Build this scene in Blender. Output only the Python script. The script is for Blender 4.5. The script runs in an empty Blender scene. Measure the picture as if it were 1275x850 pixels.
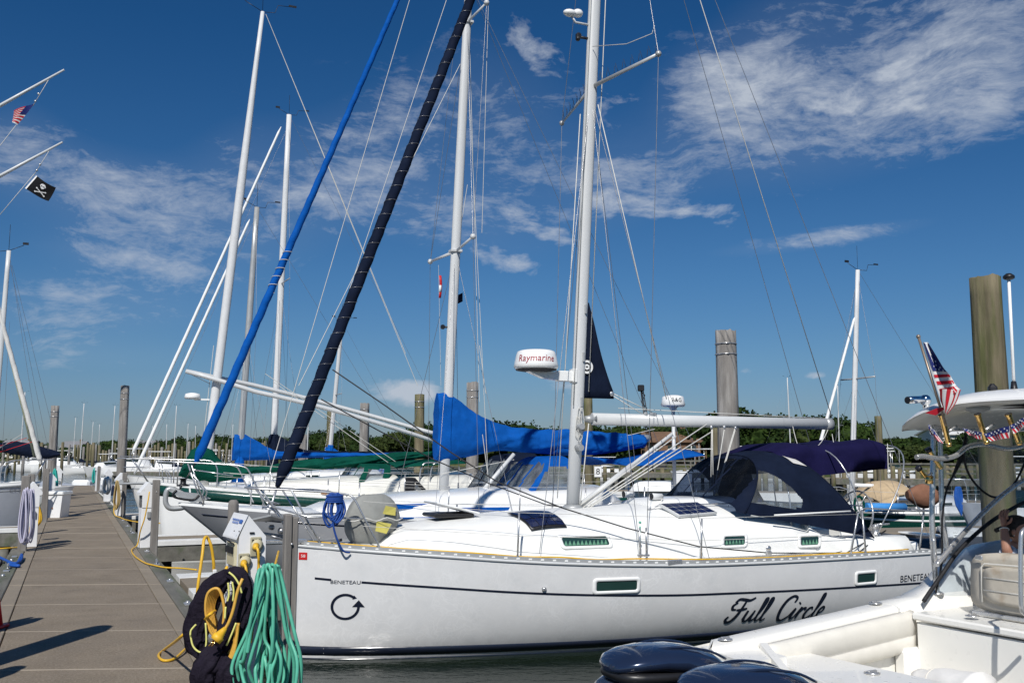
import bpy, bmesh, math, random
from math import sin, cos, tan, atan, pi, radians, sqrt, exp
from mathutils import Vector as V, Matrix, noise
random.seed(7)
scn = bpy.context.scene
C = scn.collection
# ---------------------------------------------------------------- camera
FPX, TH, EYE = 1200.0, atan(141/1200.0), 2.5
cd = bpy.data.cameras.new('camera'); cam = bpy.data.objects.new('camera', cd); C.objects.link(cam)
cd.sensor_width = 36; cd.lens = 36*FPX/1275; cd.clip_end = 6000; cd.clip_start = .05
cam.location = (0, 0, EYE); cam.rotation_euler = (pi/2+TH, 0, 0)
scn.camera = cam
scn.view_settings.view_transform = 'Standard'
scn.view_settings.look = 'None'
scn.view_settings.exposure = 0.0
scn.view_settings.gamma = 1
# ---------------------------------------------------------------- sun
SUN_EL, SUN_AZ = radians(44), radians(180+8)      # azimuth the light comes FROM, clockwise from +Y
sd = bpy.data.lights.new('sun', 'SUN'); sd.energy = 4.3; sd.angle = radians(.5); sd.color = (1, .965, .91)
so = bpy.data.objects.new('sun', sd); C.objects.link(so)
sv = V((sin(SUN_AZ)*cos(SUN_EL), cos(SUN_AZ)*cos(SUN_EL), sin(SUN_EL)))
so.rotation_euler = sv.to_track_quat('Z', 'Y').to_euler(); so.location = sv*60
# ---------------------------------------------------------------- camera-ray helpers used to measure places off the photograph
def ray(px, py):
    u = (px-637.5)/FPX; v = (425-py)/FPX
    return V((u, cos(TH)-v*sin(TH), sin(TH)+v*cos(TH)))
O = V((0, 0, EYE))
def at(px, py, Y):
    d = ray(px, py); return O+d*(Y/d.y)
def onz(px, py, z):
    d = ray(px, py); return O+d*((z-EYE)/d.z)
class Frame:
    def __init__(s, loc, rz):
        s.loc = V(loc); s.rz = rz
        s.M = Matrix.Translation(s.loc) @ Matrix.Rotation(rz, 4, 'Z'); s.I = s.M.inverted()
        s.o = s.I @ O
    def _d(s, px, py): return (s.I.to_3x3() @ ray(px, py))
    def y(s, px, py, y=0.):      # local point on the plane y = const
        d = s._d(px, py); return s.o+d*((y-s.o.y)/d.y)
    def x(s, px, py, x=0.):
        d = s._d(px, py); return s.o+d*((x-s.o.x)/d.x)
    def z(s, px, py, z=0.):
        d = s._d(px, py); return s.o+d*((z-s.o.z)/d.z)
# ---------------------------------------------------------------- world: sky and clouds
W = bpy.data.worlds.new('World'); scn.world = W; W.use_nodes = True
nt = W.node_tree; nt.nodes.clear()
def N(t, nt=nt, **k):
    n = nt.nodes.new(t)
    for a, b in k.items(): setattr(n, a, b)
    return n
def math_(op, a, b=None, c=None, nt=nt, clamp=False):
    n = nt.nodes.new('ShaderNodeMath'); n.operation = op; n.use_clamp = clamp
    for i, x in enumerate((a, b, c)):
        if x is None: continue
        if isinstance(x, (int, float)): n.inputs[i].default_value = x
        else: nt.links.new(x, n.inputs[i])
    return n.outputs[0]
def world():
    L = nt.links.new
    sky = N('ShaderNodeTexSky'); sky.sky_type = 'NISHITA'; sky.sun_disc = False
    sky.sun_elevation = SUN_EL; sky.sun_rotation = SUN_AZ
    sky.air_density = 1.0; sky.dust_density = .35; sky.ozone_density = 2.2; sky.altitude = 0
    tc = N('ShaderNodeTexCoord')
    sep = N('ShaderNodeSeparateXYZ'); L(tc.outputs['Generated'], sep.inputs[0])
    x, y, z = sep.outputs
    r = math_('SQRT', math_('ADD', math_('MULTIPLY', x, x), math_('MULTIPLY', y, y)))
    az = math_('ARCTAN2', x, y); el = math_('ARCTAN2', z, r)
    # cloud deck coordinates (plane at unit height)
    zz = math_('MAXIMUM', z, .02)
    uv = N('ShaderNodeCombineXYZ')
    L(math_('DIVIDE', x, zz), uv.inputs[0]); L(math_('DIVIDE', y, zz), uv.inputs[1])
    ae = N('ShaderNodeCombineXYZ'); L(az, ae.inputs[0]); L(el, ae.inputs[1])
    def noise_(vec, sc, det=8, rough=.6, dist=0., mp=None):
        if mp:
            m = N('ShaderNodeMapping'); L(vec, m.inputs[0]); m.inputs['Rotation'].default_value[2] = mp[0]; m.inputs['Scale'].default_value = (mp[1], mp[2], 1); m.inputs['Location'].default_value = (mp[3], mp[4], 0); vec = m.outputs[0]
        n = N('ShaderNodeTexNoise'); L(vec, n.inputs['Vector']); n.inputs['Scale'].default_value = sc
        n.inputs['Detail'].default_value = det; n.inputs['Roughness'].default_value = rough; n.inputs['Distortion'].default_value = dist
        return n.outputs[0]
    warp = N('ShaderNodeTexNoise'); L(ae.outputs[0], warp.inputs['Vector']); warp.inputs['Scale'].default_value = 5; warp.inputs['Detail'].default_value = 4
    wv = N('ShaderNodeVectorMath', operation='SCALE'); L(warp.outputs[1], wv.inputs[0]); wv.inputs['Scale'].default_value = .07
    wa = N('ShaderNodeVectorMath', operation='ADD'); L(ae.outputs[0], wa.inputs[0]); L(wv.outputs[0], wa.inputs[1])
    big = noise_(wa.outputs[0], 7, 6, .6, .0, (.35, 1.0, 1.8, 3, 1))
    wisp = noise_(wa.outputs[0], 15, 10, .72, .3, (-.55, .75, 2.6, 3, 1))
    fine = noise_(wa.outputs[0], 42, 6, .7, .4, (.5, 1.0, 2.0, 0, 4))
    puff = noise_(wa.outputs[0], 24, 8, .62, .2, (.15, 1.0, 1.8, 7, 2))
    def blob(px, py, rx, ry, rot, amp):
        d = ray(px, py).normalized(); a0 = math.atan2(d.x, d.y); e0 = math.asin(d.z)
        du = math_('SUBTRACT', az, a0); dv = math_('SUBTRACT', el, e0); c, s = cos(rot), sin(rot)
        p = math_('DIVIDE', math_('ADD', math_('MULTIPLY', du, c), math_('MULTIPLY', dv, s)), rx/1250.)
        q = math_('DIVIDE', math_('SUBTRACT', math_('MULTIPLY', dv, c), math_('MULTIPLY', du, s)), ry/1250.)
        g = math_('ADD', math_('MULTIPLY', p, p), math_('MULTIPLY', q, q))
        return math_('MULTIPLY', math_('POWER', 2.718, math_('MULTIPLY', g, -1.)), amp)
    def total(bl):
        k = 1.25 if bl is PUFFS else 1.
        sc = lambda b: (b[0], b[1], b[2]*k, b[3]*k, b[4], b[5]); t = blob(*sc(bl[0]))
        for b in bl[1:]: t = math_('ADD', t, blob(*sc(b)))
        return t
    mw = total(WISPS); mp_ = total(PUFFS)
    tex = math_('ADD', math_('ADD', math_('MULTIPLY', wisp, 1.5), math_('MULTIPLY', big, 1.1)), math_('MULTIPLY', fine, .55))      # mean about 1.57
    w1 = math_('ADD', math_('SUBTRACT', tex, 1.88), math_('MULTIPLY', mw, .62)); w1 = math_('MULTIPLY', w1, 1.35, clamp=True)
    w1 = math_('MULTIPLY', w1, math_('MINIMUM', math_('MULTIPLY', mw, 2.2), 1.))
    veil = math_('MULTIPLY', math_('SUBTRACT', mw, .22, clamp=True), math_('MULTIPLY', tex, .09)); w1 = math_('MAXIMUM', w1, veil)
    ptex = math_('ADD', math_('MULTIPLY', puff, 1.7), math_('MULTIPLY', fine, .5))
    p1 = math_('ADD', math_('SUBTRACT', ptex, 1.60), math_('MULTIPLY', mp_, 1.25)); p1 = math_('MULTIPLY', p1, 1.7, clamp=True)
    p1 = math_('MULTIPLY', p1, math_('MINIMUM', math_('MULTIPLY', mp_, 3.), 1.))
    fac = math_('MAXIMUM', math_('MULTIPLY', w1, .92), math_('MULTIPLY', p1, .88))
    # tone of the blue air: deeper overhead, paler at the horizon
    hue = N('ShaderNodeValToRGB'); L(el, hue.inputs[0]); cr = hue.color_ramp
    cr.elements[0].position = 0.0; cr.elements[0].color = SKYR[0][1]
    cr.elements[1].position = .75; cr.elements[1].color = SKYR[-1][1]
    for p, c in SKYR[1:-1]:
        e = cr.elements.new(p); e.color = c
    mul = N('ShaderNodeMix', data_type='RGBA', blend_type='MULTIPLY'); mul.inputs[0].default_value = 1
    L(sky.outputs[0], mul.inputs[6]); L(hue.outputs[0], mul.inputs[7])
    mix = N('ShaderNodeMix', data_type='RGBA'); L(fac, mix.inputs[0]); L(mul.outputs[2], mix.inputs[6])
    mix.inputs[7].default_value = CLOUDC
    bg = N('ShaderNodeBackground'); bg.inputs[1].default_value = .1; L(mix.outputs[2], bg.inputs[0])
    out = N('ShaderNodeOutputWorld'); L(bg.outputs[0], out.inputs[0])
    W.cycles.sampling_method = 'MANUAL'; W.cycles.sample_map_resolution = 512
SKYR = [(0, (.32, .40, .58, 1)), (.035, (.305, .404, .59, 1)), (.094, (.275, .43, .61, 1)), (.177, (.22, .42, .62, 1)), (.30, (.15, .38, .60, 1)), (.42, (.10, .345, .58, 1)), (.75, (.10, .33, .56, 1))]
CLOUDC = (4.9, 5.4, 6.2, 1)
# px, py, rx, ry, rotation, strength
WISPS = [(1080, 115, 210, 85, .16, .82), (1220, 45, 110, 70, .2, .60), (960, 60, 150, 70, .7, .62), (1000, 185, 120, 40, .1, .35), (1230, 130, 70, 35, 0, .45),
         (130, 235, 150, 48, -.12, .85), (20, 175, 45, 50, -.9, .55), (240, 300, 170, 60, .2, .55), (170, 326, 90, 14, -.1, .5), (120, 385, 170, 34, .05, .55), (90, 440, 160, 22, .0, .5),
         (430, 200, 120, 70, .5, .62), (620, 150, 110, 130, 1.0, .6), (560, 270, 130, 50, -.3, .55), (1020, 298, 120, 11, .08, .85), (300, 190, 70, 50, .3, .45), (880, 120, 60, 70, .6, .4), (760, 230, 90, 60, .2, .5)]
PUFFS = [(650, 45, 24, 30, 0.9, .50), (690, 85, 24, 40, 1.0, .45), (635, 325, 45, 14, -.3, .55), (680, 290, 60, 12, -.2, .55), (780, 150, 40, 60, .5, .42), (850, 262, 90, 17, -.14, .62), (740, 255, 40, 16, .2, .5), (640, 260, 40, 14, 0, .48), (510, 280, 55, 14, -.3, .5), (460, 222, 26, 14, 0, .46), (415, 285, 30, 10, -.2, .42),
         (500, 487, 34, 17, .05, .70), (527, 490, 20, 12, 0, .55), (695, 474, 26, 15, 0, .60), (745, 485, 24, 12, 0, .45), (1020, 120, 60, 45, -.1, .52), (1130, 120, 50, 40, .3, .50), (1180, 60, 90, 50, .2, .35), (1018, 468, 12, 5, 0, .62), (925, 462, 10, 6, 0, .5), (960, 75, 35, 30, .6, .42), (330, 290, 30, 12, -.2, .35)]
world()
# ---------------------------------------------------------------- materials
MATS = {}
CLOTH = ('canvas', 'cloth', 'cover', 'foliage', 'marsh', 'sock', 'flag', 'shirt', 'bark', 'piling', 'grass')
def mat(name, col, rough=.5, metal=0., var=.08, vs=6., bump=0., bs=60., coat=0., spec=.5, trans=0., ior=1.45, col2=None, mask=None, sub=None, obj=True, det=5, stretch=None, sheen=0.):
    """principled material whose colour drifts with two scales of noise; col2 + mask=(lo,hi,scale) adds patches of a second colour"""
    if name in MATS: return MATS[name]
    if any(c in name for c in CLOTH): spec = .08
    m = bpy.data.materials.new(name); m.use_nodes = True; MATS[name] = m
    t = m.node_tree; L = t.links.new; b = t.nodes['Principled BSDF']
    b.inputs['Roughness'].default_value = rough; b.inputs['Metallic'].default_value = metal
    b.inputs['Coat Weight'].default_value = coat; b.inputs['Specular IOR Level'].default_value = spec
    b.inputs['Transmission Weight'].default_value = trans; b.inputs['IOR'].default_value = ior
    b.inputs['Sheen Weight'].default_value = sheen
    tc = t.nodes.new('ShaderNodeTexCoord'); vec = tc.outputs['Object']
    if stretch:
        mp = t.nodes.new('ShaderNodeMapping'); mp.inputs['Scale'].default_value = stretch; L(vec, mp.inputs[0]); vec = mp.outputs[0]
    def nz(sc, d=det):
        n = t.nodes.new('ShaderNodeTexNoise'); L(vec, n.inputs['Vector']); n.inputs['Scale'].default_value = sc; n.inputs['Detail'].default_value = d; n.inputs['Roughness'].default_value = .6
        return n.outputs[0]
    n1 = nz(vs)
    r = t.nodes.new('ShaderNodeMapRange'); L(n1, r.inputs[0]); r.inputs[1].default_value = .3; r.inputs[2].default_value = .7; r.inputs[3].default_value = 1-var; r.inputs[4].default_value = 1+var
    base = None
    if col2:
        lo, hi, sc = mask
        n2 = nz(sc, 8); r2 = t.nodes.new('ShaderNodeMapRange'); L(n2, r2.inputs[0]); r2.inputs[1].default_value = lo; r2.inputs[2].default_value = hi
        mx = t.nodes.new('ShaderNodeMix'); mx.data_type = 'RGBA'; L(r2.outputs[0], mx.inputs[0]); mx.inputs[6].default_value = (*col, 1); mx.inputs[7].default_value = (*col2, 1); base = mx.outputs[2]
    mu = t.nodes.new('ShaderNodeVectorMath'); mu.operation = 'SCALE'
    if base: L(base, mu.inputs[0])
    else: mu.inputs[0].default_value = col
    L(r.outputs[0], mu.inputs['Scale']); L(mu.outputs[0], b.inputs['Base Color'])
    if bump:
        nb = nz(bs, 4); bp = t.nodes.new('ShaderNodeBump'); L(nb, bp.inputs['Height']); bp.inputs['Strength'].default_value = min(1, bump); bp.inputs['Distance'].default_value = .02*bump
        L(bp.outputs[0], b.inputs['Normal'])
    rr = t.nodes.new('ShaderNodeMapRange'); L(nz(vs*2.3, 1.5), rr.inputs[0]); rr.inputs[1].default_value = .3; rr.inputs[2].default_value = .7
    rr.inputs[3].default_value = max(.02, rough*.8); rr.inputs[4].default_value = min(1, rough*1.25); L(rr.outputs[0], b.inputs['Roughness'])
    return m
def glassy(name, tint=(.85, .9, .92), alpha=.82, rough=.08, scuff=.3, body=(.35, .38, .4)):
    """thin clear vinyl or glass: straight-through light plus a gloss, with scuff marks"""
    if name in MATS: return MATS[name]
    m = bpy.data.materials.new(name); m.use_nodes = True; MATS[name] = m
    t = m.node_tree; L = t.links.new; t.nodes.clear()
    o = t.nodes.new('ShaderNodeOutputMaterial'); tr = t.nodes.new('ShaderNodeBsdfTransparent'); tr.inputs[0].default_value = (*tint, 1)
    g = t.nodes.new('ShaderNodeBsdfPrincipled'); g.inputs['Base Color'].default_value = (*body, 1); g.inputs['Roughness'].default_value = rough
    mx = t.nodes.new('ShaderNodeMixShader'); tc = t.nodes.new('ShaderNodeTexCoord')
    n = t.nodes.new('ShaderNodeTexNoise'); n.inputs['Scale'].default_value = 5; n.inputs['Detail'].default_value = 6; L(tc.outputs['Object'], n.inputs['Vector'])
    r = t.nodes.new('ShaderNodeMapRange'); L(n.outputs[0], r.inputs[0]); r.inputs[1].default_value = .35; r.inputs[2].default_value = .75; r.inputs[3].default_value = 1-alpha; r.inputs[4].default_value = min(1, 1-alpha+scuff)
    bp = t.nodes.new('ShaderNodeBump'); L(n.outputs[0], bp.inputs['Height']); bp.inputs['Strength'].default_value = .5; bp.inputs['Distance'].default_value = .03; L(bp.outputs[0], g.inputs['Normal'])
    L(r.outputs[0], mx.inputs[0]); L(tr.outputs[0], mx.inputs[1]); L(g.outputs[0], mx.inputs[2]); L(mx.outputs[0], o.inputs[0])
    return m
# ---------------------------------------------------------------- mesh builder
class MB:
    def __init__(s): s.v = []; s.f = []; s.sm = []
    def add(s, vs, fs, smooth=False):
        k = len(s.v); s.v += [V(p) for p in vs]; s.f += [[i+k for i in f] for f in fs]; s.sm += [smooth]*len(fs); return s
    def box(s, c, d, rz=0., b=.0, R=None):
        c = V(c); hx, hy, hz = d[0]/2, d[1]/2, d[2]/2; b = min(b, hx*.9, hy*.9, hz*.9)
        if R is None: R = Matrix.Rotation(rz, 3, 'Z')
        vs, ids = [], {}
        if b <= 0:
            for i in (0, 1):
                for j in (0, 1):
                    for k in (0, 1): vs.append(c+R @ V(((2*i-1)*hx, (2*j-1)*hy, (2*k-1)*hz)))
            return s.add(vs, [(0, 1, 3, 2), (4, 6, 7, 5), (0, 4, 5, 1), (2, 3, 7, 6), (0, 2, 6, 4), (1, 5, 7, 3)])
        for i in (-1, 1):
            for j in (-1, 1):
                for k in (-1, 1):
                    for a in range(3):
                        p = [i*(hx-b), j*(hy-b), k*(hz-b)]; p[a] += (i, j, k)[a]*b
                        ids[(i, j, k, a)] = len(vs); vs.append(c+R @ V(p))
        fs = []
        S = (-1, 1)
        for sg in S:
            fs.append([ids[(sg, j, k, 0)] for j, k in ((-1, -1), (1, -1), (1, 1), (-1, 1))])
            fs.append([ids[(i, sg, k, 1)] for i, k in ((-1, -1), (1, -1), (1, 1), (-1, 1))])
            fs.append([ids[(i, j, sg, 2)] for i, j in ((-1, -1), (1, -1), (1, 1), (-1, 1))])
        for p in S:
            for q in S:
                fs.append([ids[(p, q, -1, 0)], ids[(p, q, 1, 0)], ids[(p, q, 1, 1)], ids[(p, q, -1, 1)]])
                fs.append([ids[(p, -1, q, 0)], ids[(p, 1, q, 0)], ids[(p, 1, q, 2)], ids[(p, -1, q, 2)]])
                fs.append([ids[(-1, p, q, 1)], ids[(1, p, q, 1)], ids[(1, p, q, 2)], ids[(-1, p, q, 2)]])
                for r in S: fs.append([ids[(p, q, r, 0)], ids[(p, q, r, 1)], ids[(p, q, r, 2)]])
        return s.add(vs, fs)
    def tube(s, pts, r, n=8, cap=True, closed=False, flat=None, smooth=True):
        pts = [V(p) for p in pts]; m = len(pts)
        if not hasattr(r, '__len__'): r = [r]*m
        T = []
        for i in range(m):
            a = pts[(i-1) % m] if (i > 0 or closed) else pts[i]; b = pts[(i+1) % m] if (i < m-1 or closed) else pts[i]
            t = b-a; T.append(t.normalized() if t.length > 1e-9 else V((0, 0, 1)))
        up = V((0, 0, 1)) if abs(T[0].z) < .95 else V((1, 0, 0))
        nrm = (up-T[0]*up.dot(T[0])).normalized(); rings = []
        for i in range(m):
            nrm = (nrm-T[i]*nrm.dot(T[i])); nrm = nrm.normalized() if nrm.length > 1e-6 else T[i].orthogonal().normalized()
            bn = T[i].cross(nrm); fx = flat or 1.
            rings.append([pts[i]+(nrm*cos(2*pi*k/n)+bn*sin(2*pi*k/n)*fx)*r[i] for k in range(n)])
        return s.loft(rings, True, cap and not closed, smooth, closed)
    def loft(s, rings, ring_closed=False, cap=False, smooth=True, closed=False):
        n = len(rings[0]); vs = [p for r in rings for p in r]; fs = []; m = len(rings)
        for i in range(m if closed else m-1):
            for k in range(n if ring_closed else n-1):
                a, b = i*n+k, i*n+(k+1) % n; c, d = ((i+1) % m)*n+(k+1) % n, ((i+1) % m)*n+k
                fs.append((a, b, c, d))
        s.add(vs, fs, smooth)
        if cap and ring_closed:
            s.add(rings[0], [list(range(n))]); s.add(rings[-1], [list(range(n))[::-1]])
        return s
    def lathe(s, prof, o=(0, 0, 0), n=20, R=None, smooth=True):
        o = V(o); R = R or Matrix.Identity(3)
        return s.loft([[o+R @ V((r*cos(2*pi*k/n), r*sin(2*pi*k/n), z)) for k in range(n)] for r, z in prof], True, True, smooth)
    def prism(s, poly, ext, smooth=False):
        a = [V(p) for p in poly]; e = V(ext); b = [p+e for p in a]; n = len(a)
        s.add(a+b, [list(range(n))[::-1], [n+i for i in range(n)]]+[(i, (i+1) % n, n+(i+1) % n, n+i) for i in range(n)], smooth); return s
    def slab(s, grid, t, up=V((0, 0, 1)), smooth=True):
        """a grid of points given thickness t against direction up"""
        m, n = len(grid), len(grid[0]); lo = [[V(p)-up*t for p in r] for r in grid]
        s.loft(grid, False, False, smooth); s.loft(lo, False, False, smooth)
        for A, B in ((grid[0], lo[0]), (grid[-1], lo[-1]), ([r[0] for r in grid], [r[0] for r in lo]), ([r[-1] for r in grid], [r[-1] for r in lo])):
            s.loft([A, B], False, False, False)
        return s
    def ball(s, c, r, n=12, sc=(1, 1, 1)):
        c = V(c); m = n//2+1
        return s.loft([[c+V((r*sc[0]*sin(pi*i/m)*cos(2*pi*k/n), r*sc[1]*sin(pi*i/m)*sin(2*pi*k/n), r*sc[2]*cos(pi*i/m))) for k in range(n)] for i in range(1, m)], True, True, True)
    def xf(s, M):
        s.v = [M @ p for p in s.v]; return s
    def build(s, name, m, parent=None, recalc=True):
        me = bpy.data.meshes.new(name); me.from_pydata([tuple(p) for p in s.v], [], s.f)
        for p, q in zip(me.polygons, s.sm): p.use_smooth = q
        if recalc:
            bm = bmesh.new(); bm.from_mesh(me); bmesh.ops.remove_doubles(bm, verts=bm.verts, dist=1e-5); bmesh.ops.recalc_face_normals(bm, faces=bm.faces); bm.to_mesh(me); bm.free()
        me.update(); me.materials.append(m)
        o = bpy.data.objects.new(name, me); C.objects.link(o)
        if parent: o.parent = parent
        return o
def tag(o, label, cat=None, group=None, kind=None):
    if label: o['label'] = label
    if cat: o['category'] = cat
    if group: o['group'] = group
    if kind: o['kind'] = kind
    return o
def thing(name, label, cat, loc=(0, 0, 0), rz=0, group=None):
    o = bpy.data.objects.new(name, None); C.objects.link(o); o.location = V(loc); o.rotation_euler = (0, 0, rz); o.empty_display_size = .2
    return tag(o, label, cat, group)
def solo(name, mb, m, label, cat, loc=(0, 0, 0), group=None, rz=0):
    """a thing that is one mesh; vertices are given in the world and moved to its own origin"""
    I = (Matrix.Translation(V(loc)) @ Matrix.Rotation(rz, 4, 'Z')).inverted(); mb.xf(I)
    o = mb.build(name, m); o.location = V(loc); o.rotation_euler = (0, 0, rz); return tag(o, label, cat, group)
def struct(name, mb, m):
    o = mb.build(name, m); o['kind'] = 'structure'; return o
def copy_tree(o, parent=None):
    c = o.copy(); C.objects.link(c); c.parent = parent
    for ch in [x for x in o.children]: copy_tree(ch, c)
    return c
def dup(root, loc, rz, label=None, scale=None):
    r = copy_tree(root); r.location = V(loc); r.rotation_euler = (0, 0, rz)
    if scale: r.scale = scale if hasattr(scale, '__len__') else (scale,)*3
    if label: r['label'] = label
    return r
def lerp(a, b, t): return a+(b-a)*t
def seg(a, b, n): a, b = V(a), V(b); return [a.lerp(b, i/n) for i in range(n+1)]
def sag(a, b, s, n=10):
    a, b = V(a), V(b); return [a.lerp(b, i/n)-V((0, 0, s*4*(i/n)*(1-i/n))) for i in range(n+1)]
def smooth_path(pts, k=6, closed=False):
    pts = [V(p) for p in pts]; n = len(pts); out = []
    for i in range(n if closed else n-1):
        p0 = pts[(i-1) % n] if (closed or i > 0) else pts[i]; p1 = pts[i]; p2 = pts[(i+1) % n]; p3 = pts[(i+2) % n] if (closed or i < n-2) else p2
        for j in range(k):
            t = j/k; out.append(.5*((2*p1)+(p2-p0)*t+(2*p0-5*p1+4*p2-p3)*t*t+(3*p1-p0-3*p2+p3)*t**3))
    if not closed: out.append(pts[-1])
    return out
def interp(x, X, Y):
    if x <= X[0]: return Y[0]
    for i in range(len(X)-1):
        if x <= X[i+1]:
            t = (x-X[i])/(X[i+1]-X[i]); return Y[i]+(Y[i+1]-Y[i])*t
    return Y[-1]
def sinterp(x, X, Y):     # monotone-ish smooth interpolation
    n = len(X)
    if x <= X[0]: return Y[0]
    if x >= X[-1]: return Y[-1]
    for i in range(n-1):
        if x <= X[i+1]:
            h = X[i+1]-X[i]; t = (x-X[i])/h
            m0 = (Y[i+1]-Y[i-1])/(X[i+1]-X[i-1])*h if i > 0 else (Y[i+1]-Y[i])
            m1 = (Y[i+2]-Y[i])/(X[i+2]-X[i])*h if i < n-2 else (Y[i+1]-Y[i])
            return (2*t**3-3*t*t+1)*Y[i]+(t**3-2*t*t+t)*m0+(-2*t**3+3*t*t)*Y[i+1]+(t**3-t*t)*m1
def text_mb(txt, size, thick=.0, italic=0.):
    """flat lettering as triangles in x (along), z (up); from the built-in font"""
    cu = bpy.data.curves.new('lettering', 'FONT'); cu.body = txt; cu.size = size; cu.shear = italic; cu.align_x = 'CENTER'; cu.align_y = 'CENTER'; cu.resolution_u = 3
    ob = bpy.data.objects.new('lettering', cu); C.objects.link(ob)
    dg = bpy.context.evaluated_depsgraph_get(); me = bpy.data.meshes.new_from_object(ob.evaluated_get(dg))
    mb = MB(); mb.add([V((v.co.x, 0, v.co.y)) for v in me.vertices], [list(p.vertices) for p in me.polygons])
    bpy.data.objects.remove(ob); bpy.data.curves.remove(cu); bpy.data.meshes.remove(me)
    return mb
def ribbon(pts, w, off=V((0, -1, 0))):
    """flat stroke of lettering: 2-D polyline pts (x,z) with width w (number or list) -> MB in the x-z plane"""
    mb = MB(); m = len(pts); L_, R_ = [], []
    for i in range(m):
        a = pts[max(0, i-1)]; b = pts[min(m-1, i+1)]; t = V((b[0]-a[0], b[1]-a[1])); t = t.normalized() if t.length > 0 else V((1, 0))
        n = V((-t.y, t.x)); ww = (w[i] if hasattr(w, '__len__') else w)/2
        L_.append(V((pts[i][0]+n.x*ww, 0, pts[i][1]+n.y*ww))); R_.append(V((pts[i][0]-n.x*ww, 0, pts[i][1]-n.y*ww)))
    mb.loft([L_, R_], False, False, False); return mb
# ================================================================ materials
WHITE = mat('gelcoat_white', (.86, .86, .84), .22, var=.02, coat=.3)
DECKW = mat('deck_white', (.84, .84, .81), .45, var=.03, vs=3, bump=.05, bs=300)
CREAM = mat('gelcoat_cream', (.80, .785, .72), .3, var=.03, coat=.2)
HULLA = mat('hull_white', (.70, .70, .695), .13, var=.035, vs=2.2, coat=.5, col2=(.66, .665, .665), mask=(.50, .70, 5))
def painted_hull_light(m, lo=.86, hi=1.14):  # paints a pale web of water-reflected light into the hull colour
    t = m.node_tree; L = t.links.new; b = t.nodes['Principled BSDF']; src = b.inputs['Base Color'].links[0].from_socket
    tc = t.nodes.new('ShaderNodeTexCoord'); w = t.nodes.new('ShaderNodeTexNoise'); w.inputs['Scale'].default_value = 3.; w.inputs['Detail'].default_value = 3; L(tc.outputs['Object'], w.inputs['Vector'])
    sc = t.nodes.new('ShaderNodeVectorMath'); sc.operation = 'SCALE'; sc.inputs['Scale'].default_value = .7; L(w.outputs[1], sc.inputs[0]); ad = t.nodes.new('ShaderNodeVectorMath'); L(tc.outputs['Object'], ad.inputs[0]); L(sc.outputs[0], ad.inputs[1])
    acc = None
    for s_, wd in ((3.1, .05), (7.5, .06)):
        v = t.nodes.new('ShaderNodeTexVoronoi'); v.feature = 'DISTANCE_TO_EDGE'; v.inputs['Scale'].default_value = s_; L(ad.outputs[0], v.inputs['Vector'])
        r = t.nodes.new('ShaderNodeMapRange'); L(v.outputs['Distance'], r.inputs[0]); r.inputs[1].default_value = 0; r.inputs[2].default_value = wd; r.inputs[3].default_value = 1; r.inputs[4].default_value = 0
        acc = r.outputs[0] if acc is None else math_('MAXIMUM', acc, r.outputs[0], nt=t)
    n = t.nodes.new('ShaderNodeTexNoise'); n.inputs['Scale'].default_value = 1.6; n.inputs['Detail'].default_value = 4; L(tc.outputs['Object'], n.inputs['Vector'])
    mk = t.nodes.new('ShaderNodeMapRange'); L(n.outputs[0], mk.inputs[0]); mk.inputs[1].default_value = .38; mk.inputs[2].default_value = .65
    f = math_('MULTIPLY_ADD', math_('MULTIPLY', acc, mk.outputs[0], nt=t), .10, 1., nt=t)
    # lower hull's shade deepened in the colour just above the waterline, streaky
    sep = t.nodes.new('ShaderNodeSeparateXYZ'); L(tc.outputs['Object'], sep.inputs[0]); g = t.nodes.new('ShaderNodeMapRange'); L(sep.outputs[2], g.inputs[0]); g.inputs[1].default_value = .16; g.inputs[2].default_value = .30; g.inputs[3].default_value = 1; g.inputs[4].default_value = 0
    st = t.nodes.new('ShaderNodeTexNoise'); mp = t.nodes.new('ShaderNodeMapping'); mp.inputs['Scale'].default_value = (5, 5, .8); L(tc.outputs['Object'], mp.inputs[0]); L(mp.outputs[0], st.inputs['Vector']); st.inputs['Scale'].default_value = 3; st.inputs['Detail'].default_value = 6
    f = math_('MULTIPLY', f, math_('SUBTRACT', 1., math_('MULTIPLY', math_('MULTIPLY', g.outputs[0], st.outputs[0], nt=t), .30, nt=t), nt=t), nt=t)
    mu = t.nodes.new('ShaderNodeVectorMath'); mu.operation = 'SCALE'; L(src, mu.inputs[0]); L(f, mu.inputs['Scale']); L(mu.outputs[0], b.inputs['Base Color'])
painted_hull_light(HULLA)
HULLG = mat('hull_grey', (.36, .365, .38), .2, var=.04, coat=.4)
HULLL = mat('hull_pale_grey', (.50, .52, .56), .2, var=.04, coat=.3)
ALU = mat('painted_spar', (.60, .61, .61), .35, var=.05, vs=2, stretch=(1, 1, .2), col2=(.50, .51, .51), mask=(.6, .75, 8))
ALUG = mat('grey_spar', (.42, .43, .43), .4, metal=.3, var=.08, vs=2)
STEEL = mat('stainless_steel', (.60, .60, .60), .26, metal=.72, var=.05)
CHROME = mat('polished_chrome', (.8, .8, .8), .06, metal=1., var=.02)
WIRE = mat('rigging_wire', (.32, .32, .33), .35, metal=.7, var=.1)
ROPEW = mat('white_rope', (.62, .61, .57), .8, var=.15, vs=90, bump=.4, bs=220)
ROPEK = mat('black_rope', (.03, .03, .032), .8, var=.2, vs=90)
NAVY = mat('navy_canvas', (.008, .013, .030), .9, var=.25, vs=3, bump=.5, bs=9)
NAVYP = mat('navy_purple_canvas', (.010, .009, .045), .9, var=.2, vs=3, bump=.6, bs=7)
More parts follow.
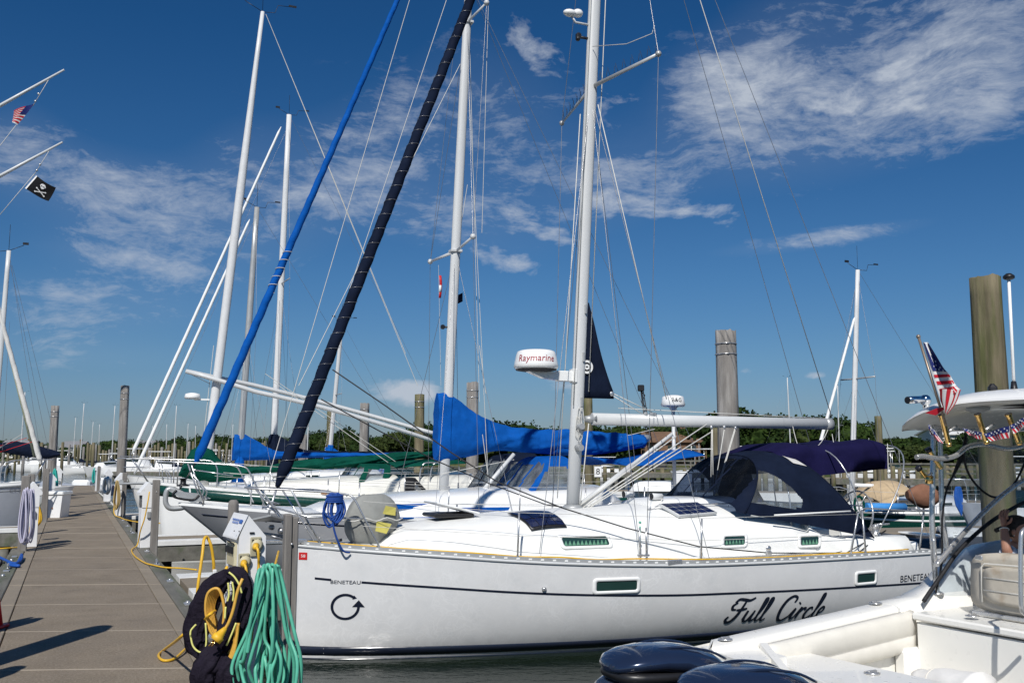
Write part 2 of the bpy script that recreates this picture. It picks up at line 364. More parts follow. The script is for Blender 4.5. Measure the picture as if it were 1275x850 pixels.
BLUE = mat('royal_blue_canvas', (.004, .085, .36), .85, var=.14, vs=4, bump=.75, bs=8)
GREENC = mat('green_canvas', (.003, .062, .042), .85, var=.25, vs=3, bump=.6, bs=7)
BLACK = mat('black_plastic', (.015, .015, .017), .4, var=.2)
DARK = mat('dark_grille', (.03, .03, .035), .6)
GELDK = mat('dark_band', (.012, .016, .03), .2, coat=.3)
GREENG = mat('dark_green_paint', (.006, .05, .038), .25, coat=.3)
PED = mat('pedestal_white', (.80, .80, .80), .45, var=.04, vs=4, col2=(.62, .61, .58), mask=(.62, .8, 9))
YELC = mat('yellow_cord', (.72, .42, .03), .45, var=.12, vs=12)
ORNG = mat('orange_cord', (.75, .33, .02), .5)
GRNH = mat('green_hose', (.10, .43, .30), .42, var=.1, vs=14)
TEAL = mat('teal_hose', (.03, .38, .33), .5)
GOLD = mat('gold_anodised', (.86, .56, .20), .2, metal=1., var=.05)
RED = mat('red_paint', (.55, .02, .02), .45)
SKIN = mat('skin', (.36, .18, .12), .5, var=.06, vs=8)
HAIR = mat('dark_hair', (.018, .011, .008), .6, var=.3, vs=30, bump=.6, bs=60)
GLASSDK = mat('dark_glass', (.012, .03, .03), .05, coat=.5)
TEALG = mat('tinted_window', (.018, .048, .042), .06, coat=.5)
CURT = mat('green_curtain', (.11, .27, .18), .9)
VINYL = glassy('clear_vinyl', (.80, .85, .90), .88, .12, .25)
VINYLD = glassy('smoked_vinyl', (.50, .56, .64), .8, .1, .3)
WOODG = mat('weathered_piling', (.22, .205, .19), .9, var=.3, vs=7, stretch=(1, 1, .12), bump=.8, bs=18, col2=(.33, .315, .295), mask=(.45, .6, 5))
WOODM = mat('mossy_piling', (.175, .150, .098), .9, var=.35, vs=7, stretch=(1, 1, .12), bump=.8, bs=18, col2=(.115, .120, .055), mask=(.45, .62, 4))
WOODT = mat('teak', (.30, .15, .06), .6, var=.2, stretch=(.2, 1, 1))
PLANK = mat('grey_timber', (.15, .145, .125), .9, var=.3, vs=5, stretch=(1, .15, 1), bump=.6, bs=14, col2=(.10, .115, .075), mask=(.5, .65, 3))
WPAINT = mat('white_painted_timber', (.72, .72, .70), .6, var=.08, vs=4, col2=(.45, .44, .40), mask=(.62, .8, 6))
# ================================================================ water
def water():
    m = bpy.data.materials.new('harbour_water'); m.use_nodes = True; t = m.node_tree; L = t.links.new; b = t.nodes['Principled BSDF']
    b.inputs['Base Color'].default_value = (.010, .017, .011, 1); b.inputs['Roughness'].default_value = .07; b.inputs['IOR'].default_value = 1.33; b.inputs['Specular IOR Level'].default_value = .34
    tc = t.nodes.new('ShaderNodeTexCoord'); last = None
    sep = t.nodes.new('ShaderNodeSeparateXYZ'); L(tc.outputs['Object'], sep.inputs[0])
    ln = t.nodes.new('ShaderNodeVectorMath'); ln.operation = 'LENGTH'; L(tc.outputs['Object'], ln.inputs[0])
    far = t.nodes.new('ShaderNodeMapRange'); L(ln.outputs['Value'], far.inputs[0]); far.inputs[1].default_value = 20; far.inputs[2].default_value = 75
    for sc, st, ds, f in ((3.2, (1, 1.6, 1), .02, 0), (11, (1, 1.5, 1), .006, 0), (1.1, (1, 1.2, 1), .10, 1), (.28, (1, 1.3, 1), .35, 1)):
        mp = t.nodes.new('ShaderNodeMapping'); mp.inputs['Scale'].default_value = st; L(tc.outputs['Object'], mp.inputs[0])
        n = t.nodes.new('ShaderNodeTexNoise'); n.inputs['Scale'].default_value = sc; n.inputs['Detail'].default_value = 4; L(mp.outputs[0], n.inputs['Vector'])
        bp = t.nodes.new('ShaderNodeBump'); bp.inputs['Distance'].default_value = ds; L(n.outputs[0], bp.inputs['Height'])
        if f: 
            q = t.nodes.new('ShaderNodeMath'); q.operation = 'MULTIPLY_ADD'; L(far.outputs[0], q.inputs[0]); q.inputs[1].default_value = .85; q.inputs[2].default_value = .06; L(q.outputs[0], bp.inputs['Strength'])
        else: bp.inputs['Strength'].default_value = .55
        if last: L(last, bp.inputs['Normal'])
        last = bp.outputs[0]
    L(last, b.inputs['Normal'])
    return m
mb = MB(); X = [-2500, -400, -60, 60, 400, 2500]; Y = [-60, 0, 60, 400, 2600]
vs = [V((x, y, 0)) for y in Y for x in X]; mb.add(vs, [(j*6+i, j*6+i+1, j*6+i+7, j*6+i+6) for j in range(4) for i in range(5)])
struct('water', mb, water())
# ================================================================ far shore (land sheet that reaches the horizon)
SH = [(-700, 470), (-330, 430), (-200, 400), (-105, 330), (-60, 270), (-12, 215), (25, 165), (52, 140), (85, 136), (130, 120), (220, 80), (500, 20)]
def shore_y(x): return sinterp(x, [p[0] for p in SH], [p[1] for p in SH])
def land_h(x, d):     # d = metres inland
    bank = min(1, max(0, (d+1)/5)); k = interp(x, [-400, -60, 20, 60, 200], [.35, .5, .9, 1.1, 1.4])
    return -.6+bank*1.3+k*6*(1-exp(-max(0, d-8)/60.))+.25*noise.noise(V((x*.05, d*.08, 0)))
rings = []
for d in (-3, -1, .5, 2, 4, 8, 14, 22, 34, 50, 80, 130, 260, 600, 2200):
    rings.append([V((x, shore_y(x)+d, land_h(x, d) if d < 700 else 12)) for x in [-1600, -700]+list(range(-600, 241, 12))+[300, 400, 600, 1500]])
mb = MB(); mb.loft(rings, False, False, True)
LAND = mat('marsh_grass', (.075, .095, .03), .95, var=.3, vs=.12, bump=.5, bs=3, col2=(.13, .105, .06), mask=(.5, .62, .25))
struct('far_shore', mb, LAND)
# ================================================================ trees: tapered trunk + crown of leaf clumps
LEAF = [mat('foliage_%s' % n, c, .75, var=.5, vs=.7, col2=c2, mask=(.45, .62, 1.6)) for n, c, c2 in
        (('dark', (.014, .028, .008), (.028, .05, .012)), ('mid', (.020, .038, .009), (.04, .065, .014)), ('olive', (.028, .042, .012), (.05, .065, .018)))]
BARK = mat('bark', (.07, .055, .04), .95, var=.3)
def tree(seed, h, w, leafmat, label, n=420):
    rnd = random.Random(seed); t = thing('broadleaf_tree', label, 'tree')
    tr = MB(); tr.tube([(0, 0, -1), (.1, 0, h*.25), (-.1, .1, h*.6)], [w*.05, w*.04, w*.02], 7)
    lobes = []
    for i in range(9):
        a = rnd.random()*6.28; r = w*.5*rnd.uniform(.15, .75); z = h*rnd.uniform(.38, .86); lobes.append((V((cos(a)*r, sin(a)*r, z)), w*rnd.uniform(.2, .33)))
        tr.tube([(0, 0, h*.3), V((cos(a)*r*.5, sin(a)*r*.5, z*.75)), V((cos(a)*r, sin(a)*r, z))], [w*.018, w*.012, w*.005], 5)
    lobes.append((V((0, 0, h*.8)), w*.27))
    tr.build('trunk', BARK, t); cr = MB()
    for i in range(n):
        c, r = rnd.choice(lobes); u = V((rnd.gauss(0, 1), rnd.gauss(0, 1), rnd.gauss(0, .8))).normalized(); p = c+u*r*rnd.uniform(.72, 1.12)
        s = w*rnd.uniform(.022, .05)
        for q in range(3):
            e = p+V((rnd.uniform(-1, 1), rnd.uniform(-1, 1), rnd.uniform(-1, 1)))*s*1.6
            ax = V((rnd.uniform(-1, 1), rnd.uniform(-1, 1), rnd.uniform(-.2, 1))).normalized(); b1 = ax.orthogonal().normalized(); b2 = ax.cross(b1)
            cr.add([e+b1*s, e+b2*s*.8, e-b1*s, e-b2*s*.8], [(0, 1, 2, 3)])
    # dark inner mass so that the crown is dense with gaps only near its rim
    for c, r in lobes:
        g = []
        for i in range(1, 6):
            g.append([c+V((sin(pi*i/6)*cos(k*pi/4), sin(pi*i/6)*sin(k*pi/4), cos(pi*i/6)*.85))*r*(.86+.3*noise.noise(c+V((i, k, seed))*1.7)) for k in range(8)])
        cr.loft(g, True, True, False)
    o = cr.build('crown', leafmat, t, recalc=False)
    for p in o.data.polygons: p.use_smooth = False
    return t
protos = [tree(i, 10, w, LEAF[i % 3], 'x', 520) for i, w in enumerate((9, 11, 10, 12, 8))]
TREES_G = 'broadleaf trees along the far shore'
# px at the crown, top py, distance, width factor
def place_trees():
    rnd = random.Random(11); spots = []
    # skyline measured off the photograph: (px, top py)
    SK = [(-60, 548), (0, 548), (60, 552), (100, 553), (130, 549), (185, 547), (215, 548), (235, 545), (262, 543), (300, 545), (340, 541), (380, 541), (425, 537), (470, 541), (500, 535), (530, 528), (560, 542), (600, 545), (632, 516), (660, 540), (700, 530), (760, 534), (800, 528), (850, 528), (905, 515), (935, 513), (975, 518), (1010, 522), (1040, 517), (1062, 524), (1085, 545), (1118, 547), (1150, 545), (1180, 552), (1215, 535), (1250, 530), (1300, 530)]
    x = -70
    while x < 1330:
        a = ray(x, 560); t = 100.; 
        for _ in range(600):          # walk out along the line of sight to the shore
            if a.x/a.y*t > -2000 and t > shore_y(a.x/a.y*t)+rnd.uniform(12, 16): break
            t += 2
        top = interp(x, [s[0] for s in SK], [s[1] for s in SK])
        spots.append((x, top+rnd.uniform(-1.5, 2.5), t+rnd.uniform(0, 10)))
        spots.append((x+rnd.uniform(-6, 6), top+rnd.uniform(3, 8), t+rnd.uniform(-9, -4)))
        x += rnd.uniform(15, 23)*(1+.35*(x > 560))
    return spots
tspots = place_trees()
used = [False]*5
kinds = ['round dark green', 'spreading dark green', 'olive green', 'broad bushy', 'narrow tall']
def seen_by(px):      # what a far tree stands behind or beside, so that a label finds it
    for lim, w in ((20, 'behind the far left sloop'), (75, 'behind the left navy boom cover'), (112, 'above the walkway end'), (150, 'just left of the tall piling'), (195, 'just right of the tall piling'), (250, 'under the slanting white sails'), (300, 'beside the green cover peak'), (345, 'between the two slim masts'), (400, 'behind the navy headsail'), (460, 'behind the wishbone poles'), (540, 'left of the blue sail cover'), (620, 'behind the blue sail cover'), (700, 'just left of the big mast'), (800, 'right of the big mast'), (880, 'behind the white radar pole'), (960, 'right of the thick grey piling'), (1050, 'at the silver boom end'), (1110, 'right of the slim white mast'), (1180, 'left of the hardtop tip'), (1230, 'seen through the clear curtains'), (9999, 'right of the big mossy piling')):
        if px < lim: return w
cnt = {}
for i, (px, top, Y) in enumerate(tspots):
    k = random.Random(i*7+3).randrange(5); b = at(px, 560, Y); gz = max(.5, land_h(b.x, Y-shore_y(b.x))); hz = at(px, top, Y).z-gz
    if hz < 3: hz = 3.2
    o = protos[k] if not used[k] else copy_tree(protos[k]); used[k] = True
    o.location = (b.x, Y, gz-.2); o.rotation_euler.z = (i*1.7) % 6.28; wd = max(.55, min(hz/10*1.1, 1.9)); o.scale = (wd, wd, hz/10)
    w = seen_by(px); key = (kinds[k], w); cnt[key] = cnt.get(key, 0)+1
    o['label'] = kinds[k]+' tree '+w+('' if i % 2 == 0 else ' in front'); o['group'] = TREES_G; o['category'] = 'tree'
# understorey that reads as one hedge-like mass under the crowns
mb = MB(); rnd = random.Random(5)
for i in range(5200):
    x = rnd.uniform(-330, 120)*1.; d = rnd.uniform(7, 22); y = shore_y(x)+d; g = land_h(x, d); s = rnd.uniform(.35, .9)
    if abs(x/y) > .62: continue
    p = V((x, y, g+rnd.uniform(0, 3.2))); ax = V((rnd.uniform(-1, 1), rnd.uniform(-1, 1), rnd.uniform(0, 1))).normalized(); b1 = ax.orthogonal().normalized(); b2 = ax.cross(b1)
    mb.add([p+b1*s, p+b2*s, p-b1*s, p-b2*s], [(0, 1, 2, 3)])
o = mb.build('undergrowth', LEAF[0], None, False); o['kind'] = 'stuff'; tag(o, 'dense dark undergrowth beneath the shore trees', 'undergrowth')
# ================================================================ houses on the shore
HW = mat('clapboard_white', (.72, .72, .70), .7); HR = mat('grey_shingle', (.22, .22, .23), .9, var=.2, vs=1); HB = mat('brown_shingle', (.17, .10, .06), .9, var=.2, vs=1); HT = mat('tan_siding', (.38, .32, .25), .8)
def house(px, pyb, Y, w, h, roofh, wall, roof, label, dep=9, rz=0., floors=2, deck=False):
    b = at(px, pyb, Y); t = thing('shore_house', label, 'house', (b.x, Y, b.z), rz)
    MB().box((0, dep/2, h/2), (w, dep, h)).box((0, dep/2, -1.5), (w-.1, dep-.1, 3)).build('wall', wall, t)
    r = MB(); r.prism([(-w/2-.4, -.5, h+.01), (w/2+.4, -.5, h+.01), (w/2+.4, dep/2, h+roofh), (-w/2-.4, dep/2, h+roofh)], (0, 0, .25)); r.prism([(-w/2-.4, dep+.5, h+.01), (w/2+.4, dep+.5, h+.01), (w/2+.4, dep/2, h+roofh), (-w/2-.4, dep/2, h+roofh)], (0, 0, .25))
    for s in (-1, 1): r.prism([(s*w/2-.05, 0, h), (s*w/2-.05, dep, h), (s*w/2-.05, dep/2, h+roofh-.05)], (.1, 0, 0))
    ro = r.build('roof', roof, t); MB().box((w*.22, dep/2, h+roofh+.3), (.8, .8, 1.4)).build('chimney', HB, ro)
    nw = max(3, int(w/2.6))
    for f in range(floors):
        for i in range(nw):
            x = -w/2+(i+.5)*w/nw; z = h*(f+.5)/floors
            wn = MB().box((x, -.04, z), (w/nw*.52, .06, h/floors*.5)).build('window', GLASSDK, t)
            MB().box((x, -.09, z), (w/nw*.05, .04, h/floors*.5)).box((x, -.09, z), (w/nw*.52, .04, .07)).build('frame', HW, wn)
    if deck:
        d = MB().box((0, -1.2, h/2-.1), (w*1.15, 2.4, .2))
        for i in range(7): d.box((-w*.57+i*w*.19, -2.3, h/2-1.4), (.18, .18, 2.8)); d.box((-w*.57+i*w*.19, -2.3, h/2+.45), (.1, .1, 1))
        d.box((0, -2.3, h/2+.95), (w*1.15, .1, .1)); d.build('deck', HB, t)
    return t
house(198, 570, 375, 18, 4, 2.5, HT, HR, 'tan waterfront house with grey gable roof behind the dockside, left of the blue furled sail', rz=.1)
house(229, 570, 372, 10, 4, 2.5, HW, HR, 'white shore house with grey roof directly beside the blue furled sail')
house(88, 569, 405, 9, 4, 2.5, HW, HR, 'white shore house seen just above the dock end')
house(285, 570, 345, 7, 3, 2, HW, HR, 'small white house among trees between the masts')
house(20, 567, 425, 14, 4, 2.5, HW, HR, 'long low white house at the far left shore')
house(838, 583, 158, 9, 4.2, 1.6, HB, HB, 'brown shingled house with a raised deck behind the radar pole', deck=True, rz=-.1)
house(1207, 583, 160, 9, 5.5, 1.0, HW, HW, 'white two storey house with balconies seen through the clear curtain', deck=True)
house(1135, 588, 170, 4, 3, 1.2, HW, HR, 'small white cottage left of the hardtop supports')
house(570, 580, 230, 12, 3, 2, HT, HR, 'low tan boathouse behind the thick end of the blue sail cover')
# ================================================================ pilings
def piling(px, ptop, pbot, dia_px, Y, m, label, lean=0., bands=True, group='tall mooring pilings'):
    """round timber pile driven into the harbour bed: measured top, its width and distance"""
    r = dia_px*Y/1200/2; b = at(px, pbot, Y); top = at(px, ptop, Y).z; t = thing('mooring_piling', label, 'piling', (b.x, Y, 0), 0, group)
    mb = MB(); rings = []; n = 28; sd = px*.37; nz = 22
    for j in range(nz+1):
        z = -1.2+(top+1.2)*j/nz; tp = r*(1.08-.1*j/nz)
        rings.append([V((lean*z+cos(2*pi*k/n)*tp*(1+.06*noise.noise(V((k*1.3, z*.35, sd)))+.025*sin(k*3+sd)-(.07 if k % 7 == int(sd) % 7 else 0)), sin(2*pi*k/n)*tp*(1+.06*noise.noise(V((k*1.3, z*.35, sd)))-(.07 if k % 7 == int(sd) % 7 else 0)), z+(.05*noise.noise(V((k*.8, sd, 2))) if j == nz else 0))) for k in range(n)])
    mb.loft(rings, True, True, True); pass
    mb.build('pile', m, t)
    if bands:
        for dz in (.25, .45): MB().tube([V((lean*top+cos(a)*r*1.02, sin(a)*r*1.02, top-dz)) for a in [2*pi*k/20 for k in range(20)]], .012, 5, closed=True).build('steel_band', STEEL, t)
    return t
piling(151, 480, 585, 10.5, 32, WOODG, 'tall grey piling beyond the end of the walkway, right of the dock', bands=True)
piling(64.5, 505, 582, 10, 40, WOODG, 'tall grey piling left of the dock by the navy boom cover')
piling(453, 502, 570, 11.5, 40, WOODG, 'grey cracked piling behind the wishbone poles')
piling(521, 491, 620, 12, 34, WOODM, 'greenish piling just left of the thick end of the blue sail cover')
piling(587.5, 476, 650, 15, 29, WOODG, 'grey banded piling rising behind the blue sail cover')
piling(909.5, 412, 650, 26, 18.3, WOODG, 'thick grey piling with two steel bands above the silver boom')
piling(893, 533, 620, 9, 42, WOODM, 'mossy piling close left of the thick grey banded one', bands=False)
piling(1242, 346, 610, 38, 15.2, WOODM, 'thickest mossy piling, standing behind the white hardtop', lean=.0, bands=False)
piling(1098.5, 518, 640, 8.5, 52, WOODM, 'thin mossy piling at the end of the navy boom cover', bands=False)
piling(733, 496, 600, 11, 35, WOODM, 'greenish piling hidden behind the big mast', bands=False)
piling(410, 512, 590, 8.5, 46, WOODM, 'thin mossy piling beside the slim mast with a blue sock', bands=False)
piling(376, 541, 600, 10, 34, WOODG, 'grey piling right behind the navy furled headsail', bands=False)
# ================================================================ the walkway dock
DF = Frame((-4.07, 9.57, 0), radians(24.4)); DZ = .8
CONC = mat('walkway_concrete', (.208, .168, .122), .92, var=.12, vs=1.3, bump=.5, bs=260, col2=(.275, .232, .18), mask=(.46, .60, 45), det=8)
def stains(m):
    t = m.node_tree; L = t.links.new; b = t.nodes['Principled BSDF']; src = b.inputs['Base Color'].links[0].from_socket; tc = t.nodes.new('ShaderNodeTexCoord')
    n = t.nodes.new('ShaderNodeTexNoise'); n.inputs['Scale'].default_value = 2.2; n.inputs['Detail'].default_value = 9; n.inputs['Roughness'].default_value = .7; L(tc.outputs['Object'], n.inputs['Vector'])
    r = t.nodes.new('ShaderNodeMapRange'); L(n.outputs[0], r.inputs[0]); r.inputs[1].default_value = .56; r.inputs[2].default_value = .68; r.inputs[3].default_value = 1; r.inputs[4].default_value = .80
    v = t.nodes.new('ShaderNodeTexVoronoi'); v.inputs['Scale'].default_value = 1.9; L(tc.outputs['Object'], v.inputs['Vector']); q = t.nodes.new('ShaderNodeMapRange'); L(v.outputs['Distance'], q.inputs[0]); q.inputs[1].default_value = .02; q.inputs[2].default_value = .05; q.inputs[3].default_value = 1.5; q.inputs[4].default_value = 1
    sp = t.nodes.new('ShaderNodeTexNoise'); sp.inputs['Scale'].default_value = 120; sp.inputs['Detail'].default_value = 2; L(tc.outputs['Object'], sp.inputs['Vector']); k = t.nodes.new('ShaderNodeMapRange'); L(sp.outputs[0], k.inputs[0]); k.inputs[1].default_value = .3; k.inputs[2].default_value = .7; k.inputs[3].default_value = .82; k.inputs[4].default_value = 1.18
    f = math_('MULTIPLY', math_('MULTIPLY', r.outputs[0], q.outputs[0], nt=t), k.outputs[0], nt=t)
    mu = t.nodes.new('ShaderNodeVectorMath'); mu.operation = 'SCALE'; L(src, mu.inputs[0]); L(f, mu.inputs['Scale']); L(mu.outputs[0], b.inputs['Base Color'])
stains(CONC)
CONC2 = mat('walkway_margin', (.255, .215, .165), .92, var=.1, vs=1.6, bump=.4, bs=240)
def dpt(c, s, z): return DF.M @ V((c, s, z))
LEN = 49.4
t = thing('walkway_dock', 'long tan concrete topped walkway dock running away to the far end', 'dock', DF.loc, DF.rz); t['kind'] = 'structure'; del t['category']; del t['label']
mb = MB(); mg = MB(); sc = -11.
rnd = random.Random(3)
while sc < LEN:
    l = 1.85; e = min(LEN, sc+l)-.02
    mb.box((rnd.uniform(-.004, .004), (sc+e)/2, DZ-.055+rnd.uniform(-.003, .003)), (1.50, e-sc-.008, .11), b=.006)
    for sg in (-1, 1): mg.box((sg*.84, (sc+e)/2, DZ-.058), (.16, e-sc-.004, .11), b=.006)
    sc += l
jb = MB(); js = -11.
while js < LEN: jb.box((0, js-.012, DZ-.001), (1.50, .016, .006)); js += l
for i_, v_ in enumerate(jb.v): jb.v[i_] = V((v_.x, v_.y-.38*v_.x, v_.z))
jb.build('joint_strip', mat('pale_joint', (.36, .31, .25), .9), t)
for q_ in (mb, mg):
    for i_, v_ in enumerate(q_.v): q_.v[i_] = V((v_.x, v_.y-.38*v_.x, v_.z))
mb.build('deck_slab', CONC, t); mg.build('slab_margin', CONC2, t)
MB().box((0, (LEN-11)/2, DZ-.2), (1.7, LEN+11, .2)).build('underframe', PLANK, t)
mb = MB(); hb = MB()
for sg in (-1, 1):
    mb.box((sg*1.03, (LEN-11)/2, DZ-.12), (.2, LEN+11, .24), b=.012); mb.box((sg*1.17, (LEN-11)/2, DZ-.2), (.06, LEN+11, .26), b=.01)
    for i in range(26): hb.ball((sg*1.05, -8+i*2.2+(.7 if sg > 0 else 0), DZ+.01), .03, 8); hb.box((sg*1.04, -7.4+i*2.2, DZ+.012), (.08, .16, .02), b=.004)
mb.build('stringer', PLANK, t); hb.build('bolts', STEEL, t)
mb = MB()
for i in range(14):
    for sg in (-.8, .8): mb.tube([(sg, -9+i*4.4, -.8), (sg, -9+i*4.4, DZ-.25)], .13, 8)
mb.build('support_piles', PLANK, t)
# landings and finger piers (level with the walkway, white edge boards)
def finger(s0, s1, c1, label, sgn=1, base=None, zz=DZ-.02, root=2.6):
    t = thing('finger_pier', label, 'pier', dpt(sgn*1.2, (s0+s1)/2, 0), DF.rz, 'finger piers off the walkway'); w = s1-s0
    def B(x0, x1, y0, y1, z0, z1): return ((sgn*(x0+x1)/2, (y0+y1)/2, (z0+z1)/2), (abs(x1-x0), y1-y0, z1-z0))
    m = MB(); m.box(*B(0.02, c1, -w*.16, w*.16, zz-.10, zz-.002), b=.005); m.build('deck_boards', CONC2, t)
    e = MB()
    for sg in (-1, 1): e.box(*B(0.02, c1, min(sg*w*.17, sg*w*.32), max(sg*w*.17, sg*w*.32), zz-.10, zz), b=.006)
    e.build('white_edge', WPAINT, t)
    e = MB()
    for sg in (-1, 1): e.box(*B(0.02, c1, min(sg*w*.26, sg*w*.31), max(sg*w*.26, sg*w*.31), zz-.42, zz-.105), b=.01)
    for i in range(4): e.tube([(sgn*(.4+i*(c1-.6)/3), -w*.2, -.8), (sgn*(.4+i*(c1-.6)/3), -w*.2, zz-.12)], .12, 8); e.tube([(sgn*(.4+i*(c1-.6)/3), w*.2, -.8), (sgn*(.4+i*(c1-.6)/3), w*.2, zz-.12)], .12, 8)
    e.build('beam', PLANK, t)
finger(1.9, 5.3, 2.0, 'short white edged landing between the front pedestal and the grey bow')
finger(10.0, 12.6, 9, 'white edged finger pier between the grey hull and the green striped hull')
finger(19, 21, 9, 'finger pier beside the third right hand pedestal')
finger(7.0, 8.6, 9, 'left finger pier nearest the camera, with white edge boards', -1)
finger(2.6, 3.9, 6, 'blue roped landing at the left edge of the picture', -1)
finger(15.2, 16.6, 9, 'left finger pier alongside the white sloop', -1)
# ================================================================ boat library (local frame: x aft from the bow, y away from the near side, z up from the water)
class Hull:
    def __init__(s, L, xs, bs, zx, zs, rake=0., tr=0., depth=.45, p=3., q=2., rk_pow=3):
        s.L = L; s.xs, s.bs, s.zx, s.zs = xs, bs, zx, zs; s.rake = rake; s.tr = tr; s.dp = depth; s.p = p; s.q = q; s.rp = rk_pow
    def b(s, u): return max(.012, sinterp(u, s.xs, s.bs))
    def z(s, u): return sinterp(u, s.zx, s.zs)
    def pt(s, u, z, side=-1, off=0.):
        zs = s.z(u); t = min(1, max(0, (zs-z)/(zs+s.dp)))
        y = s.b(u)*(1-t**s.p)**(1/s.q) * (1-.10*t*(1-u)); x = u*s.L+s.rake*t*(1-u)**s.rp-s.tr*t*u**8
        return V((x, side*(y+off), z))
    def u_of(s, x, z):
        lo, hi = 0., 1.
        for _ in range(26):
            m = (lo+hi)/2
            if s.pt(m, z).x < x: lo = m
            else: hi = m
        return (lo+hi)/2
    def surf(s, x, z, side=-1, off=.004): return s.pt(s.u_of(x, z), z, side, off)
    def shell(s, n=44, m=15):
        mb = MB(); U = [(i/n)**1.25 for i in range(n+1)]
        rings = []
        for u in U:
            zs = s.z(u); r = [s.pt(u, zs-(zs+s.dp)*(k/m), -1) for k in range(m+1)]; r2 = [V((p.x, -p.y, p.z)) for p in r[::-1]]
            rings.append(r+r2[1:] if abs(r[-1].y) < 1e-6 else r+r2)
        mb.loft(rings, False, False, True); mb.add(rings[-1], [list(range(len(rings[-1])))]); mb.add(rings[0], [list(range(len(rings[0])))[::-1]])
        return mb
    def deck(s, camber=.06, inset=.03, drop=.02, u0=.0, u1=1., n=44):
        mb = MB(); rings = []
        for i in range(n+1):
            u = u0+(u1-u0)*i/n; b = max(.01, s.b(u)-inset); zs = s.z(u)-drop
            rings.append([V((u*s.L, b*v, zs+camber*(1-v*v)*min(1, b))) for v in (-1, -.8, -.5, -.25, 0, .25, .5, .8, 1)])
        mb.loft(rings, False, False, True); return mb
    def band(s, ztop, zbot, u0=0., u1=1., n=44, off=.004, sides=(-1, 1), th=.012):
        """a strip lying on the hull between two heights (functions of u)"""
        mb = MB()
        for sd_ in sides:
            A = []; 
            for i in range(n+1):
                u = u0+(u1-u0)*i/n; a, b = ztop(u), zbot(u); A.append([s.pt(u, a, sd_, -.004), s.pt(u, a, sd_, off), s.pt(u, (a+b)/2, sd_, off), s.pt(u, b, sd_, off), s.pt(u, b, sd_, -.004)])
            mb.loft(A, False, False, True)
        return mb
    def rail(s, h=.06, w=.03, u0=0., u1=1., n=50, inset=.02, sides=(-1, 1), dz=0.):
        mb = MB()
        for sd_ in sides:
            R = []
            for i in range(n+1):
                u = u0+(u1-u0)*i/n; b = max(.012, s.b(u)-inset); x, z = u*s.L, s.z(u)+dz
                R.append([V((x, sd_*(b+w/2), z)), V((x, sd_*(b+w/2), z+h)), V((x, sd_*(b-w/2), z+h)), V((x, sd_*(b-w/2), z))])
            mb.loft(R, True, True, False)
        return mb
    def decal(s, mb, x, z, side=-1, off=.006, dirx=1.):
        """wrap flat x-z artwork onto the hull at (x, z)"""
        for i, p in enumerate(mb.v): mb.v[i] = s.surf(x+p.x*dirx, z+p.z, side, off)
        return mb
def arc(hw, zb, zt, n=16, k=2.4, x=0., xt=None, y0=0.):
    """superelliptic hoop from -hw to hw, base height zb, crown zt; leans from x at the base to xt at the crown"""
    xt = x if xt is None else xt; out = []
    for i in range(n+1):
        a = pi*i/n; c, s = cos(a), sin(a); yy = -abs(c)**(2/k)*(1 if c > 0 else -1)*hw; h = abs(s)**(2/k)
        out.append(V((x+(xt-x)*h, y0+yy, zb+(zt-zb)*h)))
    return out
def trunk(stations, n=16, k=3.6):
    """cabin trunk: list of (x, half width, base z, crown z)"""
    mb = MB(); mb.loft([arc(hw, zb, zt, n, k, x) for x, hw, zb, zt in stations], False, False, True)
    for st in (stations[0], stations[-1]):
        r = arc(st[1], st[2], st[3], n, k, st[0]); mb.add(r, [list(range(len(r)))])
    return mb
def wires(pairs, r=.004):
    mb = MB()
    for a, b in pairs: mb.tube([a, b], r, 5, cap=False)
    return mb
def spar(base, top, rf, ra=None, taper=.75, n=16, m=10):
    """oval section mast; rf = fore-aft radius"""
    base, top = V(base), V(top); ra = ra or rf*.62; rings = []
    for i in range(m+1):
        t = i/m; c = base.lerp(top, t); k = 1-(1-taper)*max(0, (t-.6)/.4)
        rings.append([c+V((cos(2*pi*j/n)*rf*k, sin(2*pi*j/n)*ra*k, 0)) for j in range(n)])
    return MB().loft(rings, True, True, True)
def furled(a, b, r0, r1, turns=26, n=16, seed=0, m=260):
    """sail rolled round its stay: fat low, thin high, with the slight spiral ridge of the sunstrip"""
    a, b = V(a), V(b); T = (b-a).normalized(); N1 = T.orthogonal().normalized(); N2 = T.cross(N1); rings = []
    for i in range(m+1):
        t = i/m; e = min(1, t/.03+.35, (1-t)/.02+.3); r = lerp(r0, r1, t)*e; ph = turns*2*pi*t
        rings.append([a.lerp(b, t)+(N1*cos(2*pi*k/n)+N2*sin(2*pi*k/n))*r*(1+.05*cos(2*pi*k/n-ph)+.07*noise.noise(V((t*45, 2*cos(2*pi*k/n-ph), 2*sin(2*pi*k/n-ph)+seed)))) for k in range(n)])
    return MB().loft(rings, True, True, True)
def spiral(a, b, r0, r1, turns, w, t0=0., t1=1., m=None, ph=0.):
    """thin cord wound round a furled sail"""
    a, b = V(a), V(b); T = (b-a).normalized(); N1 = T.orthogonal().normalized(); N2 = T.cross(N1); m = m or int(turns*(t1-t0)*14)+4; P = []
    for i in range(m+1):
        t = t0+(t1-t0)*i/m; r = lerp(r0, r1, t)*1.07+w*.3; q = turns*2*pi*t+ph; P.append(a.lerp(b, t)+(N1*cos(q)+N2*sin(q))*r)
    return MB().tube(P, w, 5)
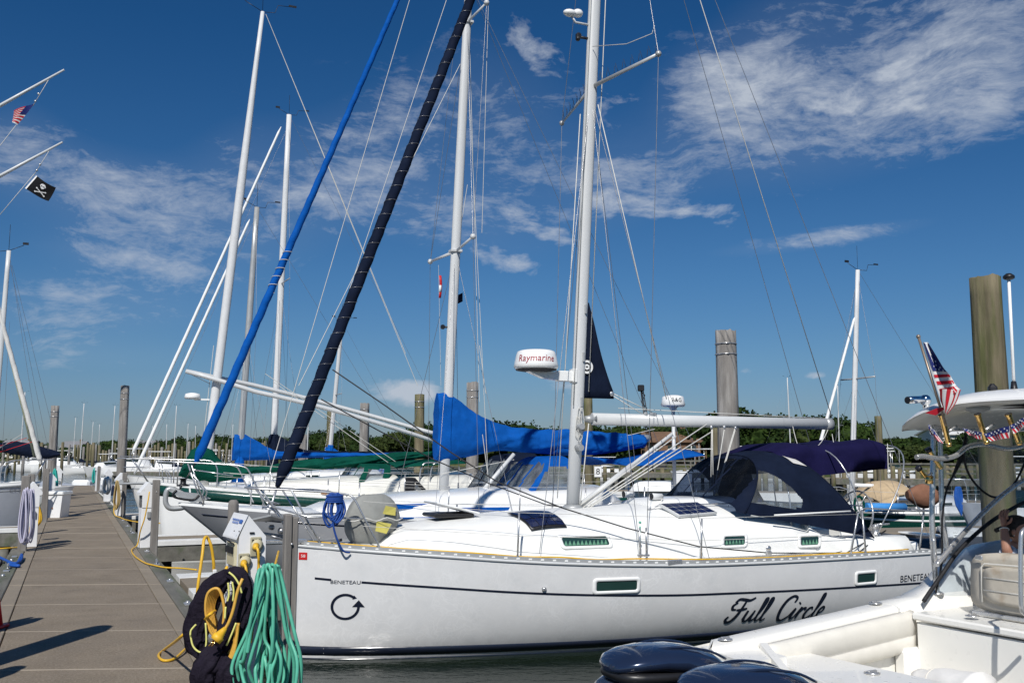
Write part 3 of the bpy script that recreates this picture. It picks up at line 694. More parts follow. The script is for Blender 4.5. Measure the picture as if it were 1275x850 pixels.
def cover(pts_top, pts_bot, width, n=16, seed=0, wr=.03, pinch=.35, y0=0.):
    """sail cover over boom: side-view top and bottom lines (lists of (x,z)), half width; soft folds from noise"""
    m = 90; rings = []
    tx = [p[0] for p in pts_top]; tz = [p[1] for p in pts_top]; bx = [p[0] for p in pts_bot]; bz = [p[1] for p in pts_bot]
    for i in range(m+1):
        f = i/m; xt = lerp(tx[0], tx[-1], f); xb = lerp(bx[0], bx[-1], f); zt = sinterp(xt, tx, tz); zb = sinterp(xb, bx, bz); h = zt-zb; r = []
        wd = width(f) if callable(width) else width
        for k in range(2*n):
            a = 2*pi*k/(2*n); c, s_ = cos(a), sin(a); v = (1-c)/2        # v 0 at the top, 1 at the bottom
            y = wd*s_*(pinch+(1-pinch)*min(1, v*1.7))
            fold = wr*(noise.noise(V((f*9+v*2.5, v*3, seed)))+.9*noise.noise(V((f*24+v*9, v*5, seed+5)))+.5*noise.noise(V((f*60-v*14, v*7, seed+9))))
            z = zt-h*v; x = lerp(xt, xb, v)
            r.append(V((x, y0+y+(fold if s_ > 0 else -fold), z+fold*.5*(1-v))))
        rings.append(r)
    return MB().loft(rings, True, True, True)
def polycover(name, frame, top_px, bot_px, width, m, parent, seed=0, wr=.03, y=0., pinch=.35):
    tp = [(p.x, p.z) for p in (frame.y(*q, y) for q in top_px)]; bt = [(p.x, p.z) for p in (frame.y(*q, y) for q in bot_px)]
    return cover(tp, bt, width, seed=seed, wr=wr, y0=y, pinch=pinch).build(name, m, parent)
def winch(mb, p, r=.07):
    mb.lathe([(r, 0), (r*1.0, .03), (r*.72, .05), (r*.68, .12), (r*.9, .14), (r*.9, .16), (r*.3, .17)], p, 14)
def stanchions(h, us, ht=.6, inset=.07, sides=(-1, 1), r=.013):
    mb = MB()
    for u in us:
        for sd_ in sides: p = V((u*h.L, sd_*(h.b(u)-inset), h.z(u))); mb.tube([p, p+V((.015, sd_*.02, ht))], r, 7); mb.box(p+V((0, 0, .02)), (.08, .06, .04), b=.01)
    return mb
def lifelines(h, us, ht=.6, inset=.07, sides=(-1, 1), lv=(1., .5), r=.0042):
    mb = MB()
    for sd_ in sides:
        for f in lv:
            P = [V((u*h.L+.015*f, sd_*(h.b(u)-inset+.02*f), h.z(u)+ht*f)) for u in us]
            mb.tube(P, r, 5)
    return mb
# ================================================================ the white sloop in front
AF = Frame((-2.731, 12.315, 0), radians(23))
A = thing('sailboat', 'large white sloop with navy dodger and Full Circle in script on its side', 'sailboat', AF.loc, AF.rz)
HA = Hull(9.75, [0, .05, .12, .25, .4, .55, .7, .85, 1], [.03, .42, .78, 1.2, 1.5, 1.6, 1.57, 1.42, 1.2], [0, .083, .167, .25, .33, .42, .5, .6, .75, .92, 1], [1.385, 1.33, 1.27, 1.205, 1.155, 1.115, 1.088, 1.076, 1.064, 1.044, 1.033], rake=.03, tr=.35, p=2.9, q=1.9, depth=.38)
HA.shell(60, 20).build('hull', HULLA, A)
MB().add(*(lambda a, b: (a.v+b.v, a.f+[[i+len(a.v) for i in f] for f in b.f]))(HA.band(lambda u: HA.z(u)-.375-.055*max(0, u-.55)/.45, lambda u: HA.z(u)-.402-.055*max(0, u-.55)/.45, .022, .040, off=.004), HA.band(lambda u: HA.z(u)-.375-.055*max(0, u-.55)/.45, lambda u: HA.z(u)-.402-.055*max(0, u-.55)/.45, .074, 1., off=.004))).build('cove_stripe', GELDK, A)
HA.band(lambda u: .155, lambda u: .045, .0, 1., off=.004).build('boot_stripe', GELDK, A)
HA.band(lambda u: .012, lambda u: -.2, .0, 1., off=.004).build('bottom_paint', GELDK, A)
HA.deck(.10, .03, .0, 0, .92).build('deck', DECKW, A)
HA.band(lambda u: HA.z(u)+.006, lambda u: HA.z(u)-.028, 0, 1, off=.014).build('rub_rail', ALU, A)
rl = HA.rail(.05, .022, .01, .99, 60).build('toe_rail', ALUG, A)
mb = MB()
for i in range(64):
    u = .015+i*.0153; p = HA.pt(u, HA.z(u)); mb.box((p.x, p.y+.006, p.z+.024), (.045, .008, .022), b=.003)
mb.build('rail_slots', WHITE, rl)
mb = MB()
for u in (.47,): p = HA.pt(u, HA.z(u)); mb.box((p.x, p.y+.01, p.z+.03), (.22, .05, .07), b=.01)
mb.build('fairlead', STEEL, A)
# cabin trunk, coamings, cockpit
trunk([(1.02, .25, 1.34, 1.38), (1.1, .48, 1.33, 1.47), (1.3, .66, 1.31, 1.57), (1.8, .78, 1.28, 1.64), (2.6, .92, 1.22, 1.70), (3.9, 1.06, 1.14, 1.755), (5.0, 1.12, 1.1, 1.80), (5.9, 1.13, 1.09, 1.82), (6.9, 1.12, 1.08, 1.73), (7.25, 1.10, 1.08, 1.60), (7.32, 1.08, 1.08, 1.34)], 28, 2.7).build('cabin_trunk', DECKW, A)
mb = MB()
for sd_ in (-1, 1):
    R = []
    for x, w, zt in ((7.2, .24, 1.50), (7.45, .24, 1.36), (7.8, .24, 1.30), (8.6, .26, 1.28), (9.15, .26, 1.27), (9.22, .24, 1.16)):
        y = 1.0 if x < 9 else .93
        R.append([V((x, sd_*(y-w), .7)), V((x, sd_*(y-w), zt-.03)), V((x, sd_*(y-w+.04), zt)), V((x, sd_*(y-.03), zt)), V((x, sd_*(y+.03), zt-.04)), V((x, sd_*(y+.1), 1.02))])
    mb.loft(R, True, True, True)
mb.build('coaming', DECKW, A)
MB().box((8.4, 0, .72), (2.2, 1.6, .06)).box((9.45, 0, .9), (.3, 1.5, .5), b=.04).box((7.7, .55, .98), (.9, .4, .1), b=.02).build('cockpit', DECKW, A)
# sea hood and companionway garage
MB().loft([arc(.42, 1.74, zt, 10, 4, x) for x, zt in ((4.9, 1.80), (5.0, 1.87), (5.6, 1.885), (6.4, 1.885))], False, False, True).add(arc(.42, 1.74, 1.80, 10, 4, 4.9), [list(range(11))]).build('companionway_hood', WHITE, A)
mb = MB()
for y in (-.35, .45): mb.loft([[V((5.15+.12*cos(a)*.5, y+.06*cos(a), 1.80+.02)) for a in [k*pi/5 for k in range(10)]], [V((5.15, y+.055*cos(a), 1.90+.05*sin(a))) for a in [k*pi/5 for k in range(10)]], [V((4.98, y+.065*cos(a), 1.91+.05*sin(a))) for a in [k*pi/5 for k in range(10)]]], True, False, True)
vt = mb.build('cowl_vent', WHITE, A)
mb = MB()
for y in (-.35, .45): mb.lathe([(.05, 0), (.05, .004)], (4.985, y, 1.91), 12, Matrix.Rotation(-pi/2, 3, 'Y'))
mb.build('vent_mouth', BLACK, vt)
# cabin side windows with curtains, hull ports
def rr(x, z, w, h, y, slant=0., r=.03, n=5):
    out = []
    for cx, cz, a0 in ((w/2-r, h/2-r, 0), (-w/2+r, h/2-r, 90), (-w/2+r, -h/2+r, 180), (w/2-r, -h/2+r, 270)):
        for i in range(n+1): a = radians(a0+90*i/n); xx = cx+r*cos(a); zz = cz+r*sin(a); out.append(V((x+xx-slant*zz, y, z+zz)))
    return out
def side_y(x, z, st=(.8, .9, 1.02, 1.11, 1.125, 1.12), xs=(1.8, 2.6, 3.7, 5., 6., 7.)):
    hw = interp(x, xs, [.78, .92, 1.045, 1.12, 1.13, 1.12]); zb = interp(x, [1.8, 2.6, 3.9, 5., 7.], [1.28, 1.22, 1.14, 1.1, 1.08]); zt = interp(x, [1.8, 2.6, 3.9, 5., 5.9, 6.9], [1.64, 1.70, 1.755, 1.80, 1.82, 1.73])
    h = max(0, min(.999, (z-zb)/(zt-zb))); return -hw*(1-h**2.7)**(1/2.7)
def roofA(x, y):
    X5 = [1.3, 1.8, 2.6, 3.9, 5., 5.9, 6.9]; hw = interp(x, X5, [.66, .78, .92, 1.06, 1.12, 1.13, 1.12]); zb = interp(x, X5, [1.31, 1.28, 1.22, 1.14, 1.1, 1.09, 1.08]); zt = interp(x, X5, [1.57, 1.64, 1.70, 1.755, 1.80, 1.82, 1.73]); return zb+(zt-zb)*(1-min(.999, abs(y)/hw)**2.7)**(1/2.7)
def onroofA(px, py, up=.03):
    lo, hi = -1.0, .9
    for _ in range(40):
        m = (lo+hi)/2; q = AF.y(px, py, m)
        if q.z > roofA(q.x, m)+up: lo = m
        else: hi = m
    return AF.y(px, py, (lo+hi)/2)
def cabin_window(px0, px1, py0, py1, curt=True, sl=.15):
    p0 = AF.y(px0, py0, -1.08); p1 = AF.y(px1, py1, -1.08); x, z = (p0.x+p1.x)/2, (p0.z+p1.z)/2; w, h = abs(p1.x-p0.x), abs(p0.z-p1.z)
    def wrap(mb, off):
        for i, q in enumerate(mb.v): mb.v[i] = V((q.x, side_y(q.x, q.z)-off+q.y, q.z))
        return mb
    fr = MB(); fr.loft([rr(x, z, w+.09, h+.07, 0, sl, .05), rr(x, z, w+.08, h+.06, -.012, sl, .05), rr(x, z, w, h, -.012, sl, .03), rr(x, z, w-.005, h-.005, 0, sl, .03)], True, False, True)
    f = wrap(fr, .004).build('window_frame', WHITE, A)
    g = MB(); g.add(rr(x, z, w, h, 0, sl, .03), [list(range(24))]); wrap(g, .006).build('window_pane', TEALG, f)
    if curt:
        c = MB(); n = max(3, int(w/.055))
        for i in range(n):
            a = x-w/2+.012+(w-.03)*i/n; b = a+(w-.03)/n*.92; c.add([V((a, 0, z-h/2+.012)), V((b, 0, z-h/2+.012)), V(((a+b)/2+.008, 0, z+h*.16))], [(0, 1, 2)])
        wrap(c, .010).build('curtain', CURT, f)
cabin_window(705, 760, 669.5, 678.5, sl=.25)
cabin_window(899.5, 926, 667.5, 677.5, sl=-.25)
cabin_window(995, 1018, 667.5, 677.5, sl=-.25)
def hull_port(px0, px1, py0, py1):
    p0 = AF.y(px0, py0, -1.56); p1 = AF.y(px1, py1, -1.56); x, z = (p0.x+p1.x)/2, (p0.z+p1.z)/2; w, h = abs(p1.x-p0.x), abs(p0.z-p1.z)
    def wrap(mb, off):
        for i, q in enumerate(mb.v): mb.v[i] = HA.surf(q.x, q.z, -1, off-q.y)
        return mb
    fr = MB(); fr.loft([rr(x, z, w+.10, h+.09, 0, 0, .05), rr(x, z, w+.09, h+.08, -.014, 0, .05), rr(x, z, w+.005, h+.005, -.014, 0, .025), rr(x, z, w, h, 0, 0, .025)], True, False, True)
    f = wrap(fr, .003).build('port_frame', WHITE, A); g = MB(); g.add(rr(x, z, w, h, 0, 0, .025), [list(range(24))]); wrap(g, .006).build('port_pane', TEALG, f)
hull_port(749, 796, 725.5, 734.5); hull_port(1072, 1097, 715.5, 724.5)
MB().lathe([(.03, 0), (.03, .02), (.015, .035)], HA.surf(*(lambda p: (p.x, p.z))(AF.y(678, 733, -1.3))), 10, Matrix.Rotation(pi/2, 3, 'X')).build('through_hull', STEEL, A)
# lettering and marks on the topsides
def hull_art(mb, px, py, name, m, ylev):
    p = AF.y(px, py, ylev); HA.decal(mb, p.x, p.z); return mb.build(name, m, A, recalc=False)
hull_art(text_mb('BENETEAU', .135).xf(Matrix.Diagonal((1.15, 1, 1, 1))), 1137, 718.3, 'maker_lettering', GELDK, -1.25)
hull_art(text_mb('BENETEAU', .062).xf(Matrix.Diagonal((1.12, 1, 1, 1))), 431.5, 725.3, 'small_lettering', GELDK, -.5)
hull_art(text_mb('OCEANIS', .06), 960, 672.5, 'cabin_lettering', ALUG, -1.3) if False else None
# ring mark with an arrow head
R_ = .145; P = [(R_*cos(a), R_*sin(a)) for a in [radians(50+i*(320)/40) for i in range(41)]]
mb = ribbon(P, .030); a = radians(10); mb.add([V((.075, 0, .0)), V((.215, 0, .0)), V((.145, 0, .085))], [(0, 1, 2)])
mb.add([V((R_*cos(radians(50))-.02, 0, R_*sin(radians(50))-.02)), V((R_*cos(radians(50))+.03, 0, R_*sin(radians(50))-.005)), V((R_*cos(radians(50))+.0, 0, R_*sin(radians(50))+.03))], [(0, 1, 2)])
hull_art(mb, 431.5, 756, 'ring_emblem', GELDK, -.5)
mb = MB(); mb.add([V((x, 0, z)) for x, z in ((-.045, -.045), (.045, -.045), (.045, .045), (-.045, .045))], [(0, 1, 2, 3)])
st = hull_art(mb, 377.5, 692, 'red_sticker', RED, -.12)
mb = text_mb('58', .05); p = AF.y(377.5, 692, -.12); HA.decal(mb, p.x, p.z, off=.009); mb.build('sticker_number', WHITE, st, recalc=False)
# "Full Circle" drawn as brush strokes
def stroke(mb, pts, w0, w1=None, k=7):
    q = smooth_path([V((x, y, 0)) for x, y in pts], k); n = len(q); w1 = w1 or w0
    ws = [w0*(.55+.45*sin(pi*min(1, max(0, i/(n-1))))) if w1 == w0 else lerp(w0, w1, i/(n-1)) for i in range(n)]
    r = ribbon([(p.x, p.y) for p in q], ws); mb.add(r.v, r.f)
S = MB(); B_ = .125; T_ = .075
# F
stroke(S, [(.10, .86), (.22, 1.0), (.42, .98), (.62, .95), (.80, 1.06)], B_)
stroke(S, [(.50, .97), (.42, .60), (.34, .28), (.22, .04), (.08, .0), (.0, .12), (.06, .26)], B_)
stroke(S, [(.20, .86), (.06, .74), (.08, .58), (.22, .56)], .10); stroke(S, [(.24, .54), (.44, .55), (.62, .60)], .11)
# u
stroke(S, [(.62, .10), (.70, .50), (.66, .22), (.70, .04), (.82, .06), (.96, .50)], 0.101); stroke(S, [(.96, .50), (.91, .18), (.96, .03), (1.06, .10)], 0.109)
# l l
stroke(S, [(1.06, .10), (1.22, .55), (1.30, .95), (1.24, 1.02), (1.19, .85), (1.12, .20), (1.17, .02), (1.27, .10)], 0.094)
stroke(S, [(1.27, .10), (1.43, .55), (1.51, .95), (1.45, 1.02), (1.40, .85), (1.33, .20), (1.38, .02), (1.50, .12)], 0.094)
# C
stroke(S, [(2.42, .78), (2.46, .98), (2.30, 1.06), (2.08, .88), (1.96, .48), (2.02, .08), (2.20, -.02), (2.40, .16)], B_)
# i r c l e
stroke(S, [(2.40, .16), (2.56, .50), (2.50, .18), (2.54, .03), (2.64, .12)], 0.101); stroke(S, [(2.63, .72), (2.67, .76)], .14, .13)
stroke(S, [(2.64, .12), (2.80, .54), (2.78, .42), (2.74, .02)], 0.094); stroke(S, [(2.76, .26), (2.88, .48), (2.98, .50), (2.96, .40)], 0.094)
stroke(S, [(3.28, .42), (3.24, .52), (3.12, .46), (3.04, .22), (3.10, .03), (3.22, .04), (3.34, .18)], 0.101)
stroke(S, [(3.34, .16), (3.52, .60), (3.62, 1.04), (3.57, 1.12), (3.51, .95), (3.41, .20), (3.46, .02), (3.56, .12)], 0.094)
stroke(S, [(3.60, .22), (3.74, .32), (3.78, .46), (3.70, .52), (3.60, .36), (3.61, .10), (3.70, .02), (3.84, .12)], 0.094)
p0 = AF.y(905, 775.5, -1.50); p1 = AF.y(1031, 769.5, -1.47); sc_ = (p1.x-p0.x)/3.85; slope = (p1.z-p0.z)/(p1.x-p0.x)
for i, q in enumerate(S.v): xx = (q.x*.97+.20*q.z)*sc_; S.v[i] = HA.surf(p0.x+xx, p0.z+.0+slope*xx+q.z*sc_*.70, -1, .006)
S.build('name_lettering', GELDK, A, recalc=False)
# handrails, solar panels, hatch
mb = MB()
for y in (-.62, .62):
    for x0 in (4.7, 6.5):
        pass
    P = [V((4.75, y, 1.74)), V((4.95, y, 1.80)), V((6.75, y, 1.80)), V((6.95, y, 1.74))]; mb.tube(P, .011, 6)
    for x in (5.4, 6.1): mb.tube([V((x, y, 1.74)), V((x, y, 1.80))], .01, 6)
mb.build('handrail', STEEL, A)
def quad_panel(name, pts, th, m, parent, bow=0., cells=(6, 3), line=.012, drape=None):
    """solar panel from four corner points (a,b near edge; c,d far edge), bowed upward"""
    a, b, c, d = [V(p) for p in pts]; nrm = (b-a).cross(d-a).normalized(); nrm = nrm if nrm.z > 0 else -nrm
    def f(u, v, h=0.):
        q = a.lerp(b, u).lerp(d.lerp(c, u), v)
        return V((q.x, q.y, roofA(q.x, q.y)+drape+bow*4*u*(1-u)+h)) if drape else q+V((0, 0, bow*4*u*(1-u)))+nrm*h
    fr = MB().slab([[f(i/10, j/4) for i in range(11)] for j in range(5)], th, nrm, True); f0 = fr.build(name, m, parent)
    cl = MB(); nx, ny = cells
    for i in range(nx):
        for j in range(ny):
            g = [[f((i+.04+.92*s_/3)/nx*.95+.025, (j+.05+.9*t_/2)/ny*.92+.04, .005) for s_ in range(4)] for t_ in range(3)]; cl.loft(g, False, False, False)
    cl.build('solar_cells', SOLAR, f0, recalc=False); return f0
SOLAR = mat('solar_cells', (.012, .018, .06), .12, var=.3, coat=.5, spec=.7)
z_ = 1.775
pA = [onroofA(662, 660), onroofA(706, 655.5), onroofA(683, 637, .02), onroofA(632, 639.5, .02)]
quad_panel('flexible_solar_panel', pA, .008, BLACK, A, .02, (4, 3), drape=.03)
pB = [onroofA(846, 641.5, .07), onroofA(893, 637.5, .07), onroofA(868, 624.5, .09), onroofA(820, 626.5, .09)]
quad_panel('rigid_solar_panel', pB, .035, ALU, A, 0, (5, 3))
hx = AF.z(600, 646, 1.72)
MB().box((hx.x, 0, 1.705), (.56, .56, .05), b=.02).build('hatch_frame', BLACK, A)
ht = MB().box((0, 0, 0), (.62, .60, .03), b=.012); ht.xf(Matrix.Translation((hx.x+.05, 0, 1.80)) @ Matrix.Rotation(radians(14), 4, 'Y')); ht.build('hatch_lid', WHITE, A)
# mast and rigging
mT = V((4.62, 0, 14.3)); mB = V((3.90, 0, 1.72)); mst = spar(mB, mT, .098, .072, .8).build('mast', ALU, A)
def on_mast(z): return mB.lerp(mT, (z-mB.z)/(mT.z-mB.z))
MB().lathe([(.15, 0), (.15, .03), (.11, .06)], (3.9, 0, 1.74), 16).build('mast_collar', ALUG, A)
mb = MB()
for sd_, y in ((-1, -1.40), (1, 1.66)):
    tip = V((4.58, y, 8.02)); mb.tube([on_mast(8.0)+V((.02, sd_*.06, 0)), tip], [.036, .026], 10, flat=.45); mb.ball(tip, .045, 8)
sp = mb.build('spreaders', ALUG, A)
mb = MB()
for sd_, y in ((-1, -1.40), (1, 1.66)):
    a0 = on_mast(8.03); b0 = V((4.58, y, 8.06))
    for i in range(15): p = a0.lerp(b0, .12+i*.06); mb.tube([p, p+V((.03*(-1)**i, .02, .13))], .0035, 4)
mb.build('bird_spikes', DARK, sp)
CP = AF.y(805, 691, -1.42); CP2 = AF.y(797, 691, -1.38)
tipP, tipS = V((4.58, -1.40, 8.02)), V((4.58, 1.66, 8.02))
top2 = on_mast(14.0)
st_ = [(tipP, CP), (tipS, V((CP.x, 1.42, CP.z))), (tipP, top2), (tipS, top2), (on_mast(7.95), CP2), (on_mast(7.95), V((CP2.x, 1.38, CP2.z))),
       (on_mast(7.9), V((2.9, -1.05, 1.25))), (on_mast(7.9), V((5.2, -1.45, 1.1))), (on_mast(7.9), V((5.9, 1.4, 1.1)))]
bs1 = AF.y(984, 519, -.3); bs2 = AF.y(1103, 547, -1.15)
st_ += [(top2, V((9.4, .9, 1.1))), (top2, V((9.5, -1.1, 1.1)))]
wires(st_, .0048).build('standing_rigging', WIRE, A)
mb = MB()
for a_, b_ in ((on_mast(13.9)+V((-.12, -.1, 0)), on_mast(3.2)+V((-.10, -.08, 0))), (on_mast(7.6)+V((-.1, .12, 0)), AF.y(694, 620, .1)), (on_mast(13.9)+V((.1, -.1, 0)), AF.y(1036, 520, 0)), (on_mast(13)+V((.14, -.1, 0)), on_mast(3.4)+V((.13, -.09, 0))), (on_mast(7.7)+V((.08, -.1, 0)), AF.y(830, 497, -.5))): mb.tube([a_, b_], .0075, 5)
mb.tube([AF.y(815, 32, -1.2), AF.y(812, 42, -1.2), AF.y(780, 55, -.8), AF.y(738, 58, -.1)], .006, 5)
mb.build('halyards', ROPEW, A)
# turnbuckle covers at the chainplates
mb = MB()
for p in (CP, CP2): mb.tube([p+V((0, 0, .0)), p+V((0, 0, .35))], .014, 6); mb.box(p, (.08, .05, .03), b=.008)
mb.build('turnbuckles', STEEL, A)
mb = MB(); tq = AF.y(797, 655, -1.36); mb.tube([CP2, tq], .012, 6); mb.ball(tq+V((0, 0, .05)), .02, 6); mb.build('green_tape', GRNH, A)
# mast-mounted winches, cleats, coiled halyard tails
mb = MB()
for z in (2.6, 2.9): mb.lathe([(.05, 0), (.05, .05), (.035, .07), (.045, .12)], on_mast(z)+V((.0, -.07, 0)), 10, Matrix.Rotation(pi/2, 3, 'X'))
for z in (3.0, 3.25, 3.9, 4.6): mb.box(on_mast(z)+V((.03, -.078, 0)), (.03, .03, .14), b=.006)
mb.build('mast_fittings', ALUG, A)
mb = MB()
for i in range(4):
    c = on_mast(2.95+.12*(i % 2))+V((-.03+.02*i, -.085-.008*i, 0)); mb.tube(smooth_path([c+V((0, 0, .10)), c+V((-.025-.006*i, -.01, -.02)), c+V((-.03, -.01, -.18-.04*i)), c+V((.025, -.01, -.20)), c+V((.035-.005*i, -.005, 0))], 5, True), .0055, 5, closed=True)
mb.build('halyard_coils', ROPEW, A)
# radar on its bracket
rp = AF.y(667.5, 448, 0); rx, rz_ = rp.x, rp.z
def rpx(px, py): p = AF.y(px, py, 0); return p
dia = (AF.y(692, 455, 0).x-AF.y(641, 455, 0).x)/2
zb_, zt_ = AF.y(667, 461, 0).z, AF.y(667, 435.5, 0).z; hh = zt_-zb_
rd = MB().lathe([(dia*.93, zb_+.015), (dia, zb_+.05), (dia*.98, zb_+.09), (dia*.90, zb_+hh*.72), (dia*.84, zb_+hh*.9), (dia*.70, zt_-.01), (dia*.3, zt_), (.001, zt_+.003)], (rx, 0, 0), 40).build('radar_dome', WHITE, A)
MB().lathe([(dia*.5, zb_-.02), (dia*.90, zb_), (dia*.96, zb_+.04)], (rx, 0, 0), 32).build('radar_base', DARK, rd)
mb = text_mb('Raymarine', .135, italic=.15)
for i, q in enumerate(mb.v):
    zz = zb_+hh*.52+q.z; r = lerp(dia*.985, dia*.90, (zz-zb_-.09)/(hh*.72-.09))+.004; an = -pi/2+q.x/r-.42; mb.v[i] = V((rx+r*cos(an), r*sin(an), zz))
mb.build('radar_lettering', mat('radar_red', (.35, .02, .03), .5), rd, recalc=False)
MB().prism([(rx-.15, -.06, zb_-.015), (rx+.32, -.06, zb_-.015), (rx+.32, -.06, zb_-.13), (rx+.1, -.06, zb_-.11)], (0, .12, 0)).box((rx+.44, 0, zb_-.07), (.25, .10, .15), b=.01).box((on_mast(3.75).x-.09, 0, zb_-.06), (.06, .16, .2), b=.01).build('radar_bracket', WHITE, A)
# tv antenna and steaming light
an = AF.y(712, 17, 0)
MB().ball((an.x-.03, -.0, an.z), .075, 12, (1.5, 1, .75)).ball((an.x+.1, -.0, an.z+.02), .075, 12, (1.1, 1, .85)).build('antenna_pods', WHITE, A); MB().tube([V((an.x, 0, an.z-.05)), V((an.x+.06, 0, an.z-.13)), on_mast(an.z-.13)], .018, 8).build('antenna_bracket', ALU, A)
ln_ = AF.y(719.5, 46, 0); MB().tube([ln_, on_mast(ln_.z)], .022, 8).build('light_bracket', BLACK, A); MB().box((ln_.x, -.02, ln_.z), (.08, .08, .1), b=.02).ball((ln_.x-.02, -.04, ln_.z-.05), .04, 8).build('steaming_light', BLACK, A)
# boom, vang, mainsheet
b0, b1 = AF.y(737, 521.5, 0), AF.y(1034, 528, 0)
bm_ = MB().tube([b0, b1], .088, 18, flat=.72).build('boom', ALU, A)
MB().tube([b1+V((-.1, 0, 0)), b1+V((.03, 0, 0))], .091, 18, flat=.72).tube([b0+V((-.12, 0, -.0)), b0+V((.05, 0, 0))], [.04, .075], 10).build('boom_end', ALUG, bm_)
v0, v1 = AF.y(722, 629, -.02), AF.y(837, 540, -.02)
MB().tube([v0, v0.lerp(v1, .55)], .042, 10).tube([v0.lerp(v1, .5), v1], .028, 10).build('vang', ALU, A)
mb = MB()
for a_, b_ in (((718, 632), (842, 543)), ((722, 634), (880, 528)), ((724, 636), (848, 556)), ((724, 638), (885, 538)), ((733, 527), (722, 632))): mb.tube([AF.y(*a_, -.08), AF.y(*b_, -.08)], .009, 6)
for a_, b_ in (((902, 533), (889, 612)), ((915, 533), (891, 614)), ((916, 533), (893, 612)), ((887, 533), (888, 610)), ((886, 533), (885, 612))): mb.tube([AF.y(*a_, -.05), AF.y(*b_, -.05)], .007, 6)
mb.build('running_rigging', ROPEW, A)
mb = MB()
for q in ((902, 532), (916, 533), (890, 612), (886, 532)): p = AF.y(*q, -.05); mb.ball(p, .035, 8, (.7, .4, 1)); 
mb.build('blocks', STEEL, A)
# the clew of the in-mast furling mainsail
cl = [AF.y(*q, .02) for q in ((733, 377), (739, 400), (748, 440), (757, 470), (764, 489), (762, 493.5), (745, 495), (727, 495.5))]
nA = 12; lead = [on_mast(lerp(cl[0].z, cl[-1].z, i/nA))+V((.09, .02, 0)) for i in range(nA+1)]
leech = [V((sinterp(z, [c.z for c in cl[:5]][::-1], [c.x for c in cl[:5]][::-1]), .02, z)) for z in [lerp(cl[0].z, cl[-1].z, i/nA) for i in range(nA+1)]]
g = [[lead[i].lerp(leech[i], j/8)+V((0, .03*sin(j/8*pi)*noise.noise(V((i*.4, j*.5, 3))), 0)) for j in range(9)] for i in range(nA+1)]
mc = MB().slab(g, .008, V((0, 1, 0))).build('mainsail_clew', NAVY, A)
c0 = AF.y(730.5, 456.5, -.03); P = lambda r: [(r*cos(a), r*sin(a)) for a in [2*pi*k/32 for k in range(33)]]
mb = ribbon(P(.082), .032); r2 = ribbon(P(.028), .026); mb.add(r2.v, r2.f); mb.xf(Matrix.Translation((c0.x+.01, -.02, c0.z))); mb.build('sail_logo', WHITE, mc, recalc=False)
mb = MB(); mb.ball(AF.y(762, 490, 0), .04, 8, (1, .4, 1)); mb.build('clew_ring', STEEL, mc)
mb = MB(); 
for a_, b_ in (((764, 490), (812, 513)), ((764, 493), (806, 519))): mb.tube([AF.y(*a_, 0), AF.y(*b_, 0)], .007, 5)
mb.tube([AF.y(770, 508, 0), AF.y(1030, 521, 0)], .006, 5)
mb.build('outhaul', ROPEW, A); MB().box(AF.y(813, 517, -.02), (.12, .05, .08), b=.015).box(AF.y(804, 518, -.02), (.06, .05, .12), b=.015).build('outhaul_block', ALUG, A)
# furled headsail on the forestay
f0, f1 = V((-.02, 0, 1.62)), None
q0 = AF.y(345, 606, 0); q1 = AF.y(586, 0, 0); dirn = (q1-q0).normalized(); f1 = q0+dirn*((13.6-q0.z)/dirn.z)
fs = furled(q0, f1, .080, .056, 34, seed=2).build('furled_headsail', NAVY, A)
spiral(q0, f1, .080, .056, 56, .0028, .0, .7).build('spiral_seam', WIRE, fs)
mb = MB(); base = AF.y(331, 650, 0); mb.tube([base, q0], .014, 8); mb.lathe([(.10, 0), (.10, .015), (.05, .03), (.05, .08), (.10, .095), (.10, .11)], base.lerp(q0, .35), 16, (q0-base).to_track_quat('Z', 'Y').to_matrix()); mb.build('furler_drum', STEEL, A)
# headsail sheets
clew = AF.y(414, 460, -.05)
mb = MB(); car = AF.y(957, 688, -1.3)
mb.tube([clew, AF.y(480, 505, -.25), AF.y(560, 562, -.5), AF.y(620, 600, -.75), AF.y(700, 632, -1.0), AF.y(780, 657, -1.18), AF.y(870, 680, -1.27), car, AF.y(1040, 688, -1.25), AF.y(1050, 686, -1.05)], .0085, 6)
mb.tube([AF.y(400, 497, .0), AF.y(470, 535, .25), AF.y(540, 572, .45), AF.y(610, 602, .65), AF.y(680, 628, .9), AF.y(715, 633, 1.0)], .0085, 6)
mb.build('headsail_sheet', ROPEK, A)
MB().box(car, (.10, .05, .06), b=.015).ball(car+V((0, 0, .06)), .045, 10, (1, .5, 1)).box((car.x-.2, car.y, car.z-.035), (1.9, .03, .02)).build('genoa_car', STEEL, A)
# stern sheet winch lines
mb = MB(); w0 = AF.y(1103, 660, -.8); mb.tube([AF.y(1050, 690, -1.25), w0], .009, 6); mb.tube([AF.y(1066, 690, -1.2), w0], .009, 6); mb.build('stern_line', ROPEK, A)
mb = MB(); winch(mb, V((8.6, -.86, 1.28)), .075); winch(mb, V((8.6, .86, 1.28)), .075); mb.tube([V((8.6, -.86, 1.45)), V((8.8, -.95, 1.46))], .014, 6); mb.build('winches', STEEL, A)
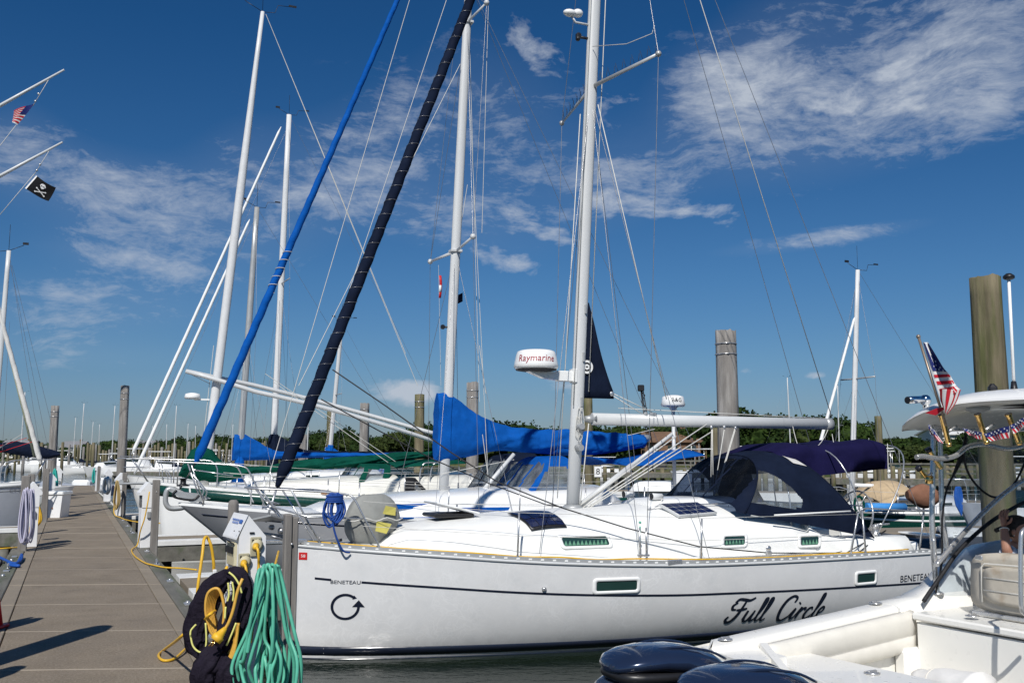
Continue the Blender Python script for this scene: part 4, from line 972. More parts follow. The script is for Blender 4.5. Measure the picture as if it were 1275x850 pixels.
# pulpit
mb = MB(); R0 = .0125
for sd_ in (-1, 1):
    top = smooth_path([V((-.62, sd_*.02, 2.10)), V((-.55, sd_*.22, 2.09)), V((-.1, sd_*.36, 2.07)), V((.5, sd_*.5, 2.02)), V((.62, sd_*.55, 1.95)), V((.72, sd_*.6, 1.75)), V((.95, sd_*.62, 1.33))], 5); mb.tube(top, R0, 8)
    mb.tube([V((-.12, sd_*.36, 2.07)), V((.15, sd_*.2, 1.62)), V((.3, sd_*.22, 1.38))], R0, 8); mb.tube([V((-.48, sd_*.24, 2.09)), V((-.2, sd_*.12, 1.75)), V((.02, sd_*.08, 1.40))], R0, 8)
    mb.tube([V((-.3, sd_*.17, 1.86)), V((.1, sd_*.3, 1.74)), V((.72, sd_*.6, 1.72))], R0*.85, 8)
mb.build('pulpit', STEEL, A)
MB().box((-.12, 0, 1.42), (.55, .16, .05), b=.015).lathe([(.035, -.09), (.035, .09)], (-.40, 0, 1.46), 10, Matrix.Rotation(pi/2, 3, 'X')).build('bow_roller', STEEL, A)
mb = MB(); mb.prism([(-.72, -.02, 1.66), (-.35, -.3, 1.76), (-.02, -.02, 1.66), (-.35, .26, 1.70)], (0, 0, .02)); mb.tube([V((-.05, 0, 1.47)), V((-.52, 0, 1.55)), V((-.55, 0, 1.68))], .022, 8); mb.build('anchor', ALUG, A)
mb = MB(); mb.tube(sag((-.3, -.05, 1.50), (.6, 0, 1.42), .05), .02, 6); mb.ball((-.18, -.08, 1.56), .05, 8); mb.ball((-.28, .05, 1.60), .04, 8); mb.build('anchor_chain', WIRE, A)
# stanchions, lifelines, pushpit, steering wheel
us = [2.56/9.75, 5.03/9.75]
stanchions(HA, us, .58, .1).build('stanchion', STEEL, A)
mb = MB()
for sd_ in (-1, 1):
    mb.tube([V((7.55, sd_*1.47, 1.08)), V((7.80, sd_*1.38, 1.66)), V((7.98, sd_*1.34, 1.72))], .014, 8); mb.tube([V((7.86, sd_*1.44, 1.08)), V((7.86, sd_*1.40, 1.70))], .014, 8)
    mb.tube(smooth_path([V((7.86, sd_*1.40, 1.70)), V((7.98, sd_*1.38, 1.73)), V((9.0, sd_*1.22, 1.66)), V((9.6, sd_*1.0, 1.64)), V((9.65, sd_*.5, 1.64))], 4), .0125, 8); mb.tube([V((9.2, sd_*1.12, 1.04)), V((9.35, sd_*1.1, 1.65))], .0125, 8)
mb.build('pushpit', STEEL, A)
mb = MB()
for sd_ in (-1, 1):
    for f in (1., .5):
        mb.tube([V((.72, sd_*.6, 1.33+.6*f)), V((2.56, sd_*1.12, 1.2+.58*f)), V((5.03, sd_*1.49, 1.09+.58*f)), V((7.8, sd_*1.38, 1.07+.58*f))], .0035, 5)
mb.build('lifelines', ROPEW, A)
P = AF.y(1046, 634, -1.38); MB().tube([AF.y(964, 641, -1.15), AF.y(1059, 636, -1.38)], .012, 6).build('rail_pad', WHITE, A)
wc = AF.y(1075, 640, 0.); mb = MB(); Rw = .40
wc = V((8.9, -.1, 1.52)); ring = [wc+V((.08*sin(a), Rw*cos(a), Rw*sin(a))) for a in [2*pi*k/36 for k in range(36)]]; mb.tube(ring, .014, 8, closed=True)
for k in range(6): mb.tube([wc, ring[k*6]], .008, 6)
mb.tube([wc, wc+V((-.2, 0, 0))], .03, 8); mb.build('steering_wheel', STEEL, A)
MB().loft([[V((8.55, y, z)) for y, z in ((-.14, .75), (.1, .75), (.1, 1.55), (-.14, 1.55))], [V((8.8, y, z)) for y, z in ((-.16, .75), (.12, .75), (.12, 1.65), (-.16, 1.65))]], True, True, False).build('steering_pedestal', WHITE, A)
# yellow shore cord lying along the near side deck
mb = MB(); P = []
for px, py in ((368, 673), (400, 680), (440, 686), (520, 689), (600, 693), (656, 689.5), (700, 694), (740, 691), (790, 697), (860, 699), (940, 698), (1020, 695), (1070, 693), (1110, 690), (1135, 684)):
    x = AF.y(px, py, -1.).x; u = AF.y(px, py, -1.3).x/9.75; u = max(.01, min(.97, u)); P.append(V((u*9.75, -(HA.b(u)-.09-.05*sin(px*.05)), HA.z(u)+.05+.012*sin(px*.2))))
solo('extension_cord', MB().tube([AF.M @ p for p in smooth_path(P, 4)], .0105, 6), YELC, 'yellow shore power cord lying along the side deck of the white sloop', 'cord', AF.M @ P[3])
# navy dodger with clear windows
rg0 = [V((5.86+.12*(1-sin(pi*i/24)), -.98*cos(pi*i/24), 1.70+.18*sin(pi*i/24)**.6)) for i in range(25)]
rg1 = arc(1.04, 1.68, 2.50, 24, 2.7, 6.08, 6.60); rg2 = arc(1.06, 1.50, 2.565, 24, 2.7, 7.1, 7.05); rg3 = arc(1.06, 1.27, 2.52, 24, 2.6, 8.38, 7.32)
def blend(rs, v):
    k = v*(len(rs)-1); i = min(int(k), len(rs)-2); f = k-i; return [a.lerp(b, f) for a, b in zip(rs[i], rs[i+1])]
def winmesh(rings, inside):
    c, w = MB(), MB()
    for i in range(len(rings)-1):
        for k in range(len(rings[0])-1):
            q = [rings[i][k], rings[i][k+1], rings[i+1][k+1], rings[i+1][k]]; m = sum(q, V((0, 0, 0)))/4
            (w if inside(m) else c).add(q, [(0, 1, 2, 3)], True)
    return c, w
def inpoly(x, y, P):
    r = False; j = len(P)-1
    for i in range(len(P)):
        if (P[i][1] > y) != (P[j][1] > y) and x < (P[j][0]-P[i][0])*(y-P[i][1])/(P[j][1]-P[i][1])+P[i][0]: r = not r
        j = i
    return r
def refine(r, n=3):
    out = []
    for a, b in zip(r[:-1], r[1:]): out += [a.lerp(b, k/n) for k in range(n)]
    return out+[r[-1]]
fr_r = [refine(blend([rg0, rg1], i/24)) for i in range(25)]
c1, w1 = winmesh(fr_r, lambda m: abs(m.y) < .90 and 1.80 < m.z < 2.44 and abs(abs(m.y)-.30) > .022)
sd_r = [refine(blend([rg1, rg2, rg3], i/150), 7) for i in range(151)]
WP = [(p.x, p.z) for p in (AF.y(*q, -1.0) for q in ((922, 622), (928, 587), (945, 584), (960, 587), (972, 594), (985, 606), (997, 622), (995, 633), (960, 629)))]
c2, w2 = winmesh(sd_r, lambda m: abs(m.y) > .5 and inpoly(m.x, m.z, WP))
dg = MB().add(c1.v, c1.f, True).add(c2.v, c2.f, True).build('dodger', NAVY, A)
MB().add(w1.v, w1.f, True).build('front_window', glassy('dark_vinyl', (.13, .17, .25), .9, .1, .10, (.03, .04, .06)), dg); MB().add(w2.v, w2.f, True).build('side_window', VINYL, dg)
pr = [blend([rg1, rg2, rg3], v) for v in (.66, .76, .86, .955)]; cx = (rg3[12]+rg1[12])/2
def proud(p): n = (p-V((p.x*.5+3.3, 0, 1.6))).normalized(); return p+V((0, n.y, n.z))*.012
MB().loft([[proud(p) for p in refine(r[7:20], 3)] for r in pr], False, False, True).build('white_patch', mat('white_canvas', (.62, .60, .57), .85), dg)
MB().tube(rg1, .014, 6).build('dodger_hem', NAVY, dg); MB().tube(rg3, .012, 6).build('dodger_hem', NAVY, dg); MB().tube([p+V((.5*(1-i/24) if False else 0, 0, -.0)) for i, p in enumerate(arc(.99, 1.3, 2.48, 24, 2.7, 6.9, 7.0))], .012, 6).build('dodger_hoop', STEEL, dg)
# things seen inside the dodger
MB().tube([V((6.9, -.3, 1.62)), V((7.3, -.45, 1.60)), ], .022, 8).tube([V((6.9, -.3, 1.62)), V((6.9, -.3, 1.75))], .02, 8).build('orange_handle', ORNG, A)
MB().tube([V((6.9, -.3, 1.75)), V((6.9, -.3, 1.86))], .03, 8).build('blue_grip', BLUE, A)
# things resting on the foredeck
g = AF.M @ V((.95, -.1, 1.33))
def bag():
    t = thing('sail_bag', 'grey canvas bag with a yellow patch lashed upright on the foredeck', 'bag', g, AF.rz); rings = []
    for i in range(15):
        v = i/14; w = .36*(sin(pi*(v*.93+.035)))**.42; d = .25*(sin(pi*(v*.9+.05)))**.5; c = V((.02*sin(v*4)-.05+.10*v, 0, .02+v*.64))
        rings.append([c+V((cos(a)*w*(1+.07*noise.noise(V((v*4, k*.6, 1)))), sin(a)*d*(1+.1*noise.noise(V((v*4, k*.6, 5)))), .02*noise.noise(V((k*.8, v*5, 2))))) for k, a in enumerate([2*pi*j/28 for j in range(28)])])
    MB().loft(rings, True, True, True).build('bag_body', mat('grey_canvas', (.27, .275, .26), .85, var=.15, vs=5, bump=.7, bs=9), t)
    mb = MB(); mb.add([V((-.02, -.30, .22)), V((.13, -.285, .18)), V((.20, -.265, .30)), V((.0, -.29, .34))], [(0, 1, 2, 3)]); mb.add([V((.08, -.275, .43)), V((.26, -.225, .40)), V((.27, -.205, .50)), V((.12, -.26, .53))], [(0, 1, 2, 3)]); mb.build('yellow_patch', mat('yellow_print', (.62, .55, .13), .7), t)
    MB().tube([V((-.36+.72*i/16, -.285+.3*(i/16-.5)**2, .36-.02*sin(i))) for i in range(17)], .008, 6).build('lashing', ROPEW, t)
bag()
def coil():
    c = AF.M @ V((.38, -.5, 1.97)); mb = MB(); rnd = random.Random(4)
    D = AF.M.to_3x3()
    for i in range(9):
        o_ = V((rnd.uniform(-.05, .05), rnd.uniform(-.03, .03), 0)); h = rnd.uniform(.2, .36); w = rnd.uniform(.05, .11)
        P = [c+D @ (o_+V((0, 0, .06))), c+D @ (o_+V((-w, -.02, -h*.5))), c+D @ (o_+V((-w*.2, -.03, -h))), c+D @ (o_+V((w, -.02, -h*.5)))]; mb.tube(smooth_path(P, 6, True), .0125, 6, closed=True)
    for i in range(4): P = [c+D @ V((.1*cos(a), .04*sin(a)-.02, .03-.025*i)) for a in [2*pi*k/14 for k in range(14)]]; mb.tube(P, .0125, 6, closed=True)
    mb.tube(smooth_path([c+D @ V((-.05, -.03, -.1)), c+D @ V((.0, -.05, -.4)), c+D @ V((.1, -.05, -.62)), c+D @ V((.2, -.02, -.66))], 6), .0125, 6)
    solo('coiled_rope', mb, mat('blue_rope', (.01, .06, .28), .7, var=.2, vs=60), 'bright blue coiled rope hung on the bow rail beside the grey bag', 'rope', c)
coil()
WSPAR = mat('white_painted_spar', (.66, .665, .665), .35, var=.04)
# ================================================================ second boat: grey hull, royal blue canvas
BF = Frame((-5.88, 17.21, 0), radians(23))
B = thing('sailboat', 'grey hulled sloop with royal blue boom cover and blue rolled headsail', 'sailboat', BF.loc, BF.rz)
HB_ = Hull(11.2, [0, .05, .12, .25, .4, .55, .7, .85, 1], [.03, .4, .8, 1.3, 1.62, 1.75, 1.72, 1.5, 1.1], [0, .2, .4, .6, .8, 1], [1.62, 1.44, 1.32, 1.27, 1.27, 1.3], rake=2.5, tr=.2, p=2.6, q=1.7, rk_pow=4)
HB_.shell(50, 16).build('hull', HULLG, B); HB_.deck(.12).build('deck', WHITE, B)
HB_.band(lambda u: HB_.z(u)-.13, lambda u: HB_.z(u)-.165, .02, 1).build('cove_stripe', GELDK, B)
HB_.band(lambda u: HB_.z(u)-.22, lambda u: HB_.z(u)-.34, .28, 1).build('blue_stripe', BLUE, B)
HB_.rail(.05, .03, .0, 1).build('toe_rail', WHITE, B)
trunk([(2.2, .4, 1.46, 1.50), (2.6, .8, 1.44, 1.62), (4, 1.05, 1.38, 1.78), (6, 1.2, 1.3, 1.86), (8, 1.2, 1.3, 1.9), (8.3, 1.15, 1.3, 1.7)], 18, 4).build('cabin_trunk', WHITE, B)
def strip_(px0, px1, py, y, h, m, par, nm, fr):
    a, b = fr.y(px0, py, y), fr.y(px1, py-1.5, y); MB().loft([[a+V((0, -.02, h)), a+V((0, .02, h)), a+V((0, .02, -h)), a+V((0, -.02, -h))], [b+V((0, -.02, h)), b+V((0, .02, h)), b+V((0, .02, -h)), b+V((0, -.02, -h))]], True, True, False).build(nm, m, par)
strip_(459, 536, 631, -1.02, .045, BLUE, B, 'long_window_cover', BF); strip_(572, 660, 634, -1.16, .03, BLUE, B, 'long_window_cover', BF); strip_(430, 700, 645, -1.5, .014, BLUE, B, 'blue_deck_line', BF)
bm0, bm1 = BF.y(552, 612, 0), BF.y(583, 0, 0); bmt = bm0+(bm1-bm0)*1.10
spar(bm0-V((0, 0, .1)), bmt, .10, .075, .85).build('mast', ALU, B)
def onB(z): return bm0.lerp(bm1, (z-bm0.z)/(bm1.z-bm0.z))
mb = MB()
for zz, x, y in ((6.6, 5.03, 1.30), (11.5, 5.43, .95)):
    for s_ in (-1, 1): mb.tube([onB(zz)+V((0, s_*.06, 0)), V((x, s_*y, zz+.02))], [.035, .028], 10, flat=.45); mb.ball(V((x, s_*y, zz+.02)), .06, 8)
    mb.box(onB(zz), (.24, .2, .06), b=.01)
mb.build('spreaders', ALU, B)
w_ = []
for s_ in (-1, 1): w_ += [(V((5.43, s_*.95, 11.5)), V((5.03, s_*1.3, 6.6))), (V((5.03, s_*1.3, 6.6)), V((5.1, s_*1.5, 1.35))), (onB(6.6), V((4.3, s_*1.35, 1.38))), (onB(6.6), V((5.8, s_*1.5, 1.3))), (onB(12.2), V((5.43, s_*.95, 11.5))), (onB(11.5), V((5.03, s_*1.3, 6.6)))]
w_ += [(onB(12.4), V((11.0, .8, 1.3))), (onB(12.4), V((11.0, -.8, 1.3)))]
wires(w_, .005).build('standing_rigging', WIRE, B)
q0 = BF.y(243, 577, 0); q1 = BF.y(495, 0, 0); q1 = q0+(q1-q0)*1.03
fs = furled(q0, q1, .080, .050, 24, seed=7).build('furled_headsail', BLUE, B)
spiral(q0, q1, .080, .05, 60, .007, .33, .42).build('spiral_lashing', ROPEW, fs)
MB().tube([BF.y(222, 612, 0), q0], .013, 6).lathe([(.11, 0), (.11, .02), (.05, .04), (.05, .12), (.10, .14)], BF.y(228, 605, 0), 14).build('furler_drum', BLACK, B)
wires([(BF.y(510, 0, 0), BF.y(330, 608, 0)), (BF.y(556, 0, 0), BF.y(360, 585, -.6)), (BF.y(560, 60, -.05), BF.y(505, 200, -.3)), (BF.y(573, 80, -.1), BF.y(372, 480, -.6))], .007).build('running_rigging', ROPEW, B)
wires([(onB(11.2), BF.y(610, 640, -.3)), (onB(6.3), BF.y(582, 230, 0)), (BF.y(585, 60, 0), BF.y(597, 500, -.1)), (BF.y(608, 8, 0), BF.y(600, 290, 0))], .006).build('halyards', ROPEW, B)
polycover('boom_cover', BF, [(544, 489), (556, 490), (572, 499), (588, 511), (605, 521), (640, 532), (680, 534), (740, 537), (800, 541)], [(541, 574), (560, 573), (590, 567), (620, 561), (650, 563), (700, 567), (740, 566), (770, 562), (800, 557)], lambda f: .19+.05*sin(pi*min(1, f*1.2)), BLUE, B, 3, .055, pinch=.8)
mb = MB(); e = BF.y(803, 545, 0); mb.tube([e-V((.15, 0, 0)), e+V((.10, 0, 0))], .075, 12); mb.build('boom_end', ALUG, B)
# bimini and dodger
def canvas_roof(name, fr, px, hw, m, par, zdrop=.12, th=.02):
    P = [fr.y(*q, 0) for q in px]; g = [[V((p.x, y, p.z-zdrop*(abs(y)/hw)**2.2)) for y in [hw*(-1+2*k/10) for k in range(11)]] for p in smooth_path(P, 4)]; return MB().slab(g, th).build(name, m, par)
canvas_roof('bimini', BF, [(728, 568), (770, 571), (815, 563), (846, 559)], .95, BLUE, B)
def dodger(fr, par, px_fl, px_fu, px_au, px_al, hw, m, win=VINYLD, name='dodger'):
    """canvas spray hood: four side-view corners (front-low, front-up, aft-up, aft-low) on the near side"""
    fl, fu, au, al = [fr.y(*q, -hw*.9) for q in (px_fl, px_fu, px_au, px_al)]
    r0 = [V((fl.x, -hw*cos(pi*i/36), fl.z)) for i in range(37)]; r1 = arc(hw, fl.z, fu.z, 36, 3., fl.x+.1*(fu.x-fl.x), fu.x); r2 = arc(hw, al.z, au.z, 36, 3., al.x, au.x)
    R1 = [blend([r0, r1], i/12) for i in range(13)]; R2 = [blend([r1, r2], i/12) for i in range(13)]
    zl, zh = fl.z+.12*(fu.z-fl.z), fl.z+.85*(fu.z-fl.z)
    c1, w1 = winmesh(R1, lambda q: zl < q.z < zh and abs(abs(q.y)-hw*.33) > .04*hw and abs(q.y) < hw*.88)
    xa, xb = sorted((fl.x, al.x)); c2, w2 = winmesh(R2, lambda q: abs(q.y) > hw*.7 and zl+.05 < q.z < zh-.05 and lerp(fl.x, fu.x, (q.z-fl.z)/(fu.z-fl.z))+.12 < q.x < lerp(al.x, au.x, (q.z-al.z)/(au.z-al.z))-.15)
    d = MB().add(c1.v, c1.f, True).add(c2.v, c2.f, True).build(name, m, par); MB().add(w1.v, w1.f, True).add(w2.v, w2.f, True).build('clear_window', win, d); return d
dodger(BF, B, (642, 630), (688, 568), (716, 567), (722, 632), .95, BLUE)
MB().tube([BF.y(586, 545+83, -.1), BF.y(640, 565, -.1)], .04, 8).build('vang', ALU, B)
wires([(BF.y(548, 590, -.1), BF.y(640, 572, -.1)), (BF.y(735, 553, -.1), BF.y(815, 534, -.1)), (BF.y(600, 535, -.2), BF.y(612, 625, -.3)), (BF.y(605, 490, -.2), BF.y(597, 430, -.1))], .007).build('control_lines', ROPEW, B)
mb = MB(); R0 = .014
for sd_ in (-1, 1):
    mb.tube(smooth_path([BF.y(196, 575, 0)+V((0, sd_*.05, 0)), BF.y(215, 575, -.3)+V((0, (sd_+1)*.3, 0)), BF.y(262, 577, -.45)+V((0, (sd_+1)*.45, 0)), BF.y(300, 580, -.6)+V((0, (sd_+1)*.6, 0)), BF.y(312, 590, -.65)+V((0, (sd_+1)*.65, 0)), BF.y(330, 630, -.7)+V((0, (sd_+1)*.7, 0))], 5), R0, 7)
    mb.tube([BF.y(238, 577, -.35)+V((0, (sd_+1)*.35, 0)), BF.y(255, 630, -.25)+V((0, (sd_+1)*.25, 0))], R0, 7); mb.tube([BF.y(240, 590, -.35)+V((0, (sd_+1)*.35, 0)), BF.y(258, 612, -.3)+V((0, (sd_+1)*.3, 0)), BF.y(252, 628, -.3)+V((0, (sd_+1)*.3, 0))], R0, 7)
    mb.tube([BF.y(243, 585, -.4)+V((0, (sd_+1)*.4, 0)), BF.y(290, 592, -.6)+V((0, (sd_+1)*.6, 0))], R0*.8, 7)
mb.build('pulpit', STEEL, B)
us = [.12, .26, .4, .52, .64, .76, .88, .97]; stanchions(HB_, us, .62).build('stanchion', STEEL, B); lifelines(HB_, [.07]+us, .62).build('lifelines', ROPEW, B)
# bow anchor in its cheeks
mb = MB(); P = [BF.y(*q, 0) for q in ((206, 618), (209, 608), (228, 610), (246, 616), (228, 622), (216, 628))]
mb.tube(smooth_path([BF.y(*q, 0) for q in ((242, 622), (212, 608), (206, 622), (211, 632), (226, 632), (236, 628))], 5), .045, 8); mb.prism([p+V((0, -.1, 0)) for p in [BF.y(*q, 0) for q in ((209, 610), (246, 614), (262, 620), (240, 626), (222, 618))]], (0, .2, 0)); mb.build('anchor', ALUG, B)
MB().tube(smooth_path([BF.y(*q, -.1) for q in ((220, 610), (215, 616), (222, 620), (240, 622), (248, 616))], 4), .02, 6).build('anchor_guard', BLACK, B)
# flag halyard with two small flags under the left spreader
wires([(BF.y(546, 330, .9), BF.y(549, 480, .9))], .004).build('flag_halyard', ROPEW, B)
g2 = [[BF.y(px, py, .89) for px in (546.8, 549.6)] for py in (355, 363)]; MB().slab(g2, .004, V((0, 1, 0))).build('signal_flag_white', WHITE, B)
mb = MB(); g = [[BF.y(px+1.0*sin(j*.9), py, .9) for px in (546.5, 548, 549.5)] for j, py in enumerate((343, 350, 357, 364, 371))]; MB().slab(g, .004, V((0, 1, 0))).build('signal_flag', RED, B)
g = [[BF.y(px, py+2*sin(px*.5), .4) for px in (567, 571, 576)] for py in (366, 371, 377)]; MB().slab(g, .004, V((0, 1, 0))).build('burgee', NAVY, B)
MB().box(BF.y(553, 407, 0)-V((.03, 0, 0)), (.08, .08, .09), b=.02).tube([BF.y(553, 407, 0), onB(BF.y(553, 407, 0).z)], .02, 6).build('mast_light', BLACK, B)
# dock-side line of radar beyond ------------------------------------------------------------
# ================================================================ third boat: wishbone rig, green canvas and stripe
CF = Frame((-8.41, 23.1, 0), radians(23))
Cb = thing('sailboat', 'white sailboat with dark green sheer stripe, green sail cover and wishbone poles', 'sailboat', CF.loc, CF.rz)
HC = Hull(12.0, [0, .05, .12, .25, .4, .55, .7, .85, 1], [.03, .6, 1.05, 1.55, 1.85, 1.95, 1.9, 1.65, 1.3], [0, .2, .4, .6, .8, 1], [1.80, 1.58, 1.42, 1.34, 1.32, 1.36], rake=.25, tr=.1, p=3, q=2)
HC.shell(40, 12).build('hull', WHITE, Cb); HC.deck(.12).build('deck', CREAM, Cb)
HC.band(lambda u: HC.z(u)-.01, lambda u: HC.z(u)-.26, .0, 1).build('sheer_stripe', GREENG, Cb)
HC.rail(.06, .05, 0, 1).build('toe_rail', WHITE, Cb)
trunk([(2.0, .7, 1.55, 1.6), (2.3, 1., 1.5, 1.85), (5, 1.25, 1.4, 2.0), (7.6, 1.3, 1.35, 2.05), (7.9, 1.25, 1.35, 1.7)], 16, 4.5).build('cabin_trunk', CREAM, Cb)
cm0, cm1 = CF.y(258, 560, 0), CF.y(327, 15, 0); mC = spar(cm0-V((.05, 0, .9)), cm1, .108, .10, .45).build('mast', WSPAR, Cb)
def arrows(par, p, s=1.):
    mb = MB(); mb.tube([p, p+V((-.45*s, 0, .22*s))], .008, 5); mb.tube([p, p+V((.3*s, -.1, -.02)), p+V((.38*s, -.1, .2*s)), p+V((.7*s, -.1, .22*s))], .008, 5)
    mb.box(p+V((-.5*s, 0, .28*s)), (.18*s, .02, .08*s)); mb.box(p+V((.75*s, -.1, .24*s)), (.2*s, .02, .05*s)); mb.tube([p, p+V((0, 0, .9*s))], .006, 4); return mb.build('wind_instruments', BLACK, par)
arrows(Cb, cm1)
wb0, wb1 = CF.y(232, 462, 0), CF.y(545, 543, 0)
for s_ in (-1, 1):
    P = [wb0.lerp(wb1, t)+V((0, s_*.46*sin(pi*t)**.7, .10*sin(pi*t)-(.17 if s_ < 0 else -.05)*min(1, t*4))) for t in [i/16 for i in range(17)]]
    MB().tube(P, .055, 10).build('wishbone_pole', ALU, Cb)
wires([(CF.y(234, 464, 0), CF.y(262, 478, 0)), (CF.y(330, 465, 0), CF.y(560, 620, -.3)), (CF.y(340, 475, 0), CF.y(575, 640, -.6)), (CF.y(331, 18, 0), CF.y(520, 480, 0)), (CF.y(331, 18, 0), CF.y(505, 440, 0)), (CF.y(266, 430, 0), CF.y(254, 540, 0))], .008).build('running_rigging', ROPEW, Cb)
polycover('sail_cover', CF, [(238, 560), (250, 553), (262, 556), (275, 573), (295, 580), (330, 579), (380, 572), (440, 568), (500, 563), (545, 561)], [(222, 592), (235, 596), (260, 600), (290, 597), (310, 590), (340, 588), (380, 586), (440, 581), (500, 574), (545, 568)], lambda f: .30-.12*f, GREENC, Cb, 9, .06, pinch=.8)
r_ = CF.y(245, 494, 0); MB().lathe([(.17, 0), (.19, .04), (.17, .12), (.05, .15)], (r_.x-.1, 0, r_.z-.05), 20).box((r_.x+.12, 0, r_.z-.06), (.35, .08, .04)).build('radar_dome', WHITE, Cb)
dodger(CF, Cb, (440, 608), (458, 577), (492, 577), (473, 620), 1.15, GREENC, VINYL)
canvas_roof('bimini', CF, [(476, 575), (520, 572), (560, 570)], 1.25, GREENC, Cb)
MB().box(CF.y(420, 607, -1.0)+V((0, .3, .0)), (1.6, .5, .16), b=.05).build('deck_locker', CREAM, Cb)
for a_, b_ in (((400, 614), (425, 616)), ((436, 620), (472, 622))): MB().tube([CF.y(*a_, -1.2), CF.y(*b_, -1.2)], .03, 6).build('handrail', WOODT, Cb)
mb = MB()
for px in (522, 535): mb.tube(smooth_path([CF.y(px, 615, -1.2), CF.y(px+1, 590, -1.2), CF.y(px+6, 577, -1.2), CF.y(px+22, 576, -1.2)], 5), .02, 7)
mb.build('stern_arch', STEEL, Cb)
MB().box(CF.y(510, 612, -1.4), (.25, .1, .7), b=.03).box(CF.y(530, 612, -1.4), (.9, .05, .08), R=Matrix.Rotation(.8, 3, 'Y')).build('outboard_bracket', BLACK, Cb)
mb = MB()
for sd_ in (-1, 1): mb.tube(smooth_path([V((-.9, sd_*.05, 2.42)), V((-.7, sd_*.3, 2.42)), V((.6, sd_*.75, 2.38)), V((1.2, sd_*.95, 2.3)), V((1.25, sd_*.95, 1.7))], 4), .015, 7); mb.tube([V((-.6, sd_*.3, 2.42)), V((-.2, sd_*.2, 1.85))], .015, 7); mb.tube([V((.4, sd_*.7, 2.38)), V((.4, sd_*.6, 1.8))], .015, 7)
mb.build('pulpit', STEEL, Cb)
MB().box((-.35, 0, 1.83), (1.0, .22, .05), b=.02).tube([V((-.8, -.1, 1.88)), V((-.8, .1, 1.88))], .05, 10).build('bow_platform', ALUG, Cb)
stanchions(HC, [.2, .33, .46, .6, .74, .88], .65).build('stanchion', STEEL, Cb); lifelines(HC, [.1, .2, .33, .46, .6, .74, .88, .97], .65).build('lifelines', ROPEW, Cb)
